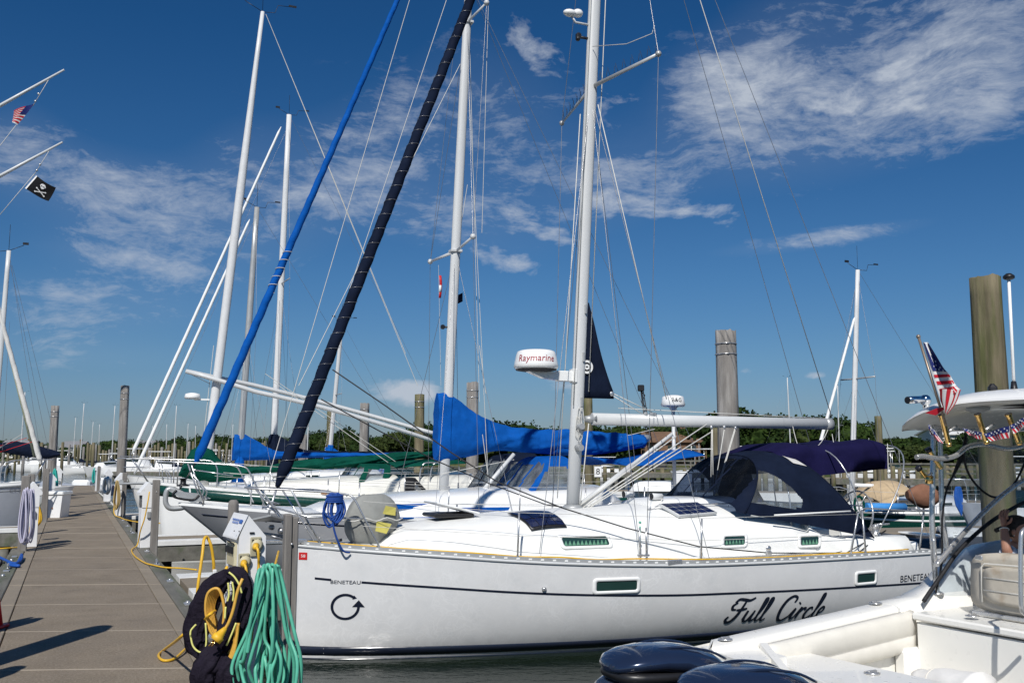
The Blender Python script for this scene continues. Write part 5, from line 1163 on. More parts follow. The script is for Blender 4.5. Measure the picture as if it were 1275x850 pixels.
# ================================================================ generic sloop for boats farther away
def sloop(loc, rz, label, L=9., beam=1.5, fb=1.1, hull=WHITE, mast=None, cover=None, cov_m=NAVY, furl=None, spread=True, masttop=None, rake=.8, seed=0, canvas=None, mastr=.075, stripe=None, fm=None, ctrunk=True, booms=None, mast_m=ALU, sock=None):
    """mast = (x, z0, z1, lean); furl = (x0,z0,x1,z1,r)"""
    t = thing('sailboat', label, 'sailboat', loc, rz)
    h = Hull(L, [0, .05, .12, .25, .4, .55, .7, .85, 1], [.02*beam, .3*beam, .52*beam, .78*beam, .93*beam, beam, .98*beam, .86*beam, .65*beam], [0, .3, .6, 1], [fb*1.18, fb, fb*.92, fb*.95], rake=rake, tr=.2, p=3, q=1.9)
    h.shell(26, 9).build('hull', hull, t); h.deck(.1, n=20).build('deck', DECKW, t); h.rail(.04, .04, 0, 1, 20).build('toe_rail', ALUG, t)
    if stripe: h.band(lambda u: h.z(u)-.12, lambda u: h.z(u)-.18, .02, 1, 20).build('cove_stripe', stripe, t)
    if ctrunk:
        tr = trunk([(L*.2, beam*.25, fb*1.05, fb*1.08), (L*.24, beam*.45, fb*1.03, fb+.25), (L*.45, beam*.66, fb, fb+.42), (L*.66, beam*.7, fb*.97, fb+.48), (L*.69, beam*.66, fb*.97, fb+.15)], 12, 4).build('cabin_trunk', WHITE, t)
        mb = MB()
        for sd_ in (-1, 1):
            for k in range(3): mb.box((L*(.38+.09*k), sd_*beam*.665, fb+.24), (.42, .03, .09), b=.01)
        mb.build('cabin_windows', GLASSDK, tr)
    if mast:
        x, z0, z1, ln = mast; mo = spar((x, 0, z0), (x+ln, 0, z1), mastr, mastr*.7, .8, 12, 6).build('mast', mast_m, t)
        H_ = z1-z0
        def m_(f): return V((x+ln*f, 0, z0+H_*f))
        if spread:
            mb = MB()
            for s_ in (-1, 1): mb.tube([m_(.52), m_(.52)+V((.1, s_*beam*.6, .02))], .022, 6)
            mb.build('spreaders', ALUG, t); w = []
            for s_ in (-1, 1): p = m_(.52)+V((.1, s_*beam*.6, .02)); w += [(m_(.98), p), (p, V((x+.1, s_*beam*.9, fb))), (m_(.5), V((x+.9, s_*beam*.9, fb))), (m_(.5), V((x-.7, s_*beam*.8, fb)))]
            w += [(m_(1), V((L*.98, 0, fb))), (m_(.97), V((.05, 0, fb*1.2)))]
            wires(w, .0045).build('standing_rigging', WIRE, t)
        arrows(t, m_(1.), .8)
        if sock: MB().tube([m_(.0), m_(sock[0])], [mastr*2., mastr*1.3], 10).build('mast_sock', sock[1], t)
        if cover:
            ch, cl, c0, c1 = cover; tp = [(x-.15, ch+.55), (x+.15, ch+.55), (x+.8, ch+.18), ((x+cl)*.5+.4, ch+.05), (x+cl, ch)]; bt = [(x-.2, ch-.22), (x+.8, ch-.2), ((x+cl)*.5+.4, ch-.16), (x+cl, ch-.1)]
            _ = globals()['cover_fn'](tp, bt, lambda f: .15, seed=seed, wr=.03).build('boom_cover', cov_m, t)
    if furl: a = V((furl[0], 0, furl[1])); b = V((furl[2], 0, furl[3])); furled(a, b, furl[4], furl[4]*.7, 20, 10, seed, 50).build('furled_headsail', fm or WHITE, t)
    if canvas:
        c0 = L*.64; g = [[V((c0+dx, y, fb+.5+zz-.12*(abs(y)/beam)**2)) for y in [beam*.75*(-1+2*k/8) for k in range(9)]] for dx, zz in ((0, 0), (.35, .45), (.7, .58), (1.5, .5))]; MB().slab(g, .02).build('dodger', canvas, t)
    mb = MB()
    for s_ in (-1, 1): mb.tube(smooth_path([V((-.25, s_*.03, fb*1.18+.62)), V((.1, s_*.25*beam, fb*1.18+.62)), V((.9, s_*.45*beam, fb*1.12+.6)), V((1., s_*.46*beam, fb*1.1))], 3), .013, 6)
    mb.build('pulpit', STEEL, t)
    u_ = [.12, .3, .48, .66, .84, .97]; lifelines(h, u_, .6).build('lifelines', ROPEW, t); stanchions(h, u_[1:], .6).build('stanchion', STEEL, t)
    return t
cover_fn = cover
def place_boat(px_bow, px_m0, py_m0, px_m1, py_m1, Y, **k):
    """bow seen at px_bow at distance Y; the mast foot and head measured off the photograph"""
    b = at(px_bow, 566, Y); fr = Frame((b.x, Y, 0), k.pop('rz', radians(23))); a, c = fr.y(px_m0, py_m0), fr.y(px_m1, py_m1); return fr, (a.x, a.z, c.z, c.x-a.x)
fr, m = place_boat(166, 297, 585, 320, 258, 27.4)
f0, f1 = fr.y(167, 590), fr.y(311, 273)
E_ = sloop(fr.loc, fr.rz, 'white sloop with a slim weathered grey mast and blue canvas wrap at its foot', L=9, fb=1.3, mast=(m[0], 1.7, m[2], m[3]), furl=(f0.x, f0.z, f1.x, f1.z, .052), cover=(2.55, 4.6, 0, 0), cov_m=BLUE, seed=4, mastr=.095, mast_m=ALUG, sock=(.09, BLUE))
fr, m = place_boat(160, 339, 590, 360, 143, 31)
f0, f1 = fr.y(164, 566), fr.y(350, 158)
D_ = sloop(fr.loc, fr.rz, 'white sloop whose tall white mast stands in a navy boot', L=12, fb=1.55, beam=1.8, mast=(m[0], 1.8, m[2], m[3]), furl=(f0.x, f0.z, f1.x, f1.z, .060), cover=(2.6, 6.3, 0, 0), cov_m=NAVY, seed=6, mastr=.108, mast_m=WSPAR, sock=(.11, NAVY))
fr, m = place_boat(330, 408, 590, 426, 400, 44)
sloop(fr.loc, fr.rz, 'small white sloop with a blue sock on its slim mast behind the navy furled sail', L=8, fb=1.1, mast=(m[0], 1.5, m[2], m[3]), cover=(2.3, 4.2, 0, 0), cov_m=BLUE, seed=8, mastr=.10, sock=(.2, BLUE), spread=True, canvas=BLUE)
# radar on a pole at the stern of the blue canvas boat
rp = BF.y(838, 503, 0); xx = rp.x; z1_ = BF.y(838, 492, 0).z; z0_ = BF.y(838, 505, 0).z; hw_ = (BF.y(851, 500, 0).x-BF.y(825, 500, 0).x)/2
ro = MB().lathe([(hw_*.9, z0_-.02), (hw_, z0_+.02), (hw_*.86, z1_-.03), (hw_*.5, z1_)], (xx, 0, 0), 24).build('radar_dome', WHITE, B)
mb = text_mb('B&G', .13)
for i, q in enumerate(mb.v): an_ = -pi/2+q.x/hw_-.22; mb.v[i] = V((xx+(hw_*.97)*cos(an_), (hw_*.97)*sin(an_), (z0_+z1_)/2+.0+q.z))
mb.build('radar_lettering', BLACK, ro, recalc=False)
MB().tube([V((xx, 0, 1.2)), V((xx, 0, z0_-.08))], .04, 10).lathe([(.04, z0_-.12), (.10, z0_-.03), (.12, z0_-.02)], (xx, 0, 0), 12).build('radar_pole', ALU, B)
# navy spray hood of the next boat, seen left of the royal blue one
fr = Frame((-3.0, 21.4, 0), radians(23))
Mb = thing('sailboat', 'white sloop with navy spray hood lying between the blue canvas and green canvas boats', 'sailboat', fr.loc, fr.rz)
HM = Hull(9., [0, .05, .12, .25, .4, .55, .7, .85, 1], [.03, .3, .6, .95, 1.15, 1.2, 1.15, 1.0, .8], [0, .3, .6, 1], [1.2, 1.0, .92, .95], rake=.9, tr=.2)
HM.shell(26, 9).build('hull', WHITE, Mb); HM.deck(.1, n=20).build('deck', DECKW, Mb); trunk([(1.6, .3, 1.15, 1.2), (2., .6, 1.1, 1.42), (4.4, .85, 1.0, 1.58), (5.2, .85, 1., 1.2)], 12, 4).build('cabin_trunk', WHITE, Mb)
dodger(fr, Mb, (612, 614), (640, 566), (672, 562), (690, 612), .9, NAVY)
# navy canopy over the helm of the big white sloop
def bimini():
    X = [AF.y(px, 555, -.55).x for px in (968, 985, 1000, 1020, 1045, 1070, 1090, 1104)]
    T = [AF.y(px, py, -.3).z for px, py in ((968, 566), (985, 558), (1000, 552.5), (1020, 557), (1045, 554), (1070, 552), (1090, 549), (1104, 551))]
    Bt = [AF.y(px, py, -.55).z for px, py in ((968, 588), (985, 590), (1000, 591), (1020, 591), (1045, 588), (1070, 586), (1090, 584), (1104, 582))]
    rings = []
    for i in range(33):
        x = lerp(X[0], X[-1], i/32); zt = sinterp(x, X, T); zb = sinterp(x, X, Bt); r = arc(.78, zb, zt+.02, 32, 7.0, x, None, .23)
        rings.append([p+V((0, .045*noise.noise(V((x*1.3, p.z*3.3-x*1.1, 2))), .03*noise.noise(V((x*2.2, p.y*2, 7))))) for p in r])
    b = MB().slab(rings, .012, V((0, 0, 1))).build('helm_canopy', NAVYP, A)
    mb = MB()
    for x0, x1 in ((8.3, 8.0), (8.5, 9.5)): mb.tube(arc(.98, 1.28, 2.66 if x1 > 9 else 2.62, 20, 3.2, x0, x1), .011, 6)
    mb.build('canopy_hoops', STEEL, A)
    w = [(AF.y(1032, 532, 0), AF.y(1017, 556, -.3)), (AF.y(1036, 540, 0), AF.y(1043, 572, -.4)), (AF.y(1105, 552, -.9), AF.y(1106, 590, -1.0)), (AF.y(985, 520, 0), AF.y(993, 553, -.2))]
    [MB().tube(sag(a, c, .04, 6), .006, 5).build('canopy_line', ROPEW, A) for a, c in w]
bimini()
# ================================================================ green hulled sloop with tan canvas, at the right
fr, m = place_boat(1006, 1060, 612, 1068, 336, 27)
f0, f1 = fr.y(1016, 570), fr.y(1064, 395)
G_ = sloop(fr.loc, fr.rz, 'dark green hulled sloop with tan canvas and a light blue roll on deck', L=7.6, fb=.85, beam=1.15, hull=GREENG, mast=(m[0], 1.2, m[2], m[3]), furl=(f0.x, f0.z, f1.x, f1.z, .05), seed=3, mastr=.085, mast_m=WSPAR, stripe=WHITE)
TAN = mat('tan_canvas', (.50, .38, .24), .85, var=.12, bump=.4, bs=8)
a, b = fr.y(1063, 603.5, 0), fr.y(1128, 606, 0); MB().tube([a, b], .05, 10).build('boom', WHITE, G_)
MB().slab([[V((x, y, z-.35*(abs(y)/.9)**2)) for y in [-.9+.2*k for k in range(10)]] for x, z in ((fr.y(1076, 606, 0).x, 1.35), (fr.y(1090, 606, 0).x, 1.75), (fr.y(1108, 606, 0).x, 1.78), (fr.y(1118, 606, 0).x, 1.45))], .02).build('tan_dodger', TAN, G_)
p, q = fr.y(1078, 631.5, -1.1), fr.y(1126, 631.5, -1.1); MB().tube([p, q], .12, 12).build('blue_roll', mat('light_blue_foam', (.05, .26, .62), .7), G_)
mb = MB(); c = fr.y(1069, 628, -1.1); mb.tube([c+V((.16*cos(a), -.02, .22*sin(a))) for a in [2*pi*k/20 for k in range(20)]], .035, 8, closed=True); mb.build('lifebuoy', GREENC, G_)
# inflatable dinghy slung behind the helm of the big sloop, in the next slip
fr2 = Frame(at(1070, 566, 19).xy.to_3d(), radians(23))
t = thing('finger_pier', 'grey finger pier with dark fascia behind the stern of the big white sloop', 'pier', at(1062, 566, 20.5).xy.to_3d(), radians(14)); MB().box((4, 0, .86), (8, 1.2, .12), b=.01).build('deck_boards', CONC2, t); MB().box((4, -.63, .72), (8, .06, .34), b=.01).build('fascia', DARK, t); MB().box((1.5, .2, 0), (.25, .25, 1.5)).build('support', PLANK, t)
t = thing('inflatable_dinghy', 'dark grey inflatable dinghy with white floor behind the helm of the big white sloop', 'dinghy', fr2.loc+V((0, 0, .30)), fr2.rz)
P = [V((2.6, -.65, .38)), V((.8, -.65, .40)), V((.15, -.45, .50)), V((-.1, 0, .55)), V((.15, .45, .50)), V((.8, .65, .40)), V((2.6, .65, .38))]
MB().tube(smooth_path(P, 6), .22, 12).build('tube', mat('hypalon', (.06, .065, .075), .5), t); MB().box((1.3, 0, .42), (2.4, 1.1, .08), b=.02).box((1.6, 0, .62), (.25, 1.2, .04), b=.01).box((2.5, 0, .5), (.06, 1.1, .4), b=.01).build('floor', WHITE, t)
# white cruiser behind, hull seen beneath the hardtop, with brown covered engine on its rail
fr3 = Frame(at(1165, 566, 20).xy.to_3d(), radians(23))
t = thing('motor_boat', 'white open motor boat behind the big sloop, seen past the stainless hardtop legs', 'motor boat', fr3.loc, fr3.rz)
h = Hull(6.4, [0, .05, .12, .25, .4, .7, 1], [.05, .35, .65, .95, 1.1, 1.15, 1.1], [0, .4, 1], [1.05, .85, .8], rake=.8, tr=.1); h.shell(24, 9).build('hull', WHITE, t); h.deck(.06, n=16).build('deck', DECKW, t); h.band(lambda u: h.z(u)-.1, lambda u: h.z(u)-.25, .02, 1, 20).build('grey_stripe', ALUG, t)
trunk([(2.2, .6, .85, .9), (2.7, .8, .85, 1.35), (3.6, .8, .85, 1.4), (3.7, .8, .85, .9)], 12, 5).build('cabin_trunk', WHITE, t)
MB().slab([[V((2.75+s_*.25, y, 1.3+s_*.42)) for y in (-.8, -.4, 0, .4, .8)] for s_ in (0, .5, 1)], .02).build('windscreen', GLASSDK, t)
mb = MB(); mb.tube([at(1150, 642, 17.6), at(1150, 618, 17.6)], .02, 6); 
c = at(1150, 616, 17.6); R_ = []
for i in range(11):
    v = i/10; R_.append([c+V((-.30+.60*v, 0, 0))+V((0, cos(a)*.16, sin(a)*(.13+.09*sin(v*pi))-.04*v))*(sin(pi*(.08+.84*v))**.4)*(1+.12*noise.noise(V((v*5, a, 3)))) for a in [2*pi*k/16 for k in range(16)]])
BRN = mat('brown_canvas', (.23, .115, .075), .8, var=.2, bump=.5, bs=12)
t = thing('covered_grill', 'brown canvas covered stern rail grill beside the stainless hardtop legs', 'grill', at(1150, 642, 17.6)); I_ = Matrix.Translation(-at(1150, 642, 17.6))
MB().loft(R_, True, True, True).xf(I_).build('canvas_cover', BRN, t); mb.xf(I_).build('post', STEEL, t)
t = thing('sailboat', 'white sloop with blue rope on its rail, seen through the clear curtains', 'sailboat', at(1190, 566, 24).xy.to_3d(), radians(23))
h = Hull(9, [0, .05, .12, .25, .4, .7, 1], [.03, .35, .65, 1.05, 1.3, 1.35, 1.0], [0, .4, 1], [1.35, 1.05, 1.05], rake=.9, tr=.2); h.shell(26, 9).build('hull', HULLL, t); h.deck(.1, n=16).build('deck', DECKW, t)
trunk([(2., .5, 1.1, 1.15), (2.5, .8, 1.1, 1.45), (5.6, .95, 1.05, 1.5), (5.7, .95, 1.05, 1.1)], 12, 4).build('cabin_trunk', WHITE, t)
MB().slab([[V((5.2+dx, y, 1.5+zz-.2*(abs(y)/.95)**2)) for y in [-.95+.19*k for k in range(11)]] for dx, zz in ((0, 0), (.4, .5), (1.6, .6), (1.7, .5))], .02).build('dodger', BLUE, t)
mb = MB(); rnd = random.Random(9)
for i in range(5): cc = V((-.1+.03*i, -.05, 1.62)); mb.tube(smooth_path([cc+V((0, 0, .1)), cc+V((-.07, 0, -.15)), cc+V((0, 0, -.4-.05*i)), cc+V((.07, 0, -.15))], 5, True), .014, 6, closed=True)
mb.build('blue_rope', mat('bright_blue_rope', (.01, .12, .5), .7), t)
mb = MB(); [mb.tube(smooth_path([V((-.25, s_*.03, 1.9)), V((.1, s_*.3, 1.9)), V((.9, s_*.6, 1.85)), V((1., s_*.6, 1.3))], 3), .013, 6) for s_ in (-1, 1)]; mb.build('pulpit', STEEL, t)
# ================================================================ left hand boats
LF = Frame(at(52, 566, 26).xy.to_3d()+V((0, 0, .35)), radians(180+23))
# this boat lies on the other side of the walkway, bow to the walkway: its x axis runs away to the left
fr = LF; bowz = 1.3
La = thing('sailboat', 'white sloop with pale grey topsides and furled white headsail at the far left edge', 'sailboat', fr.loc, fr.rz)
HL = Hull(10, [0, .05, .12, .25, .4, .7, 1], [.03, .42, .8, 1.25, 1.5, 1.6, 1.2], [0, .4, 1], [1.42, 1.25, 1.2], rake=.5, tr=.2, p=3, q=2, depth=.9)
HL.shell(40, 12).build('hull', HULLL, La); HL.deck(.12).build('deck', WHITE, La); HL.rail(.05, .04, 0, 1).build('toe_rail', WHITE, La)
HL.band(lambda u: HL.z(u)+.004, lambda u: HL.z(u)-.08, 0, 1, off=.02).build('rub_rail', WHITE, La); HL.band(lambda u: HL.z(u)-.16, lambda u: HL.z(u)-.185, 0, 1).build('cove_stripe', ALUG, La)
HL.band(lambda u: -.2, lambda u: -.3, 0, 1).build('boot_stripe', WHITE, La)
trunk([(.9, .4, 1.4, 1.45), (1.3, .75, 1.35, 1.68), (2.6, .95, 1.3, 1.80), (6, 1.15, 1.2, 1.9), (6.2, 1.1, 1.2, 1.4)], 16, 4).build('cabin_trunk', WHITE, La)
mb = MB()
for k in range(6): mb.box((1.7+.62*k, .86+.035*k, 1.58), (.40, .05, .09), b=.02)
mb.build('cabin_windows', GLASSDK, La)
p = fr.x  # unused axis helper
mb = text_mb('CT 310A', .125); HL.decal(mb, .45, 1.22, 1, .008, -1.); mb.build('registration', mat('grey_lettering', (.2, .2, .21), .6), La, recalc=False)
fa, fb_ = fr.y(51, 578, 0), fr.y(0, 392, 0); fs = furled(fa, fa+(fb_-fa)*2.2, .066, .045, 22, seed=5).build('furled_headsail', mat('white_sailcloth', (.66, .65, .62), .8, var=.1, bump=.4, bs=12), La)
fa2, fb2 = fr.y(43, 568, -.05), fr.y(2, 400, -.05); MB().tube([fa2, fb2], [.035, .035], 8).build('spinnaker_pole', mat('sock_green', (.32, .34, .24), .8), La)
ma, mb_ = fr.y(-6, 520, 0), fr.y(11, 312, 0); d_ = (mb_-ma); spar(ma-d_*.35, mb_, .068, .05, .8).build('mast', ALU, La); arrows(La, mb_, .8)
wires([(mb_, fr.y(52, 575, 0)), (fr.y(15, 330, 0), fr.y(72, 560, -.5)), (fr.y(13, 330, 0), fr.y(60, 560, -.5)), (fr.y(12, 400, 0), fr.y(3, 560, 0))], .0045).build('standing_rigging', WIRE, La)
wires([(fr.y(33, 545, 0), fr.y(0, 555, -.5)), (fr.y(40, 550, 0), fr.y(-5, 564, -.5))], .007).build('red_lines', RED, La); wires([(fr.y(28, 540, 0), fr.y(-5, 560, -.5))], .007).build('control_lines', ROPEW, La)
mb = MB()
for sd_ in (-1, 1): mb.tube(smooth_path([V((-.3, sd_*.04, 2.02)), V((0, sd_*.3, 2.02)), V((.8, sd_*.6, 1.95)), V((.9, sd_*.6, 1.4))], 4), .014, 6); mb.tube([V((-.1, sd_*.2, 2.02)), V((.2, sd_*.2, 1.4))], .014, 6)
mb.build('pulpit', STEEL, La); lifelines(HL, [.09, .25, .4, .6, .8], .6).build('lifelines', ROPEW, La); stanchions(HL, [.25, .4, .6, .8], .6).build('stanchion', STEEL, La)
# navy covered boom beyond it
fr = Frame(at(95, 566, 38).xy.to_3d(), radians(180+23))
t = thing('sailboat', 'sloop hidden behind the leftmost one, with a long navy boom cover', 'sailboat', fr.loc, fr.rz)
h = Hull(11, [0, .05, .12, .25, .4, .7, 1], [.03, .42, .8, 1.25, 1.5, 1.6, 1.2], [0, .4, 1], [1.3, 1.1, 1.1], rake=.8, tr=.2); h.shell(26, 9).build('hull', WHITE, t); h.deck(.1).build('deck', DECKW, t)
tp = [(fr.y(px, py).x, fr.y(px, py).z) for px, py in ((75, 563), (60, 558), (40, 553), (20, 549), (0, 551), (-30, 546))]; bt = [(fr.y(px, py).x, fr.y(px, py).z) for px, py in ((75, 567), (60, 571), (40, 569), (20, 566), (0, 563), (-30, 566))]
cover(tp, bt, lambda f: .2, seed=3, wr=.03).build('boom_cover', NAVY, t); MB().tube([V((tp[-1][0], 0, 1.2)), V((tp[-1][0]-.1, 0, 12))], .1, 10).build('mast', ALU, t)
# grey inflatable moored across the end of the walkway with a flag
e = at(98, 566, 56); t = thing('inflatable_dinghy', 'pale grey inflatable tender with an ensign moored past the end of the walkway', 'dinghy', (e.x, e.y, 0), radians(5))
MB().tube(smooth_path([V((2.2, -.6, .5)), V((0, -.6, .5)), V((-1.2, -.5, .62)), V((-1.8, 0, .75)), V((-1.2, .5, .62)), V((0, .6, .5)), V((2.2, .6, .5))], 6), .30, 12).build('tube', mat('grey_hypalon', (.34, .37, .42), .45), t)
MB().box((.3, 0, .85), (1.0, .8, .45), b=.12).box((1.4, 0, .95), (.5, .9, .5), b=.1).build('console', WHITE, t)
fl = MB().slab([[V((2.3+.08*sin(j*1.2)+.12*i, -.1+.05*sin(i+j), 2.2-.32*j-.18*i)) for i in range(4)] for j in range(5)], .01, V((0, 1, 0))).build('ensign', mat('ensign_red', (.50, .09, .10), .8), t); MB().tube([V((2.3, -.1, .6)), V((2.25, -.1, 2.35))], .02, 6).build('flag_staff', STEEL, t)
# ================================================================ yardarms with flags from a mast beyond the left edge
fy = at(-85, 566, 26); t = thing('flagpole', 'white yardarms reaching in from beyond the left edge with a halyard on each', 'flagpole', (fy.x, fy.y, 0))
I_ = Matrix.Translation(-V((fy.x, fy.y, 0)))
def yp(px, py): return at(px, py, 26)
MB().tube([V((fy.x, fy.y, -1)), V((fy.x, fy.y, 18))], [.14, .09], 12).xf(I_).build('pole', ALU, t)
for a_, b_ in (((-88, 181), (80, 87)), ((-88, 267), (78, 177))): MB().tube([yp(*a_), yp(*b_)], [.075, .028], 8).xf(I_).build('yardarm', ALU, t)
mb = MB(); [mb.tube([yp(*a_), yp(*b_)], .009, 5) for a_, b_ in (((62, 97), (41, 132)), ((20, 156), (-40, 232)), ((63, 185), (42, 218)), ((44, 215), (-15, 285)), ((60, 100), (-80, 178)))]; mb.xf(I_).build('halyards', ROPEW, t)
mb = MB(); [mb.ball(yp(*q), .035, 8) for q in ((48, 117), (44, 126), (50, 205), (46, 212))]; mb.xf(I_).build('snaps', STEEL, t)
def flagmesh(c, nu, nv, wave, seed):
    """bilinear cloth from corner pixels at 26 m, with a wave; returns f(u,v)"""
    P = [yp(*q) for q in c]
    def f(u, v, off=0.): p = P[0].lerp(P[1], u).lerp(P[3].lerp(P[2], u), v); return p+V((0, wave*sin(u*5+v*2+seed)-off, wave*.5*sin(u*4+seed)))
    return f
f = flagmesh([(41, 131), (34, 138), (18, 133), (22, 155)], 8, 8, .06, 1)
# flag cloth hanging from the slanted halyard: hoist from (41,131) to (20,156)
f = flagmesh([(41, 130), (18, 137), (14, 150), (21, 157)], 8, 8, .05, 1)
t = thing('flag', 'red and white striped flag flying under the upper yardarm', 'flag', yp(41, 130)); I_ = Matrix.Translation(-yp(41, 130))
def patch(f, u0, u1, v0, v1, off, nu=6, nv=6): return MB().loft([[f(lerp(u0, u1, i/nu), lerp(v0, v1, j/nv), off) for i in range(nu+1)] for j in range(nv+1)], False, False, True)
FR, FW, FB = mat('flag_red', (.50, .025, .04), .8), mat('flag_white', (.72, .71, .70), .8), mat('flag_blue', (.02, .03, .14), .8)
patch(f, 0, 1, 0, 1, 0).xf(I_).build('white_field', FW, t, recalc=False)
mb = MB(); [(lambda q: mb.add(q.v, q.f, True))(patch(f, 0.0, 1, k/7, (k+.52)/7, .006, 6, 1)) for k in range(7)]; mb.xf(I_).build('red_stripes', FR, t, recalc=False)
patch(f, 0, .38, 0, .5, .012).xf(I_).build('blue_canton', FB, t, recalc=False)
f = flagmesh([(44, 219), (69, 233), (60, 250), (32, 236)], 8, 8, .05, 2); t = thing('flag', 'black flag with a white skull and crossed bones under the lower yardarm', 'flag', yp(44, 219)); I_ = Matrix.Translation(-yp(44, 219))
patch(f, 0, 1, 0, 1, 0).xf(I_).build('black_cloth', mat('flag_black', (.012, .012, .013), .85), t, recalc=False); patch(f, 0, .07, 0, 1, .006).xf(I_).build('white_hoist', FW, t, recalc=False)
def f2(x, z, off): return f(.55+x, .48-z, off)
mb = MB()
sk = [(.115*cos(a)*(1 if sin(a) > -.3 else .72), .16+.16*sin(a)) for a in [2*pi*k/20 for k in range(20)]]; k = len(mb.v); mb.add([f2(x, z, .012) for x, z in sk], [list(range(20))])
for s_ in (-1, 1):
    for a_, b_ in (((-.17*s_, -.10), (.17*s_, -.34)),):
        d = V((b_[0]-a_[0], b_[1]-a_[1])).normalized(); n = V((-d.y, d.x))*.022; mb.add([f2(a_[0]+n.x, a_[1]+n.y, .012), f2(b_[0]+n.x, b_[1]+n.y, .012), f2(b_[0]-n.x, b_[1]-n.y, .012), f2(a_[0]-n.x, a_[1]-n.y, .012)], [(0, 1, 2, 3)])
        for q in (a_, b_): mb.add([f2(q[0]+.035*cos(t_), q[1]+.045*sin(t_), .012) for t_ in [2*pi*j/8 for j in range(8)]], [list(range(8))])
sk = mb.xf(I_).build('skull_and_bones', FW, t, recalc=False)
mb = MB(); [mb.add([f2(x+.028*cos(a), .17+.035*sin(a), .02) for a in [2*pi*j/8 for j in range(8)]], [list(range(8))]) for x in (-.045, .045)]; mb.xf(I_).build('eye_sockets', BLACK, sk, recalc=False)
# ================================================================ power pedestals
CREAMP = mat('cream_socket', (.55, .50, .34), .5)
SIGNB = mat('sign_blue', (.05, .14, .45), .6)
def pedestal(name_label, hb=.98, w=.21, d=.26, detail=False):
    """white power pedestal: post with a wider gabled arrow-shaped head; local front face is -y"""
    t = thing('power_pedestal', name_label, 'pedestal', (0, 0, 0), 0, 'white power pedestals along the walkway')
    MB().box((0, 0, hb/2), (w, d, hb), b=.006).build('column', PED, t)
    z0 = hb; hw = w*.5+.045; h1 = .02; apex = .20
    if detail: prof = [(-w*.5, z0-.30), (w*.5, z0-.30), (w*.5, z0+.04), (.01, z0+.24), (-.05, z0+.24), (-w*.5, z0+.10), (-w*.5, z0)]
    else: prof = [(-w*.5, z0-.25), (w*.5, z0-.25), (w*.5, z0-.02), (hw, z0-.02), (hw, z0+.03), (0, z0+.22), (-hw, z0+.03), (-hw, z0-.02), (-w*.5, z0-.02)]
    MB().prism([V((x, -d/2-.012, z)) for x, z in prof], (0, d+.024, 0)).build('arrow_head', PED, t)
    return t
def socket(par, p, R, n=2):
    MB().box((p.x, p.y, p.z), (.075, .02, .12), b=.008).build('socket_plate', BLACK, par)
proto_ped = pedestal('x')
MB().box((.02, -.15, .60), (.07, .05, .12), b=.01).build('outlet_box', ALUG, proto_ped)
PEDS = [(180, 681, 'white arrow-topped pedestal with a thin orange cord, second along the right side'), (148.5, 642, 'white pedestal draped with yellow cord, third along the right side'), (133, 624, 'white pedestal wrapped in pale hose, fourth along the right side'), (121.5, 611, 'farthest white pedestal on the right side of the walkway'),
        (37, 680, 'white arrow-topped pedestal hung with pale hoses, nearest on the left side'), (60.5, 640, 'white arrow pedestal behind the dock box on the left side'), (71.5, 618, 'left side pedestal hung with teal hose near the far end')]
for i, (px, py, lb) in enumerate(PEDS):
    p = onz(px, py, DZ+.0); o = proto_ped if i == 0 else copy_tree(proto_ped); o.location = p; o.rotation_euler.z = radians(24.4+8); o['label'] = lb
# ---- the close one
p1 = V((-2.035, 7.50, .55)); RZ = radians(24.4+6)
PF = Frame(p1, RZ)
P1 = thing('power_pedestal', 'closest white power pedestal, with sloped roof sign and plugged yellow cords', 'pedestal', p1, RZ, 'white power pedestals along the walkway')
top = (at(302, 641, 7.45).z-.55); W1, D1 = .20, .36
zE = at(327, 667, 7.4).z-.55
MB().box((0, 0, (zE-.35)/2), (W1, D1, zE-.35), b=.004).build('column', PED, P1)
prof = [(-W1/2, zE-.35), (W1/2, zE-.35), (W1/2, zE), (-.030, top), (-.045, top), (-W1/2-.001, zE+.0)]
MB().prism([V((x, -D1/2-.004, z)) for x, z in prof], (0, D1+.008, 0)).build('arrow_head', PED, P1)
hd = MB().prism([V((-.045, -D1/2-.012, top)), V((-.042, -D1/2-.012, top+.010)), V((-W1/2-.022, -D1/2-.012, zE-.005)), V((-W1/2-.024, -D1/2-.012, zE-.018))], (0, D1+.05, 0)).build('sign_roof', PED, P1)
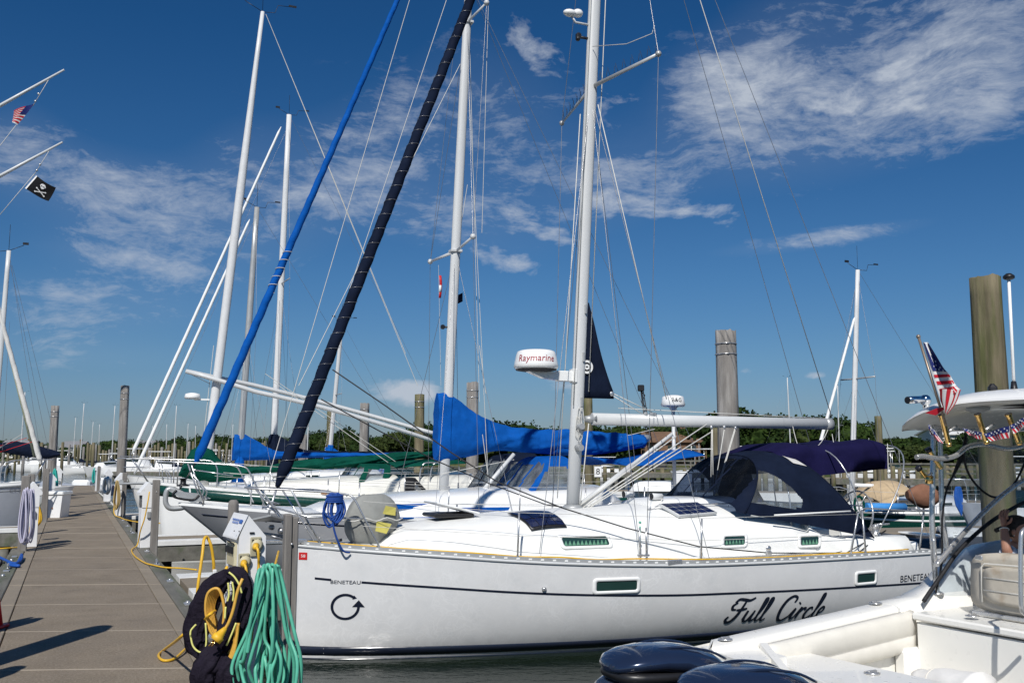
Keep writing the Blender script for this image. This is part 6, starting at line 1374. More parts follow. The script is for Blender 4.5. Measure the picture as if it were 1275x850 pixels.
# blue marks on the sign: a symbol block and two lines of small lettering
nrm_ = V((-(top-zE+.01), 0, (W1/2+.022-.045))).normalized()
def onroof(u, v): a = V((-.044, 0, top+.006)); b = V((-W1/2-.024, 0, zE-.010)); q = a.lerp(b, u); return V((q.x, -D1/2+.0+v*D1, q.z))+nrm_*.006
mb = MB()
for u0, u1, v0, v1 in ((.22, .38, .08, .30), (.22, .30, .36, .9), (.34, .42, .36, .82)):
    n = 1 if v1-v0 < .25 else 9
    for k in range(n):
        a, b = lerp(v0, v1, k/n), lerp(v0, v1, (k+.72)/n if n > 1 else 1); mb.add([onroof(u0, a), onroof(u1, a), onroof(u1, b), onroof(u0, b)], [(0, 1, 2, 3)])
mb.build('blue_lettering', SIGNB, hd, recalc=False)
def plug(px, py, nm):
    p = PF.y(px, py, -D1/2); mb = MB().box((p.x, -D1/2-.012, p.z-.01), (.082, .018, .145), b=.006); o = mb.build('socket_plate', mat('beige_socket', (.40, .37, .26), .5), P1)
    mb = MB()
    for sx in (-.025, 0, .025): mb.box((p.x+sx, -D1/2-.023, p.z+.035), (.012, .006, .022), b=.002)
    mb.build('breaker_switches', BLACK, o)
    f = MB().lathe([(.044, 0), (.046, .006), (.02, .02)], (p.x+.008, -D1/2-.02, p.z-.0), 16, Matrix.Rotation(pi/2, 3, 'X')); f.build('socket_flap', CREAMP, o)
    return p
pl = [plug(318, 678.5, 'a'), plug(303, 699, 'b')]
MB().box((-W1/2-.01, -.02, zE-.13), (.022, .22, .17), b=.004).build('side_breaker_panel', CREAMP, P1)
mb = MB()
for i in range(5): mb.box((-W1/2-.03, -.1+.04*i, zE-.10), (.02, .02, .05), b=.003)
mb.tube([V((-W1/2-.03, -.14, zE-.05)), V((-W1/2-.05, .12, zE-.02))], .006, 6); mb.build('side_breakers', BLACK, P1)
mb = MB()
for px, py in ((291.5, 660.5), (297.5, 661), (313, 663)): q = PF.y(px, py, -D1/2); mb.ball(q+V((0, -.004, 0)), .005, 6)
mb.box(PF.y(313.5, 663, -D1/2)+V((0, -.008, 0)), (.035, .01, .012)).build('screws', BLACK, P1)
# hooks
for px, py, s_ in ((267, 718, -1), (276, 728, -1), (322, 715, 1)):
    q = at(px, py, 7.3); q = PF.I @ q; MB().box(q, (.026 if s_ < 0 else .022, .03, .11), b=.004).tube([q+V((0, 0, -.04)), q+V((.06, .05, -.05)), V((clampx := max(-W1/2, min(W1/2, q.x)), -D1/2+.02, q.z-.05))], .006, 6).build('hose_hook', PED if s_ < 0 else ALUG, P1)
# yellow leads out of the two sockets
def wp(*q): return [at(px, py, Y) for px, py, Y in q]
def cord(name, pts, r, m, label, cat='cord', group=None, k=6): return solo(name, MB().tube(smooth_path(pts, k), r, 8), m, label, cat, pts[0], group)
def lead(pts, label):
    pts = smooth_path(pts, 6); t = thing('extension_cord', label, 'cord', pts[0]); I_ = Matrix.Translation(-pts[0])
    MB().tube(pts, .0105, 8).xf(I_).build('cable', YELC, t); MB().tube([pts[0]+V((0, .02, .01)), pts[1], pts[3]], [.026, .024, .013], 12).xf(I_).build('plug', YELC, t)
lead(wp((318, 681, 7.26), (321, 684, 7.22), (322, 695, 7.22), (322, 705, 7.24), (321, 730, 7.2), (316, 770, 7.2), (312, 800, 7.2)), 'yellow power cord plugged into the upper socket of the closest pedestal')
lead(wp((303, 702, 7.26), (306, 706, 7.22), (307, 720, 7.2), (305, 745, 7.15), (297, 775, 7.1), (296, 800, 7.1), (292, 815, 7.1), (284, 825, 7.1)), 'yellow power cord plugged into the lower socket of the closest pedestal')
cord('extension_cord', wp((347, 686, 8.6), (345, 694, 8.2), (342, 706, 7.8), (338, 722, 7.5)), .011, YELC, 'short run of yellow cord rising behind the green hose to the white bow')
# big loop of yellow cord falling to the walkway
lp = wp((283, 705, 7.45), (276, 716, 7.4), (267, 713, 7.4), (266, 700, 7.38), (263, 680, 7.36), (258, 668.5, 7.35), (254, 672, 7.3), (252, 690, 7.25), (247, 725, 7.2), (243, 760, 7.2), (236, 780, 7.2), (222, 795, 7.3)) + [onz(205, 808, .815), onz(197.5, 815, .815), onz(203, 821.5, .815), onz(216, 820, .815), onz(228, 810, .83), onz(240, 797, .86)] + wp((256, 770, 7.1), (268, 760, 7.1))
cord('extension_cord', lp, .0115, YELC, 'long yellow cord arching up beside the pedestal and looping down onto the walkway', k=7)
# coil of yellow cord in its dark cloth sleeve
def sleeve():
    c = at(268, 775, 7.18); t = thing('cord_sleeve', 'crumpled dark cloth cord sleeve with yellow piping hung on the closest pedestal', 'cord sleeve', c); I_ = Matrix.Translation(-c)
    CL = mat('aubergine_cloth', (.016, .013, .022), .7, var=.3, bump=.9, bs=30); PP = mat('yellow_piping', (.72, .70, .22), .7)
    def body(pts, rs, nm, seed, parent=t, flat=.55):
        pts = smooth_path([at(*p) for p in pts], 14); n = len(pts); R = []; rr_ = [interp(i/(n-1)*(len(rs)-1), list(range(len(rs))), rs) for i in range(n)]
        for i, q in enumerate(pts):
            T = (pts[min(n-1, i+1)]-pts[max(0, i-1)]).normalized(); a = V((0, 1, 0)); b = T.cross(a).normalized(); a = b.cross(T)
            R.append([q+(b*cos(w_)+a*sin(w_)*flat)*rr_[i]*(.93+.30*noise.noise(V((i*.07, 2*cos(w_), 2*sin(w_)+seed)))+.30*noise.noise(V((i*.045, 4.5*cos(w_)+i*.02, 4.5*sin(w_)+seed)))+.13*noise.noise(V((i*.10, 10*cos(w_), 10*sin(w_))))) for w_ in [2*pi*k/48 for k in range(48)]])
        return MB().loft(R, True, True, True).xf(I_).build(nm, CL, parent)
    body([(286, 712, 7.2), (276, 722, 7.15), (264, 735, 7.15), (252, 760, 7.15), (243, 785, 7.15), (248, 805, 7.15), (262, 815, 7.15)], [.035, .07, .085, .10, .09, .085, .06], 'sleeve_left', 1)
    body([(284, 713, 7.15), (296, 718, 7.1), (302, 735, 7.1), (294, 765, 7.08), (284, 795, 7.08), (272, 812, 7.1)], [.04, .06, .07, .09, .10, .07], 'sleeve_right', 5)
    body([(272, 808, 7.05), (262, 822, 7.0), (254, 836, 6.98), (252, 850, 6.98), (256, 868, 6.98)], [.10, .10, .085, .08, .07], 'sleeve_tail', 9)
    body([(290, 820, 7.02), (280, 838, 7.0), (284, 858, 7.0)], [.08, .1, .09], 'sleeve_fold', 12)
    for k, P in enumerate(([(285, 712), (292, 718), (298, 728), (301, 738)], [(284, 725), (285, 740), (283, 748)], [(289, 724), (291, 735), (290, 748)], [(294, 775), (288, 790), (282, 803)], [(237, 788), (240, 803), (248, 811), (260, 812)], [(256, 775), (257, 795), (256, 808)], [(244, 777), (238, 784), (237, 790)], [(281, 755), (280, 770)])): 
        P = [at(px, py, 6.98+.02*(k % 3)) for px, py in P]; MB().tube(smooth_path(P, 5), .0068, 6).xf(I_).build('yellow_piping', PP, t)
sleeve()
def ycoil():
    c = at(270, 760, 7.05); mb = MB(); rnd = random.Random(2)
    for i in range(7):
        dx = i*1.7; Y = 7.05+.012*i; P = [at(px, py, Y) for px, py in ((272+dx*.4, 733+i), (259+dx, 738+i), (256+dx, 760), (262+dx, 785-i), (270+dx*.8, 792-2*i), (277+dx*.4, 780), (279, 755))]; mb.tube(smooth_path(P, 6, True), .0105, 7, closed=True)
    for i in range(5): P = [at(px, py, 7.0+.02*i) for px, py in ((297-i, 775), (293-i, 800), (285-2*i, 822+i), (270+i, 836+2*i), (282, 828-i), (292, 810))]; mb.tube(smooth_path(P, 5, True), .0105, 7, closed=True)
    mb.tube(smooth_path([at(*q) for q in ((302, 720, 7.0), (296, 735, 6.97), (290, 760, 6.95), (284, 776, 6.94), (278, 785, 6.93))], 6), .0115, 7)
    t = thing('cord_coil', 'coil of yellow power cord tucked inside the dark sleeve with its yellow plug hanging out', 'cord', c); I_ = Matrix.Translation(-c); mb.xf(I_).build('coil', mat('golden_cord', (.62, .35, .06), .45, var=.2, vs=15), t)
    a, b = at(281, 781, 6.93), at(268, 797, 6.9); MB().tube([a, a.lerp(b, .25), a.lerp(b, .6), a.lerp(b, .65), b], [.014, .022, .034, .042, .040], 14).xf(I_).build('plug', YELC, t)
    p_ = MB(); [p_.tube([b+V((dx, 0, 0)), b+V((dx-.03, -.01, -.035))], .006, 6) for dx in (-.012, .008)]; p_.xf(I_).build('prongs', GOLD, t)
ycoil()
def ghose():
    c = at(335, 710, 7.0); t = thing('garden_hose', 'sea green garden hose hung in long loops on the closest pedestal', 'hose', c, group=None); I_ = Matrix.Translation(-c); rnd = random.Random(8)
    spec = [(324, 712, 290, 342, 856, 888), (328, 710, 296, 345, 852, 884), (325, 709, 303, 327, 840, 872), (331, 704, 322, 354, 842, 872), (335, 703, 330, 360, 832, 862), (340, 703, 318, 365, 850, 882), (346, 704, 338, 374, 852, 890), (334, 706, 310, 349, 846, 862), (343, 705, 333, 369, 848, 874), (329, 709, 299, 336, 838, 866)]
    mb = MB()
    for i, (tx, ty, lx, rx, ly, by) in enumerate(spec):
        Y = 7.02-.016*i; P = [(tx, ty), (tx-4+rnd.uniform(-1, 1), ty+8), (lerp(tx, lx, .45)+rnd.uniform(-4, 4), ty+60), (lx+3+rnd.uniform(-3, 3), ty+110), (lx, ly-12), (lx+8, by-8), ((lx+rx)/2, by), (rx-4, by-10), (rx+1, ly-25), (lerp(tx, rx, .7)+rnd.uniform(-6, 5), ty+80), (tx+5+rnd.uniform(-1, 1), ty+14)]
        mb.tube(smooth_path([at(px, py, Y+.05*sin(j*1.3+i)) for j, (px, py) in enumerate(P)], 6, True), .0125, 8, closed=True)
    mb.tube(smooth_path([at(*q) for q in ((327, 742, 6.9), (322, 758, 6.88), (314, 778, 6.86), (310, 800, 6.86), (308, 812, 6.86))], 6), .013, 8)
    mb.xf(I_).build('hose_coils', GRNH, t)
ghose()
# timber posts beside the pedestal
def post(px, pt_, pb, wpx, Y, label, m=WOODG, split=False, ang=radians(24.4), zb=-.4):
    w = wpx*Y/1200; b = at(px, pb, Y); z1 = at(px, pt_, Y).z; t = thing('timber_post', label, 'post', (b.x, Y, 0), ang, 'short timber posts beside the pedestals')
    mb = MB()
    if split: mb.box((-w*.22, 0, (z1+zb)/2+.01), (w*.52, w*.9, z1-zb), b=.008); mb.box((w*.29, .01, (z1+zb)/2), (w*.42, w*.86, z1-zb-.03), b=.008)
    else: mb.box((0, 0, (z1+zb)/2), (w*.9, w*.9, z1-zb), b=.012)
    mb.build('timber', m, t); MB().ball((.0, -w*.46, z1-.22), .012, 6).build('bolt', STEEL, t)
post(357, 641, 850, 17, 7.7, 'split grey timber post between the green hose and the white bow', split=True)
def rpost():
    w = .083; Y = 8.6; b = at(291, 620, Y); z1 = at(291, 622, Y).z; t = thing('timber_post', 'round topped grey post right behind the closest pedestal', 'post', (b.x, Y, 0), 0, 'short timber posts beside the pedestals')
    mb = MB().lathe([(w*.56, -.4), (w*.55, z1-.05), (w*.5, z1-.015), (w*.3, z1)], (0, 0, 0), 20); mb.build('timber', WOODG, t)
rpost()
MB_ = post(191, 597, 690, 9.5, 17.9, 'grey timber post beside the second right hand pedestal')
post(153, 588, 645, 6, 27, 'grey timber post beside the third right hand pedestal'); post(122, 580, 612, 4, 44, 'grey timber post beside the farthest right hand pedestal')
post(27, 592, 690, 11, 17.6, 'grey timber post left of the nearest left hand pedestal'); post(36.5, 590, 640, 9, 21, 'grey timber post behind the hose draped pedestal'); post(55, 583, 640, 8, 25, 'leaning grey post just left of the white dock box')
# pale hoses on the left pedestal, orange coil
def loops(name, cpx, cpy, wpx, hpx, n, Y, r, m, label, seed=0, cat='hose', jitter=.25):
    rnd = random.Random(seed); c = at(cpx, cpy, Y); mb = MB()
    for i in range(n):
        w = wpx*Y/1200/2*rnd.uniform(.55, 1.05); h = hpx*Y/1200/2*rnd.uniform(.85, 1.05); ox = rnd.uniform(-1, 1)*jitter*wpx*Y/1200/2; o = c+V((ox, .02*i-.02*n/2, 0)); 
        mb.tube(smooth_path([o+V((0, 0, h)), o+V((-w*.7, 0, h*.4)), o+V((-w, 0, -h*.5)), o+V((0, .01, -h)), o+V((w, 0, -h*.5)), o+V((w*.7, 0, h*.4))], 5, True), r, 7, closed=True)
    return solo(name, mb, m, label, cat, c)
loops('garden_hose', 34, 642, 10, 66, 10, 17.4, .0125, mat('pale_hose', (.50, .48, .60), .45), 'pale lilac hose hung on the nearest left hand pedestal', 3, jitter=.7)
loops('cord_coil', 46, 641, 12, 26, 6, 19.5, .018, YELC, 'round yellow cord coil behind the nearest left hand pedestal', 5, 'cord', .1)
loops('garden_hose', 68, 600, 7, 32, 5, 39, .03, TEAL, 'bright teal hose on the far left hand pedestal', 6); loops('cord_coil', 75, 598, 5, 16, 4, 41, .03, YELC, 'small yellow coil beside the teal hose', 7, 'cord')
loops('cord_coil', 146, 616, 7, 34, 5, 26.6, .018, mat('tan_cord', (.42, .30, .12), .6), 'tan and yellow cord looped on the third right hand pedestal', 8, 'cord'); loops('garden_hose', 133, 604, 8, 20, 7, 34.5, .035, ROPEW, 'white hose bundle round the fourth right hand pedestal', 9)
loops('garden_hose', 117, 592, 4, 18, 4, 48, .03, TEAL, 'dark teal hose on the farthest right hand pedestal', 10)
cord('extension_cord', [at(186, 612, 17.9), at(184, 625, 17.85), at(180, 645, 17.85), at(175, 660, 17.9), at(171, 678, 18)] + [onz(164, 684, .82), onz(168, 692, .82), onz(180, 700, .82), onz(190, 703, .82), onz(205, 706, .82), onz(225, 707, .82), onz(245, 709, .82)], .012, YELC, 'thin yellow cord from the second right hand pedestal trailing along the walkway edge')
cord('extension_cord', [onz(262, 651, .83), onz(235, 652, .83), onz(200, 651, .83), onz(175, 650, .83), onz(158, 647, .83), onz(150, 644, .83), at(142, 638, 27), at(144, 612, 27), at(147, 600, 27)], .014, YELC, 'thin yellow cord running over the middle finger pier')
cord('extension_cord', [onz(-10, 683, .84), onz(10, 682, .84), onz(30, 679, .84), at(36, 668, 18), at(38, 655, 18)], .014, YELC, 'thin yellow cord across the left finger pier')
cord('mooring_line', [onz(-12, 688, .82), onz(5, 696, .82), onz(18, 701, .83), onz(26, 697, .84), onz(27, 690, .86), onz(22, 700, .84), onz(13, 703, .83), onz(24, 704, .83), onz(10, 700, .84)], .022, mat('blue_line', (.01, .08, .36), .7), 'tangled blue mooring line on the left edge of the walkway', 'rope')
cord('mooring_line', [onz(151, 640, .83), onz(143, 631, .83), onz(137, 624, .83), onz(128, 617, .83), onz(121, 611, .83)], .03, ROPEW, 'white rope lying along the right edge of the walkway', 'rope')
# dock box
bp = onz(68, 643.5, .8); t = thing('dock_box', 'white fibreglass dock box with overhanging lid on the left side of the walkway', 'dock box', bp, radians(3))
MB().prism([(-.25, -.30, .0), (.25, -.30, 0), (.30, -.30, .62), (-.22, -.30, .62)], (0, .60, 0)).build('box_body', PED, t); MB().box((.03, 0, .66), (.60, .68, .10), b=.02).build('lid', WHITE, t); MB().box((.05, -.315, .26), (.03, .02, .03)).build('latch', mat('rust', (.3, .12, .04), .7), t); MB().tube([(-.24, -.32, .62), (-.34, -.34, .60), (-.36, -.34, .52)], .03, 6).build('handle', WHITE, t)
# cleats along the walkway
mb = None
proto_c = thing('dock_cleat', 'x', 'cleat', (0, 0, 0), 0, 'steel cleats along the walkway edges'); MB().tube([(-.11, 0, .055), (-.05, 0, .065), (.05, 0, .065), (.11, 0, .055)], [.01, .016, .016, .01], 8).tube([(-.03, 0, 0), (-.03, 0, .06)], .013, 8).tube([(.03, 0, 0), (.03, 0, .06)], .013, 8).box((0, 0, .006), (.12, .05, .012), b=.004).build('horn', STEEL, proto_c)
CL_ = [(1.04, .2, 'galvanised cleat on the right edge beside the front landing'), (1.04, 5.9, 'galvanised cleat on the right edge where the yellow cord crosses'), (1.04, 13, 'galvanised cleat on the right edge near the middle finger pier'), (-1.04, 6.2, 'galvanised cleat on the left edge by the blue line'), (-1.04, 12, 'galvanised cleat on the left edge before the dock box')]
for i, (c, s_, lb) in enumerate(CL_):
    o = proto_c if i == 0 else copy_tree(proto_c); o.location = dpt(c, s_, DZ+.002); o.rotation_euler.z = radians(24.4+90); o['label'] = lb
# red thing at the left edge: a plastic safety cone standing on the walkway
q = onz(-14, 782, .8); t = thing('traffic_cone', 'red plastic cone cut off by the left edge of the picture', 'cone', q); MB().lathe([(.125, .03), (.03, .62), (.028, .64)], (0, 0, 0), 20).build('cone_body', mat('cone_red', (.62, .02, .02), .4), t); MB().box((0, 0, .015), (.28, .28, .03), b=.01).build('cone_base', mat('cone_red', (.62, .02, .02), .4), t)

# tall piling and lower posts on the left edge beside the photographer: outside the frame, their shadows fall across the walkway
def lpost(tipx, tipy, h, w, label, nm='timber_post'):
    tp = onz(tipx, tipy, DZ); L_ = h/tan(SUN_EL); b = V((tp.x, tp.y, 0))+V((sin(SUN_AZ), cos(SUN_AZ), 0))*L_
    t = thing(nm, label, 'post', b, radians(24.4)); MB().lathe([(w/2, -1), (w/2, DZ+h-.25), (w*.3, DZ+h-.04), (w*.1, DZ+h)], (0, 0, 0), 14).build('timber', WOODG, t); return t
lpost(130, 779, 2.5, .34, 'tall pointed piling out of view left of the camera, casting the long shadow')
lpost(49, 769, 1.9, .22, 'lower post out of view at the left, casting the short shadow by the cone')
lpost(25, 829, 1.6, .24, 'lowest post out of view at the left, casting the nearest shadow')
# ================================================================ sport fishing boat at the lower right
SF = Frame((2.0, 6.6, 0), radians(28))
SB = thing('fishing_boat', 'white sport fishing boat with hardtop, clear curtains and twin navy outboards', 'fishing boat', SF.loc, SF.rz)
GEL = mat('ivory_gelcoat', (.84, .825, .775), .32, var=.012, coat=.3)
PADM = mat('ivory_vinyl', (.74, .71, .64), .5, var=.05, vs=8, bump=.15, bs=30)
def gz(x): return 1.05+.085*min(x, 2.2)+.03*max(0, x-2.2)
# outer hull
rings = []
for i in range(26):
    x = i*.28; u = x/7.; b = 1.27*(1-max(0, (u-.45)/.55)**2.4) if u > .45 else 1.27; b = max(b, .03); z = gz(x)-.03
    rings.append([V((x, s_*b*k, zz)) for s_, k, zz in ((-1, 1, z), (-1, 1.0, z-.3), (-1, .94, .25), (-1, .86, 0), (-1, .0, -.35), (1, .86, 0), (1, .94, .25), (1, 1.0, z-.3), (1, 1, z))])
m_ = MB(); m_.loft(rings, False, False, True); 
m_.build('hull', GEL, SB)
mb = MB(); mb.add([V((0, y, z)) for y, z in ((-1.26, .95), (-1.2, .2), (0, -.3), (1.2, .2), (1.26, .95), (.9, .85), (-.9, .85))], [list(range(7))]); mb.xf(Matrix.Translation((.02, 0, 0))).build('transom', GEL, SB)
# gunwale caps
for sd_ in (-1, 1):
    R = []
    for i in range(17):
        x = i*.17; o = 1.27 if x > .15 else 1.27-.18*(1-x/.15)**2; z = gz(x)
        R.append([V((x, sd_*(o-.0), z-.10)), V((x, sd_*(o+.012), z-.05)), V((x, sd_*(o-.02), z-.004)), V((x, sd_*(o-.05), z+.004)), V((x, sd_*1.06, z)), V((x, sd_*1.02, z-.02)), V((x, sd_*1.0, z-.10))])
    mb = MB(); mb.loft(R, True, True, True); mb.build('gunwale', GEL, SB)
    mb = MB().loft([[V((x, sd_*.985, gz(x)-.09)), V((x, sd_*1.02, .32))] for x in (.35, 1., 2., 3.)], False, False, False); mb.build('liner', GEL, SB)
    R = []
    for i in range(25):
        x = .48+i*.068; z = gz(x)-.10; e = 1 if 0 < i < 24 else .8; pl = .007 if i % 2 else 0; R.append([V((x, sd_*.985, z+.055)), V((x, sd_*(.985-.045*e), z+.052)), V((x, sd_*(.985-.075*e), z+.03)), V((x, sd_*(.985-.082*e), z-.02)), V((x, sd_*(.985-.080*e), z-.125)), V((x, sd_*(.985-.068*e), z-.135)), V((x, sd_*(.985-.076*e-pl), z-.145)), V((x, sd_*(.985-.074*e-pl), z-.25)), V((x, sd_*(.985-.04*e), z-.275)), V((x, sd_*.985, z-.28))])
    MB().loft(R, True, True, True).build('bolster', PADM, SB)
MB().box((1.6, 0, .30), (3.2, 2.1, .06)).build('cockpit_sole', GEL, SB)
# aft corner and transom door wall
mb = MB(); mb.prism([V((.03, .72, .35)), V((.03, .72, 1.0)), V((.03, 1.2, 1.03)), V((.03, 1.2, .35))], (.42, 0, 0)); mb.prism([V((.42, .98, .4)), V((.42, .98, 1.06)), V((.16, .46, .97)), V((.16, .46, .4))], (.05, -.03, 0)); mb.build('aft_corner', GEL, SB)
# transom seat / live well with lid
a, b, c, d = [SF.z(*q, .95) for q in ((952, 817), (990, 808.5), (1180, 850), (1028, 850))]
def ext(p, q, y): t = (y-p.y)/(q.y-p.y); return p.lerp(q, t)
c2, d2 = ext(b, c, -1.0), ext(a, d, -1.0)
mb = MB(); mb.prism([V((p.x, p.y, .35)) for p in (a, b, c2, d2)], (0, 0, .50)); mb.build('live_well', GEL, SB)
ce = (a+b+c2+d2)/4
mb = MB(); P = [V((p.x, p.y, 0)) for p in (a, b, c2, d2)]; cc = sum(P, V((0, 0, 0)))/4
mb.loft([[V((cc.x+(p.x-cc.x)*k, cc.y+(p.y-cc.y)*k, z)) for p in P] for k, z in ((1.02, .865), (1.02, .93), (1.0, .948), (.97, .952))], True, True, False); mb.build('live_well_lid', GEL, SB)
mb = MB(); p = SF.z(972, 833, .90); mb.box(p+V((-.02, 0, -.01)), (.03, .06, .05), b=.006); mb.build('latch', BLACK, SB)
def popup_cleat(px, py, z, nm='cleat'):
    p = SF.z(px, py, z); m = MB(); m.lathe([(.055, 0), (.058, .006), (.03, .012)], (p.x, p.y, z+.002), 18); m.box((p.x, p.y, z+.018), (.085, .022, .012), b=.004); m.build(nm, STEEL, SB)
popup_cleat(903, 796, gz(.31)); popup_cleat(1090, 751, gz(2.05)); popup_cleat(1086, 838, .953); popup_cleat(1211, 767, 1.205)
p = SF.z(928, 808, .96); MB().box((.02, p.y, .93), (.03, .05, .05), b=.008).build('door_latch', BLACK, SB)
# side deck rising to the cabin, forward of the cockpit
R = []
for x, zo, zi in ((2.0, gz(2.0)+.004, gz(2.0)+.004), (2.3, gz(2.3)+.02, gz(2.3)+.03), (2.55, 1.33, 1.36), (2.85, 1.52, 1.55), (3.3, 1.66, 1.70), (4.5, 1.72, 1.78)):
    R.append([V((x, 1.27, gz(x)-.05)), V((x, 1.24, zo)), V((x, 1.05, zi)), V((x, .98, zi-.02)), V((x, .97, .4))])
for sd_ in (1, -1): MB().loft([[V((p.x, p.y*sd_, p.z)) for p in r] for r in R], False, False, True).add([V((R[0][k].x, R[0][k].y*sd_, R[0][k].z)) for k in range(5)], [list(range(5))]).build('side_deck', GEL, SB)
# seat box with step
zb_ = 1.17
def box_pts(x0, x1, y0, y1, z0, z1): return [V((x0, y0, 0)), V((x1, y0, 0)), V((x1, y1, 0)), V((x0, y1, 0))]
MB().box((2.55, .36, (.33+zb_-.07)/2), (.98, 1.04, zb_-.40), b=.012).build('seat_box', GEL, SB)
MB().box((2.55, .36, zb_-.02), (1.03, 1.09, .06), b=.014).build('seat_box_lid', GEL, SB)
MB().box((2.15, .93, .62), (.5, .14, .55), b=.03).build('side_step', GEL, SB)
p = SF.y(1107, 805, .97); MB().lathe([(.075, 0), (.075, .012), (.06, .016)], (p.x, .975, p.z), 20, Matrix.Rotation(pi/2, 3, 'X')).build('access_plate', GEL, SB)
# leaning seat
sx = 2.45
def pad(name, x, y0, y1, z0, z1, th, m, lean=.1, par=SB, r=.05):
    R = []
    for i, k in enumerate((-.5, -.42, 0, .42, .5)):
        e = .82 if abs(k) == .5 else 1.; zc = (z0+z1)/2; yc = (y0+y1)/2; w = (y1-y0)/2*e; h = (z1-z0)/2*e; ring = []
        for a in [2*pi*j/32 for j in range(32)]:
            cx, sx_ = cos(a), sin(a); yy = yc+w*abs(cx)**.35*(1 if cx > 0 else -1); zz = zc+h*abs(sx_)**.35*(1 if sx_ > 0 else -1); ring.append(V((x+k*th+lean*(zz-z0), yy, zz)))
        R.append(ring)
    return MB().loft(R, True, True, True).build(name, m, par)
WORN = mat('worn_beige_vinyl', (.50, .455, .38), .6, var=.15, vs=5, bump=.4, bs=16, col2=(.42, .34, .25), mask=(.55, .7, 6))
st = pad('seat_back', sx, -.75, .60, 1.22, 1.70, .16, WORN)
pad('seat_panel', sx-.085, -.62, .46, 1.30, 1.60, .04, WORN, par=st); 
mb = MB()
for z in (1.40, 1.50): mb.tube([V((sx-.115+.1*(z-1.22), y, z)) for y in (-.6, 0, .44)], .006, 6)
mb.tube([V((sx-.105+.1*(z-1.22), y, z)) for y, z in ((.46, 1.30), (.47, 1.58), (.44, 1.61), (0, 1.62), (-.6, 1.62))], .008, 6); mb.build('seat_piping', PADM, st)
pad('seat_cushion', sx+.32, -.75, .72, 1.22, 1.62, .12, PADM, .05)
MB().box((sx-.08, .48, 1.655), (.02, .07, .04), b=.008).box((sx-.10, -.05, 1.21), (.03, 1.2, .03), b=.004).build('seat_hardware', STEEL, st)
# grab rail at the frame's right edge
mb = MB(); a = [SF.y(px, py, -.35) for px, py in ((1290, 768), (1274, 762), (1271, 740), (1271, 680), (1274, 660), (1290, 655))]; mb.tube(smooth_path(a, 5), .016, 8); mb.build('grab_rail', STEEL, SB)
# covered things in the cockpit
def drape(cx, cy, cz, L_, r0, r1, rz, tilt, label, seed, nm='covered_bundle'):
    w = SF.M @ V((cx, cy, cz)); t = thing(nm, label, 'covered bundle', w, SF.rz+rz); R = []
    for i in range(17):
        v = i/16; r = lerp(r0, r1, v)*min(1, (v/.06)+.35, (1-v)/.05+.35); c = V((L_*(v-.5), 0, tilt*(v-.5)))
        R.append([c+V((.02*noise.noise(V((k*.5, v*3, seed))), r*cos(a)*(1+.14*noise.noise(V((v*4, cos(a)*1.5, seed)))), r*.85*sin(a)*(1+.22*noise.noise(V((v*3.5, sin(a)*2, seed+3))))-.02)) for k, a in enumerate([2*pi*j/26 for j in range(26)])])
    MB().loft(R, True, True, True).build('cover', mat('white_cover', (.76, .75, .73), .75, var=.05, vs=5, bump=.5, bs=8), t); 
    k = 5; MB().tube([p+(p-sum(R[k], V((0, 0, 0)))/26).normalized()*.003 for p in R[k]], .004, 5, closed=True).build('seam', PADM, t); return t
q = SF.z(1062, 812, .80)
drape(q.x, q.y, .82, .62, .17, .075, radians(-55), -.16, 'white cloth covered bundle leaning against the bolster, the farther of two', 3)
q = SF.z(1188, 835, .85)
drape(q.x-.02, q.y+.03, .74, .66, .12, .20, radians(-95), .02, 'crumpled white cloth covered bundle in front of the seat box', 11)
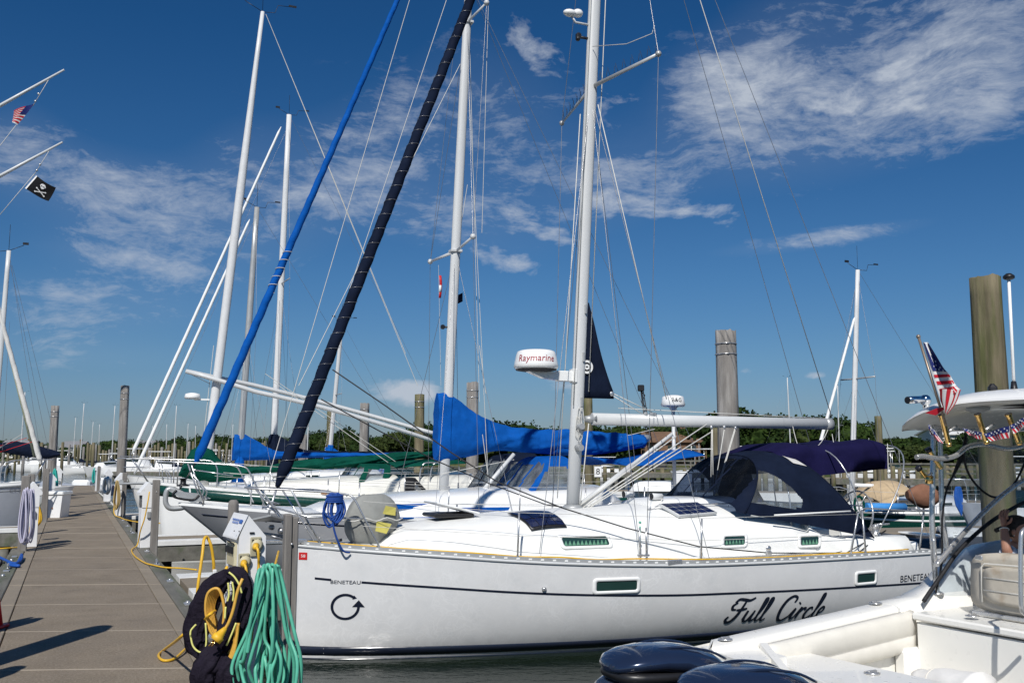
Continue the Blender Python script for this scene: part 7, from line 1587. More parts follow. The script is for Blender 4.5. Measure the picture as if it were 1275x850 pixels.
# outboards
COWL = mat('navy_metallic', (.022, .035, .075), .18, metal=.35, var=.08, coat=1., spec=.6)
COWL2 = mat('navy_metallic_light', (.05, .065, .10), .25, metal=.5, var=.08, coat=.8)
def outboard(label):
    t = thing('outboard_engine', label, 'outboard', (0, 0, 0), 0, 'twin navy outboards on the transom')
    def shell(prof, name, m, k=2.8, n=36):
        R = []
        for x, hw, zb, zt in prof:
            zc = (zb+zt)/2; h = (zt-zb)/2; R.append([V((x, hw*abs(cos(a))**(2/k)*(1 if cos(a) > 0 else -1), zc+h*abs(sin(a))**(2/k)*(1 if sin(a) > 0 else -1))) for a in [2*pi*j/n for j in range(n)]])
        return MB().loft(R, True, True, True).build(name, m, t)
    shell([(-.52, .05, .80, .94), (-.515, .16, .68, 1.01), (-.49, .215, .60, 1.055), (-.42, .25, .52, 1.085), (-.28, .268, .46, 1.10), (-.1, .272, .45, 1.10), (.1, .265, .45, 1.07), (.3, .23, .48, 1.0), (.40, .17, .55, .92), (.43, .08, .62, .86)], 'lower_cowl', COWL2, 5.0)
    shell([(-.50, .05, 1.135, 1.16), (-.485, .13, 1.125, 1.20), (-.44, .185, 1.12, 1.235), (-.34, .225, 1.118, 1.262), (-.2, .245, 1.115, 1.274), (-.05, .25, 1.09, 1.272), (.08, .245, 1.02, 1.255), (.22, .22, .96, 1.215), (.35, .17, .92, 1.14), (.43, .08, .90, 1.02)], 'upper_cowl', COWL, 2.2)
    # air intake: dark crescent wrapped around the aft end under the upper cowl
    P = [V((x, s_*y, z)) for s_ in (-1, 1) for x, y, z in (((.06, .236, 1.10), (-.08, .232, 1.108), (-.24, .22, 1.11), (-.38, .18, 1.11), (-.45, .10, 1.11)) if s_ < 0 else ((-.45, .10, 1.11), (-.38, .18, 1.11), (-.24, .22, 1.11), (-.08, .232, 1.108), (.06, .236, 1.10)))]
    MB().tube(smooth_path(P, 4), [.006+.030*max(0, sin(pi*i/36))**.5 for i in range(37)], 10).build('air_intake', BLACK, t)
    MB().tube([V((-.05, 0, .5)), V((-.02, 0, .0)), V((0, 0, -.5))], [.14, .09, .08], 14, flat=.7).build('midsection', COWL, t)
    MB().box((.42, 0, .62), (.36, .26, .40), b=.04).build('mounting_bracket', BLACK, t)
    rib = MB(); rib.tube(smooth_path([V((-.36, -.09, 1.235)), V((-.1, -.13, 1.268)), V((.15, -.15, 1.235)), V((.3, -.15, 1.17))], 5), .008, 6); rib.tube(smooth_path([V((-.36, .09, 1.235)), V((-.1, .13, 1.268)), V((.15, .15, 1.235)), V((.3, .15, 1.17))], 5), .008, 6); rib.build('cowl_crease', COWL, t)
    MB().tube([V((x, -.272+.02*abs(x)**2, .985-.05*x)) for x in (-.40, -.2, 0, .2, .34)], .006, 6).tube([V((x, .272-.02*abs(x)**2, .985-.05*x)) for x in (-.40, -.2, 0, .2, .34)], .006, 6).build('cowl_seam', BLACK, t)
    return t
e1 = outboard('navy outboard engine farther from the camera, with a black intake slot'); e1.location = SF.M @ V((-.88, .35, .012)); e1.rotation_euler.z = SF.rz+radians(-4)
e2 = dup(e1, SF.M @ V((-.80, -.36, .0)), SF.rz+radians(-6), 'nearer navy outboard engine at the bottom edge, beside the live well lid')
# hardtop
def roof_z(x, y, top=True):
    e = 1.0-.03*(x-2.1); yy = abs(y)/1.12; return 3.03+.02*(x-2.1)-.26*yy**3.0-.05*max(0, (2.45-x)/.35)**2
R1, R2 = [], []
X_ = [2.08, 2.10, 2.16, 2.28, 2.5, 2.9, 3.4, 3.9, 4.3, 4.4]
def edge(x, y): return max(0, 1-((abs(y)/1.12)**6))
for x in X_:
    R1.append([]); R2.append([])
    for k in range(25):
        y = -1.12+2.24*k/24; xx = x+.20*(abs(y)/1.12)**8*(1 if x < 2.6 else 0); f = min(1, (x-2.08)/.16+.0, (4.4-x)/.1)**.5*min(1, (1.12-abs(y))/.10+.0)**.5
        z = roof_z(xx, y); R1[-1].append(V((xx, y, z-.055*(1-f)))); R2[-1].append(V((xx, y, z-.065-.055*f+.02*(1-f))))
mb = MB(); mb.loft(R1, False, False, True); mb.loft(R2, False, False, True)
for A1, A2 in ((R1[0], R2[0]), (R1[-1], R2[-1]), ([r[0] for r in R1], [r[0] for r in R2]), ([r[-1] for r in R1], [r[-1] for r in R2])): mb.loft([A1, A2], False, False, True)
HT = mb.build('hardtop', WHITE, SB)
MB().loft([[V((x, y, roof_z(x, y)-.126)) for y in [-.75+.1*k for k in range(12)]] for x in (2.55, 2.9, 3.4, 4.1)], False, False, True).loft([[V((x, y, roof_z(x, y)-.145)) for y in [-.75+.1*k for k in range(12)]] for x in (2.55, 2.9, 3.4, 4.1)], False, False, True).build('headliner', mat('dark_headliner', (.035, .028, .022), .8), HT)
q = SF.y(1217, 503, .35); MB().lathe([(.10, 0), (.09, -.03), (.05, -.05)], (q.x, .35, roof_z(q.x, .35)-.12), 18).build('dome_light', glassy('lamp_glass', (.9, .9, .9), .3, .1, .2), HT)
# tower pipes
mb = MB(); r = .022
def PY(l, y=1.0): return [SF.y(px, py, y) for px, py in l]
mb.tube(smooth_path(PY([(1163, 528), (1162, 560), (1161, 600), (1160.5, 650), (1163, 700), (1167, 738)]), 6), .024, 10); mb.build('tower_leg', STEEL, SB)
mb = MB(); mb.tube(smooth_path(PY([(1170, 530), (1171, 560), (1172, 600), (1173, 640), (1178, 675), (1177, 692), (1168, 702), (1164, 695), (1162, 670)], .98), 6), .022, 10); mb.build('tower_leg', STEEL, SB)
mb = MB(); mb.tube(smooth_path(PY([(1166, 703), (1180, 686), (1203, 660), (1235, 628), (1262, 606), (1290, 590)], .9), 5), .022, 10); mb.build('tower_brace', STEEL, SB)
mb = MB(); mb.tube(smooth_path(PY([(1141, 569), (1150, 568), (1172, 571), (1190, 567), (1205, 556), (1225, 553), (1250, 558), (1270, 556), (1290, 548)], .6), 5), .022, 10); mb.build('tower_crossbar', STEEL, SB)
mb = MB(); mb.tube(smooth_path(PY([(1160, 535), (1200, 534), (1240, 536), (1290, 534)], .7), 4), .018, 8); mb.tube(PY([(1161, 528), (1167, 545)], .95), .02, 8); mb.build('roof_rail', STEEL, SB)
MB().lathe([(.055, 0), (.06, .01), (.03, .03)], SF.y(1167, 738, 1.0)-V((0, 0, .01)), 16).build('leg_base', STEEL, SB)
# near side legs (outside the picture)
for x, y in ((2.5, -1.), (4.0, -1.), (4.0, 1.)): MB().tube([V((x, y, 1.3)), V((x+.05, y*.95, 2.85))], .024, 10).build('tower_leg', STEEL, SB)
# rod holders in gold
def rod(px0, py0, px1, py1, xl, r=.022, cap=False):
    a, b = SF.x(px0, py0, xl), SF.x(px1, py1, xl+.10); mb = MB(); mb.tube([a, a.lerp(b, .04), a.lerp(b, .1), b], [r*1.22, r*1.22, r, r], 14, cap=False); mb.tube([a.lerp(b, .9), b], r*1.01, 14); o = mb.build('rod_holder', GOLD, SB)
    MB().tube([a, a.lerp(b, .05)], r*1.02, 14).build('holder_mouth', BLACK, o)
    if cap: MB().tube([a+(a-b).normalized()*.03, a.lerp(b, .04)], r*1.35, 14).build('holder_cap', BLACK, o)
    MB().tube([a.lerp(b, .55)+V((.03, 0, 0)), a.lerp(b, .55)+V((.14, .0, .05))], .012, 8).build('holder_clamp', STEEL, o)
rod(1172, 516, 1182, 555, 2.02); rod(1217, 515, 1229, 552, 2.02); rod(1255, 515, 1270, 553, 2.02); rod(1157, 561, 1172, 583, 2.35, .02, True); rod(1145, 584, 1158, 600, 2.35, .02, True)
MB().tube(PY([(1157, 592), (1157, 602)], .95), .034, 12).build('clamp_collar', GOLD, SB)
# spotlight, antenna, horn on the roof
a, b = SF.y(1130, 498, .85), SF.y(1150, 497, .85); o = MB().tube([a, b], .032, 14).ball(SF.y(1152, 498, .85), .05, 12).tube([SF.y(1152, 498, .85), SF.y(1154, 510, .85)], .03, 8).build('spotlight', CHROME, SB); MB().tube([a+V((-.004, 0, 0)), a+V((.006, 0, 0))], .03, 14).build('spotlight_mouth', BLACK, o)
a, b = SF.y(1263, 490, .1), SF.y(1256, 345, .1); MB().tube([a, b], .013, 8).build('antenna', WHITE, SB); MB().lathe([(.03, 0), (.045, .01), (.045, .03), (.02, .05)], b-V((0, 0, .02)), 12).lathe([(.05, -.05), (.03, .03), (.02, .1)], a, 10).build('antenna_tip', BLACK, SB)
MB().box(SF.y(1236, 488, .3), (.08, .08, .14), b=.03).build('anchor_light', BLACK, SB)
# clear curtains: zips and vinyl
CZ = mat('black_zip', (.012, .012, .014), .6)
z1 = PY([(1203, 541), (1200, 560), (1190, 585), (1178, 612), (1173, 650), (1173, 690), (1171, 710), (1165, 738)], .96)
mb = MB(); mb.tube(smooth_path(z1, 6), [.012+.018*max(0, sin(pi*min(1, i/14))) for i in range(43)], 8, flat=.5); mb.build('curtain_edge', CZ, SB)
z2 = PY([(1199, 560), (1204, 585), (1217, 605), (1235, 618), (1250, 616), (1262, 603), (1272, 585), (1282, 560)], .94); mb = MB(); mb.tube(smooth_path(z2, 6), .0105, 6); mb.build('curtain_zip', CZ, SB)
z3 = PY([(1150, 748), (1172, 716), (1195, 684), (1230, 652), (1262, 632), (1290, 618)], .93); mb = MB(); mb.tube(smooth_path(z3, 6), .018, 8); mb.build('curtain_binding', CZ, SB)
g = []
for i in range(15):
    v = i/14; a = z1[0].lerp(z1[-1], v) if False else smooth_path(z1, 2)[i]; w = 1.9
    g.append([a+V((w*j/10, .05*sin(j*.9+v*3)*.5, 0)) for j in range(11)])
MB().loft(g, False, False, True).build('clear_curtain', VINYL, SB)
# windscreen frame sloping forward beneath the hardtop
MB().tube(PY([(1240, 660), (1290, 640)], .7), .02, 8).build('windscreen_frame', BLACK, SB)
# flag and staff
s0, s1 = SF.x(1178, 530, 2.02), SF.x(1143.5, 419, 1.96)
t = thing('flag', 'small national flag on a bronze staff set in the gold rod holder of the hardtop', 'flag', SF.M @ s0, SF.rz); I_ = Matrix.Translation(-s0)
MB().tube([s0, s1], .0115, 8).ball(s1, .019, 10).xf(I_).build('staff', mat('bronze_staff', (.30, .24, .19), .4, metal=.5), t)
def X2(px, py, x=1.97): return SF.x(px, py, x)
# cloth: hoist along the staff (top 1149,426 .. bottom 1168,487); the fly hangs in folds: edges read off the photograph
def fl(v):     # v 0 top .. 1 bottom -> (hoist point, fly point) pixels
    H_ = [(1149, 426), (1153, 440), (1157, 455), (1161, 468), (1166, 482), (1172, 500)]; F_ = [(1155.5, 426), (1166, 443), (1175, 458), (1183, 467), (1190, 479), (1196, 485)]
    return [sinterp(v, [i/5 for i in range(6)], [q[k] for q in H_]) for k in (0, 1)], [sinterp(v, [i/5 for i in range(6)], [q[k] for q in F_]) for k in (0, 1)]
def FP(u, v, off=0.):
    a, b = fl(v); px = lerp(a[0], b[0], u); py = lerp(a[1], b[1], u)-2.5*sin(u*pi)*0; x = 1.97-.05*sin(u*6+v*4)*u; p = X2(px, py, x); return p+V((-off, 0, 0))
def fpatch(u0, u1, v0, v1, off, nu=6, nv=8): return MB().loft([[FP(lerp(u0, u1, i/nu), lerp(v0, v1, j/nv), off) for i in range(nu+1)] for j in range(nv+1)], False, False, True)
fpatch(0, 1, 0, 1, 0, 8, 16).xf(I_).build('white_field', FW, t, recalc=False)
mb = MB()
for v0, v1 in ((.575, .635), (.70, .765), (.83, 1.0)): q = fpatch(.12, 1, v0, v1, .004, 6, 3); mb.add(q.v, q.f, True)
mb.xf(I_).build('red_stripes', FR, t, recalc=False)
fpatch(.16, 1, .02, .50, .004, 6, 8).xf(I_).build('blue_canton', FB, t, recalc=False)
mb = MB()
for u, v in ((.5, .2), (.42, .30), (.68, .30), (.55, .37), (.35, .40), (.8, .40), (.62, .45), (.40, .46), (.85, .47)):
    c = FP(u, v, .008); mb.add([c+V((0, .0105*(1 if k % 2 == 0 else .45)*cos(pi*k/5+.3), .0105*(1 if k % 2 == 0 else .45)*sin(pi*k/5+.3))) for k in range(10)], [list(range(10))])
mb.xf(I_).build('stars', FW, t, recalc=False)
# lower fold hanging down: red and white bands running down-left
def lowf(px, py, x): return X2(px, py, x)
B0 = [(1172, 484), (1196, 485)]; 
def LP(u, v, off=0.): # u across, v down
    L0 = [(1170, 484), (1171, 498), (1176, 512)]; R0_ = [(1196.5, 485), (1190, 502), (1179, 516)]
    a = [sinterp(v, [0, .5, 1], [q[k] for q in L0]) for k in (0, 1)]; b = [sinterp(v, [0, .5, 1], [q[k] for q in R0_]) for k in (0, 1)]; return X2(lerp(a[0], b[0], u), lerp(a[1], b[1], u), 1.93-.03*sin(u*5)-off)
def lpatch(u0, u1, off): return MB().loft([[LP(lerp(u0, u1, i/4), j/8, off) for i in range(5)] for j in range(9)], False, False, True)
lpatch(0, 1, 0).xf(I_).build('lower_fold', FW, t, recalc=False)
mb = MB(); [(lambda q: mb.add(q.v, q.f, True))(lpatch(a, b, .004)) for a, b in ((0, .12), (.34, .54), (.74, 1))]; mb.xf(I_).build('lower_red_bands', FR, t, recalc=False)
q = [X2(*p, 1.98) for p in ((1180, 506), (1165, 517), (1152, 514), (1166, 508))]; tl = MB(); tl.add(q, [(0, 1, 2, 3)]); tl.xf(I_).build('tail_corner', FR, t, recalc=False)
# bunting of stars and stripes under the roof rail
def bunt(P, label):
    c = SF.x(*P[0], 2.0); t = thing('bunting', label, 'bunting', SF.M @ c, SF.rz); I_ = Matrix.Translation(-c)
    a, b, d, e = [SF.x(*q, 2.0-.02*(i % 2)) for i, q in enumerate(P)]      # a,b top ; e,d bottom
    def f(u, v, o=0.): return a.lerp(b, u).lerp(e.lerp(d, u), v)+V((-o+.015*sin(u*7), 0, 0))
    def pt_(u0, u1, v0, v1, o): return MB().loft([[f(lerp(u0, u1, i/8), lerp(v0, v1, j/3), o) for i in range(9)] for j in range(4)], False, False, True)
    pt_(0, 1, 0, 1, 0).xf(I_).build('white_cloth', FW, t, recalc=False); pt_(0, 1, 0, .48, .004).xf(I_).build('blue_band', FB, t, recalc=False)
    m = MB()
    for k in range(6): q = MB().add([f((k+.1)/6, .5, .004), f((k+.6)/6, .5, .004), f((k+1.0)/6, 1, .004), f((k+.5)/6, 1, .004)], [(0, 1, 2, 3)]); m.add(q.v, q.f)
    m.xf(I_).build('red_bands', FR, t, recalc=False)
    m = MB()
    for k in range(5):
        for j in (0, 1): cc = f((k+.3+.4*j)/5, .15+.2*j, .008); m.add([cc+V((0, .009*(1 if q % 2 == 0 else .45)*cos(pi*q/5), .009*(1 if q % 2 == 0 else .45)*sin(pi*q/5))) for q in range(10)], [list(range(10))])
    m.xf(I_).build('stars', FW, t, recalc=False)
bunt([(1225, 540), (1256, 530), (1256, 545), (1233, 549)], 'stars and stripes bunting between the two right hand gold rod holders'); bunt([(1199, 533), (1222, 538), (1221, 547), (1206, 541)], 'folded stars and stripes bunting left of the middle gold rod holder'); bunt([(1258, 529), (1279, 518), (1282, 526), (1262, 540)], 'red and blue bunting wrapped round the rightmost gold rod holder'); bunt([(1156, 528), (1162, 535), (1174, 552), (1158, 540)], 'twisted bunting at the top of the stainless leg')
# ================================================================ the person leaning on the seat
def person():
    hx_, hy_, hz_ = SF.x(1267, 659, 3.0); X0 = 3.0
    w = SF.M @ V((X0+.1, hy_, 1.05)); t = thing('person', 'person in a pale shirt seated under the hardtop, resting a raised hand behind the head', 'person', w, SF.rz)
    # local body axes: facing = direction the person looks (to the right of the picture, i.e. towards -y and a little forward)
    H_ = V((-.10, 0, hz_-1.05)); D = V((.25, -.97, 0)).normalized(); S_ = V((D.y, -D.x, 0))     # S_ = person's right... 
    nk = H_+V((0, 0, -.135))-D*.025
    J = {'pelvis': V((.0, 0, .0))-D*.10, 'spine': V((0, 0, .22))-D*.10, 'chest': nk+V((0, 0, -.20))-D*.03, 'neck': nk+V((0, 0, -.035)), 'head0': nk+V((0, 0, .05))}
    near = V((-1, 0, 0)); near = (near-D*near.dot(D)).normalized()
    el = (SF.x(1253, 683, 2.78)-V((X0+.1, hy_, 1.05))); hd = (SF.x(1250, 655, 2.86)-V((X0+.1, hy_, 1.05)))
    shN = nk+near*.17+V((0, 0, -.07)); shF = nk-near*.17+V((0, 0, -.07))
    verts = [J['pelvis'], J['spine'], J['chest'], J['neck'], J['head0'], shN, shN.lerp(el, .5), el, el.lerp(hd, .5), hd, shF, shF+D*.12+V((0, 0, -.24)), shF+D*.32+V((0, 0, -.26)),
             J['pelvis']+near*.1+V((0, 0, -.02)), J['pelvis']+near*.12+D*.42, J['pelvis']+near*.12+D*.44+V((0, 0, -.42)), J['pelvis']-near*.1+V((0, 0, -.02)), J['pelvis']-near*.12+D*.42, J['pelvis']-near*.12+D*.44+V((0, 0, -.42))]
    edges = [(0, 1), (1, 2), (2, 3), (3, 4), (2, 5), (5, 6), (6, 7), (7, 8), (8, 9), (2, 10), (10, 11), (11, 12), (0, 13), (13, 14), (14, 15), (0, 16), (16, 17), (17, 18)]
    rad = [.14, .125, .13, .052, .055, .062, .048, .040, .040, .028, .062, .043, .032, .09, .075, .05, .09, .075, .05]
    me = bpy.data.meshes.new('body'); me.from_pydata([tuple(v) for v in verts], edges, []); o = bpy.data.objects.new('body', me); C.objects.link(o); o.parent = t
    o.modifiers.new('skin', 'SKIN'); 
    for i, r in enumerate(rad): me.skin_vertices[0].data[i].radius = (r, r)
    me.skin_vertices[0].data[0].use_root = True
    o.modifiers.new('sub', 'SUBSURF').levels = 2; o.modifiers['sub'].render_levels = 2
    me.materials.append(SKIN)
    # head: skull with face
    R = []; up = V((0, 0, 1))
    prof = [(-.118, .030, .036, .030), (-.105, .046, .052, .022), (-.085, .056, .066, .012), (-.055, .064, .082, .004), (-.02, .070, .090, 0), (.015, .074, .096, -.004), (.05, .074, .098, -.008), (.08, .066, .088, -.010), (.102, .046, .062, -.012), (.114, .02, .026, -.012)]
    for z, sw, dp, fo in prof:
        ring = []
        for a in [2*pi*k/24 for k in range(24)]:
            f = cos(a)*dp; f = f*(1.0 if f > 0 else 1.0)+fo; s_ = sin(a)*sw
            if f > 0 and -.06 < z < .03: f += .020*exp(-(sin(a)/.16)**2)*exp(-((z+.022)/.022)**2)     # nose
            if f > 0 and abs(z+.070) < .02: f += .006*exp(-(sin(a)/.3)**2)                              # lips
            if f > 0 and abs(z-.008) < .02: f -= .008*exp(-((abs(sin(a))-.42)/.2)**2)                    # eye sockets
            ring.append(H_+D*f+near*s_+up*z)
        R.append(ring)
    MB().loft(R, True, True, True).build('head', SKIN, t)
    R = []
    for z, sw, dp, fo in [(-.06, .073, .060, -.042), (-.03, .079, .072, -.036), (.01, .083, .086, -.028), (.05, .083, .100, -.016), (.085, .076, .100, -.008), (.108, .056, .074, -.010), (.124, .022, .03, -.012)]:
        R.append([H_+D*(cos(a)*dp*(1+.03*sin(a*9))+fo)+near*(sin(a)*sw*(1+.03*cos(a*11)))+up*z for a in [2*pi*k/30 for k in range(30)]])
    MB().loft(R, True, True, True).build('hair', HAIR, t)
    mb = MB()
    for s_ in (-1, 1): mb.ball(H_+near*.076*s_-D*.005+up*(-.02), .022, 10, (.5, .9, 1.35))
    mb.build('ears', SKIN, t); MB().ball(H_+near*.083-D*.0+up*(-.045), .006, 8).build('earring', CHROME, t)
    mb = MB()
    for s_ in (-1, 1): mb.ball(H_+near*.030*s_+D*.083+up*.008, .011, 10)
    e = mb.build('eyes', mat('eye_white', (.6, .58, .55), .2), t)
    mb = MB()
    for s_ in (-1, 1): mb.ball(H_+near*.030*s_+D*.091+up*.008, .005, 8)
    mb.build('irises', BLACK, e)
    MB().tube([H_+near*.022+D*.083+up*(-.068), H_+D*.090+up*(-.066), H_-near*.022+D*.083+up*(-.068)], [.003, .006, .003], 8).build('lips', mat('lip', (.30, .10, .09), .5), t)
    # shirt
    R = []
    for v, rr_, dd in ((0, .155, .125), (.25, .15, .12), (.5, .16, .12), (.72, .185, .115), (.86, .19, .095), (.94, .14, .075), (1.0, .075, .065)):
        c = J['pelvis'].lerp(nk+V((0, 0, -.025)), v); R.append([c+near*(cos(a)*rr_)+D*(sin(a)*dd) for a in [2*pi*k/24 for k in range(24)]])
    SH = mat('pale_shirt', (.45, .50, .58), .85, var=.1, bump=.4, bs=20); MB().loft(R, True, True, True).build('shirt', SH, t)
    for sh, e_ in ((shN, shN.lerp(el, .55)), (shF, shF+D*.07+V((0, 0, -.14)))): MB().tube([sh-V((0, 0, -.01)), sh.lerp(e_, .5), e_], [.078, .068, .062], 14).build('sleeve', SH, t)
    MB().tube([J['pelvis']+V((0, 0, -.06)), J['pelvis']+V((0, 0, .10))], .165, 18).build('shorts', NAVY, t)
    # hand laid behind the head: palm and five fingers
    pd = V((.15, .1, 1)).normalized(); ac = D; mb = MB()
    mb.tube([hd-pd*.01, hd+pd*.03, hd+pd*.075, hd+pd*.085], [.024, .036, .036, .028], 12, flat=.5); 
    for k, (o_, l_) in enumerate(((-.030, .055), (-.010, .066), (.011, .068), (.030, .060))): b = hd+pd*.078+ac*o_; mb.tube([b-pd*.015, b+pd*l_*.45+near*(-.004), b+pd*l_*.8+near*(-.018)+ac*.004, b+pd*l_+near*(-.032)+ac*.008], [.0095, .009, .008, .006], 8)
    b = hd+pd*.02+ac*.032; mb.tube([b-ac*.012, b+ac*.022+pd*.022, b+ac*.034+pd*.045, b+ac*.036+pd*.060], [.011, .0105, .009, .007], 8); mb.build('hand', SKIN, t)
    wr = el.lerp(hd, .86); ax = (hd-el).normalized(); n1 = ax.orthogonal().normalized(); n2 = ax.cross(n1); MB().tube([wr+(n1*cos(a)+n2*sin(a))*.036 for a in [2*pi*k/20 for k in range(20)]], .005, 6, closed=True).build('bracelet', ROPEW, t)
person()
# ================================================================ distant marina: piers, pilings, moored boats
RB = random.Random(21)
PROT = thing('marina_piling', 'x', 'piling', (0, 0, 0), 0, 'distant marina pilings')
MB().lathe([(.17, -1), (.165, 1.5), (.15, 3.0), (.10, 3.04)], (0, 0, 0), 10).build('pile', WOODM, PROT)
PROT2 = copy_tree(PROT); PROT2.children[0].data = PROT2.children[0].data.copy(); PROT2.children[0].data.materials[0] = WOODG
usedp = [False, False]
def far_piling(px, top_py, Y, label, kind=0, wsc=1.):
    b = at(px, 566, Y); top = at(px, top_py, Y).z; pr = (PROT, PROT2)[kind]; o = copy_tree(pr) if usedp[kind] else pr; usedp[kind] = True
    o.location = (b.x, Y, 0); o.scale = (wsc, wsc, top/3.); o.rotation_euler.z = px; o['label'] = label; return o
def where(px):
    for lim, w in ((30, 'under the left boom cover'), (62, 'left of the tall grey piling'), (100, 'beyond the walkway end'), (140, 'between walkway end and tall piling'), (175, 'right of the tall piling'), (215, 'under the slanting white sails'), (260, 'left of the green sail cover'), (330, 'behind the green sail cover'), (620, 'behind the green canopy'), (660, 'under the blue boom cover'), (705, 'left of the big mast'), (760, 'right of the big mast'), (800, 'under the boom vang'), (840, 'left of the radar pole'), (880, 'right of the radar pole'), (930, 'behind the navy dodger'), (1055, 'left of the slim white mast'), (1100, 'right of the slim white mast'), (1140, 'behind the tan dodger'), (1200, 'behind the hardtop legs'), (9999, 'seen through the curtains')):
        if px < lim: return w
def rank(py): return 'tall' if py else 'short'
i = 0
# left basin
x = 4.
while x < 345:
    Y = RB.choice((118, 132, 146, 162)); top = RB.uniform(549, 562); far_piling(x, top, Y, '%s %s marina piling %s' % ('tall' if top < 555 else 'short', 'grey' if i % 4 == 0 else 'greenish', where(x)), 1 if i % 4 == 0 else 0, RB.uniform(.9, 1.3)); i += 1
    x += RB.uniform(2.6, 5.2)*(1 if x > 90 else 1.8)
# right hand pier
x = 600.
while x < 1275:
    Y = 84+RB.uniform(-2, 2) if x < 900 else 66+RB.uniform(-2, 2)
    top = RB.uniform(574, 583) if x < 900 else RB.uniform(577, 586)
    far_piling(x, top, Y, '%s pier piling %s' % ('tall greenish' if top < 579 else 'short greenish', where(x)), 0, RB.uniform(.9, 1.25)); x += RB.uniform(8, 15)
caps = MB()
# piers
def pier(px0, px1, Y0, Y1, z, w, label, rails=False, m=PLANK):
    a, b = at(px0, 566, Y0), at(px1, 566, Y1); d = V((b.x-a.x, b.y-a.y, 0)); L_ = d.length; ang = math.atan2(d.y, d.x); t = thing('marina_pier', label, 'pier', (a.x, a.y, 0), ang, 'distant marina piers')
    MB().box((L_/2, 0, z-.1), (L_, w, .2)).build('deck_boards', CONC2, t); MB().box((L_/2, -w/2-.03, z-.22), (L_, .06, .4)).build('fascia', m, t)
    mb = MB(); n = int(L_/3)
    for k in range(n+1): mb.box((k*L_/n, 0, z/2-.6), (.25, w*.9, z+.8))
    mb.build('bents', PLANK, t)
    if rails:
        mb = MB()
        for k in range(n+1): mb.box((k*L_/n, w/2, z+.5), (.12, .12, 1.0))
        for h in (.35, .65, .98): mb.box((L_/2, w/2, z+h), (L_, .06, .12))
        mb.build('railing', PLANK, t)
pier(640, 1000, 86, 80, 1.0, 2.2, 'timber pier with railings behind the radar pole', True); pier(980, 1400, 70, 60, .9, 2.2, 'timber pier with railings behind the green hulled sloop', True)
pier(-40, 150, 150, 140, .9, 2., 'low floating pier beyond the end of the walkway'); pier(140, 340, 128, 118, .9, 2., 'low pier under the slanting white sails'); pier(150, 330, 100, 92, .8, 1.8, 'nearer low pier left of the green sail cover'); pier(160, 300, 76, 70, .7, 1.6, 'nearest low pier left of the green sail cover')
pier(640, 1010, 50, 46, .75, 2.0, 'low white edged float between the big mast and the navy dodger', m=WPAINT); pier(1040, 1400, 40, 36, .7, 1.8, 'low float behind the tan dodger', m=WPAINT)
# mud bank / sea wall under the right hand pier
struct('mud_bank', MB().loft([[at(590, 566, 104).xy.to_3d()+V((0, 0, -.3)), at(800, 566, 97).xy.to_3d()+V((0, 0, -.3)), at(1000, 566, 92).xy.to_3d()+V((0, 0, -.3)), at(1300, 566, 86).xy.to_3d()+V((0, 0, -.3))], [at(590, 566, 108).xy.to_3d()+V((0, 0, .35)), at(800, 566, 102).xy.to_3d()+V((0, 0, .6)), at(1000, 566, 98).xy.to_3d()+V((0, 0, .7)), at(1300, 566, 92).xy.to_3d()+V((0, 0, .7))], [at(590, 566, 200).xy.to_3d()+V((0, 0, .5)), at(800, 566, 190).xy.to_3d()+V((0, 0, .9)), at(1000, 566, 180).xy.to_3d()+V((0, 0, 1.)), at(1300, 566, 170).xy.to_3d()+V((0, 0, 1.))]], False, False, True), LAND)
# motor boat prototype and copies
def motor():
    t = thing('motor_boat', 'x', 'motor boat', (0, 0, 0), 0, 'distant moored motor boats')
    h = Hull(7, [0, .1, .3, .6, 1], [.05, .6, 1.1, 1.25, 1.15], [0, .5, 1], [1.25, 1., .9], rake=.9, tr=.1); h.shell(16, 7).build('hull', WHITE, t); h.deck(.06, n=12).build('deck', DECKW, t)
    trunk([(1.8, .6, 1., 1.05), (2.4, .85, 1., 1.7), (4.2, .95, .95, 1.9), (4.4, .95, .95, 1.)], 10, 5).build('cabin', WHITE, t); MB().box((3.2, 0, 1.62), (1.6, 1.86, .22), b=.03).build('windows', GLASSDK, t)
    MB().box((3.9, 0, 2.75), (2.2, 1.9, .08), b=.03).build('hardtop', WHITE, t); mb = MB()
    for x_, y_ in ((3, .8), (3, -.8), (4.8, .8), (4.8, -.8)): mb.tube([V((x_, y_, 1)), V((x_, y_*.95, 2.72))], .03, 6)
    mb.build('top_supports', STEEL, t); return t
M0 = motor(); um = False
SP = [(12, 120, 205, 'with its bow to the left, left of the tall grey piling'), (45, 300, 150, 'small and far off under the left boom cover'), (78, 140, 160, 'just above the left corner of the walkway end'), (104, 112, 60, 'with white hardtop just beyond the walkway end'), (118, 134, 200, 'right of the walkway end between pilings'), (165, 105, 30, 'right beside the tall grey piling'), (183, 140, 200, 'under the first slanting white sail'), (205, 108, 160, 'under the tan waterfront house'), (224, 128, 20, 'left of the rolled blue sail'), (248, 105, 200, 'behind the rolled blue sail'), (262, 150, 20, 'left of the green sail cover peak'), (300, 140, 200, 'behind the green sail cover'), (790, 92, 200, 'behind the boom vang'), (875, 88, 20, 'white, moored right of the radar pole'), (930, 95, 200, 'behind the thick grey piling'), (1030, 74, 20, 'left of the slim white mast on the far pier'), (1140, 78, 200, 'behind the brown covered grill'), (1215, 70, 20, 'seen through the clear curtain')]
for px, Y, rz, w in SP:
    b = at(px, 566, Y); o = copy_tree(M0) if um else M0; um = True; o.location = (b.x, Y, 0); o.rotation_euler.z = radians(rz); o.scale = (.8+.4*RB.random(),)*3; o['label'] = 'white motor boat '+w
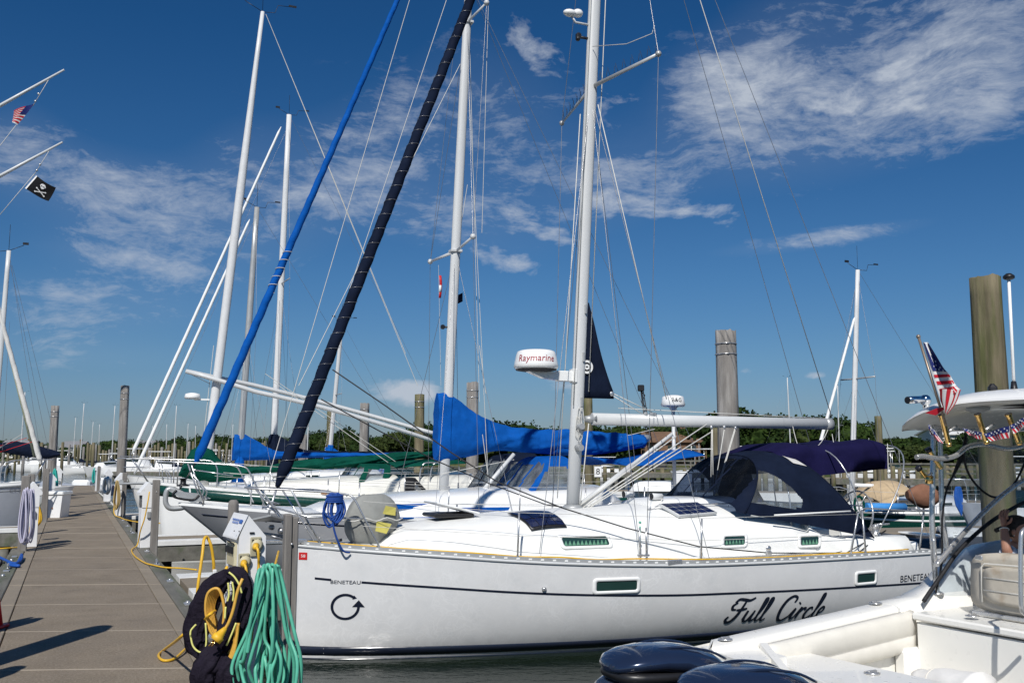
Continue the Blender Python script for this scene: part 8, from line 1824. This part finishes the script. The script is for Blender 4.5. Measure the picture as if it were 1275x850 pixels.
# sailboats at moorings, masts only a pixel or two wide
S0 = sloop((0, 0, 0), 0, 'x', L=9, fb=1.1, mast=(3.4, 1.2, 12.5, .2), mastr=.09, cover=(2.3, 6.8, 0, 0), cov_m=NAVY, seed=2); S0['group'] = 'distant moored sailboats'; us_ = False
for px, top, Y, rz, w in ((25, 488, 150, 20, 'left of the tall grey piling'), (91, 520, 190, 0, 'above the far pedestals'), (100, 502, 125, 23, 'beyond the walkway end, second mast from the left'), (113, 525, 150, 30, 'right of the walkway end'), (123, 528, 170, 200, 'between walkway end and the tall piling'), (139, 505, 130, 23, 'immediately left of the tall piling'), (188, 530, 160, 10, 'right of the tall piling'), (207, 528, 140, 190, 'over the tan waterfront house'), (216, 505, 100, 23, 'left of the rolled blue sail'), (232, 527, 150, 30, 'close left of the rolled blue sail'), (243, 530, 170, 200, 'directly behind the rolled blue sail'), (288, 528, 150, 20, 'between the two slim masts'), (305, 540, 140, 200, 'beside the blue wrapped grey mast'), (382, 500, 90, 23, 'behind the navy rolled headsail'), (870, 552, 88, 20, 'with a low mast behind the dodger'), (985, 470, 98, 200, 'left of the slim bright mast'), (1045, 480, 105, 20, 'just left of the slim bright mast'), (1082, 545, 90, 20, 'right of the slim bright mast'), (1120, 560, 82, 200, 'near the hardtop tip')):
    b = at(px, 566, Y); o = copy_tree(S0) if us_ else S0; us_ = True; k = at(px, top, Y).z/12.5; o.rotation_euler.z = radians(rz); o.scale = (min(k, 1.2)*.9, min(k, 1.2)*.9, k)
    off = Matrix.Rotation(radians(rz), 3, 'Z') @ V((3.4*min(k, 1.2)*.9, 0, 0)); o.location = V((b.x, Y, 0))-off; o['label'] = 'distant sailboat '+w
# far crane
b = at(804, 566, 120); t = thing('crane', 'dark lattice crane far off between the big mast and the radar pole', 'crane', (b.x, b.y, 0)); mb = MB(); a = V((.9, 0, 1)); top = at(799, 484, 120)-V((b.x, 120, 0))
for o_ in ((-.35, 0), (.35, 0), (0, .35)):
    mb.tube([V((.9+o_[0], o_[1], 1.)), top+V((o_[0]*.4, o_[1]*.4, 0))], .07, 5)
for k in range(12): p, q = V((.9, 0, 1)).lerp(top, k/12), V((.9, 0, 1)).lerp(top, (k+1)/12); mb.tube([p+V((-.3*(-1)**k, 0, 0)), q+V((.3*(-1)**k, 0, 0))], .045, 4)
mb.build('jib', BLACK, t); MB().box(top+V((-.1, 0, .1)), (.8, .5, .8), b=.1).build('jib_head', BLACK, t); MB().box((.9, 0, 1.2), (3, 2.5, 2.4), b=.2).build('cab', DARK, t)
# odds and ends on the float by the radar pole
b = at(815, 566, 47); t = thing('dinghy', 'upturned white dinghy on the float left of the radar pole', 'dinghy', (b.x, 47, .75), radians(10)); R = []
for i in range(11): u = i/10; w = .6*(1-(2*u-1)**4)**.5*(.35+.65*min(1, u*1.6)); R.append([V((-1.3+2.6*u, w*cos(a), .48*sin(a)*(1-(2*u-1)**6)+.02)) for a in [pi*k/12 for k in range(13)]])
MB().loft(R, False, False, True).build('upturned_hull', WHITE, t)
b = at(849, 566, 46); t = thing('dock_box', 'small white dock box on the float right of the radar pole', 'dock box', (b.x, 46, .75), .1); MB().box((0, 0, .45), (.8, .6, .9), b=.03).build('box_body', PED, t); MB().box((0, 0, .93), (.86, .66, .08), b=.02).build('lid', WHITE, t)

b = at(744, 566, 48); z8 = at(744, 587, 48).z; t = thing('number_sign', 'small white board numbered 8 on a post right of the big mast', 'sign', (b.x, 48, .7)); MB().tube([V((0, 0, -1.5)), V((0, 0, z8-.2))], .12, 10).build('post', WOODM, t); sb_ = MB().box((0, -.14, z8-.7), (.36, .03, .52), b=.01).build('board', WHITE, t); text_mb('8', .42).xf(Matrix.Translation((0, -.165, z8-.7))).build('numeral', BLACK, sb_, recalc=False)
# ================================================================ one object per piece, and labels that single out each thing
def explode(o, newname):
    me = o.data; n = len(me.vertices); par = list(range(n))
    def fd(a):
        while par[a] != a: par[a] = par[par[a]]; a = par[a]
        return a
    for e in me.edges: a, b = fd(e.vertices[0]), fd(e.vertices[1]); par[a] = b
    isl = {}
    for i in range(n): isl.setdefault(fd(i), []).append(i)
    bb = []
    for k, vs in isl.items():
        cs = [me.vertices[i].co for i in vs]; bb.append([set(vs), [min(c[j] for c in cs)-.012 for j in range(3)], [max(c[j] for c in cs)+.012 for j in range(3)]])
    ch = True
    while ch:
        ch = False
        for i in range(len(bb)):
            for j in range(i+1, len(bb)):
                if all(bb[i][1][k] <= bb[j][2][k] and bb[j][1][k] <= bb[i][2][k] for k in range(3)):
                    a, b = bb[i], bb[j]; bb[i] = [a[0] | b[0], [min(x, y) for x, y in zip(a[1], b[1])], [max(x, y) for x, y in zip(a[2], b[2])]]; bb.pop(j); ch = True; break
            if ch: break
    if len(bb) < 2: o.name = newname; return
    kids = list(o.children)
    for idx, (vs, lo, hi) in enumerate(bb):
        mp = {}; V_, F_, S_ = [], [], []
        for p in me.polygons:
            if p.vertices[0] in vs:
                f = []
                for v in p.vertices:
                    if v not in mp: mp[v] = len(V_); V_.append(tuple(me.vertices[v].co))
                    f.append(mp[v])
                F_.append(f); S_.append(p.use_smooth)
        m2 = bpy.data.meshes.new(newname); m2.from_pydata(V_, [], F_); m2.polygons.foreach_set('use_smooth', S_); m2.materials.append(me.materials[0])
        q = bpy.data.objects.new(newname, m2); C.objects.link(q); q.parent = o.parent
    for k in kids: k.parent = o.parent
    bpy.data.objects.remove(o)
NAMES = {'stanchion': 'stanchion', 'spreaders': 'spreader', 'winches': 'winch', 'mast_fittings': 'mast_fitting', 'side_window': 'side_window', 'clear_window': 'clear_window', 'cabin_windows': 'cabin_window', 'blocks': 'block', 'rail_slots': 'rail_slot', 'cowl_vent': 'cowl_vent', 'vent_mouth': 'vent_mouth', 'antenna_pods': 'antenna_pod', 'ears': 'ear', 'eyes': 'eye', 'irises': 'iris', 'bolts': 'bolt', 'snaps': 'snap', 'turnbuckles': 'turnbuckle', 'support_piles': 'support_pile', 'stringer': 'stringer', 'slab_margin': 'slab_margin', 'beam': 'beam', 'white_edge': 'white_edge', 'eye_sockets': 'eye_socket', 'canopy_hoops': 'canopy_hoop', 'handrail': 'handrail', 'screws': 'screw', 'prongs': 'prong', 'boom_end': 'boom_end', 'front_window': 'front_window', 'coaming': 'coaming', 'cowl_seam': 'cowl_seam', 'joint_strip': 'joint_strip', 'cockpit': 'cockpit', 'stern_arch': 'stern_arch', 'outboard_bracket': 'outboard_bracket'}
for o in [o for o in C.objects if o.type == 'MESH' and o.name.split('.')[0] in NAMES and o.data.users == 1]:
    explode(o, NAMES[o.name.split('.')[0]])
ORD = ['leftmost', 'second from left', 'third from left', 'fourth from left', 'fifth from left', 'sixth from left', 'seventh from left', 'eighth from left', 'ninth from left', 'tenth from left', 'eleventh from left', 'twelfth from left', 'thirteenth from left', 'fourteenth from left', 'fifteenth from left', 'sixteenth from left', 'seventeenth from left', 'eighteenth from left']
seen = {}
for o in C.objects:
    if o.parent is None and o.get('label'): seen.setdefault(o['label'], []).append(o)
for lb, os_ in seen.items():
    if len(os_) > 1:
        os_.sort(key=lambda o: o.location.x/max(.1, o.location.y))
        for k, o in enumerate(os_): o['label'] = lb+', '+ORD[min(k, 17)]
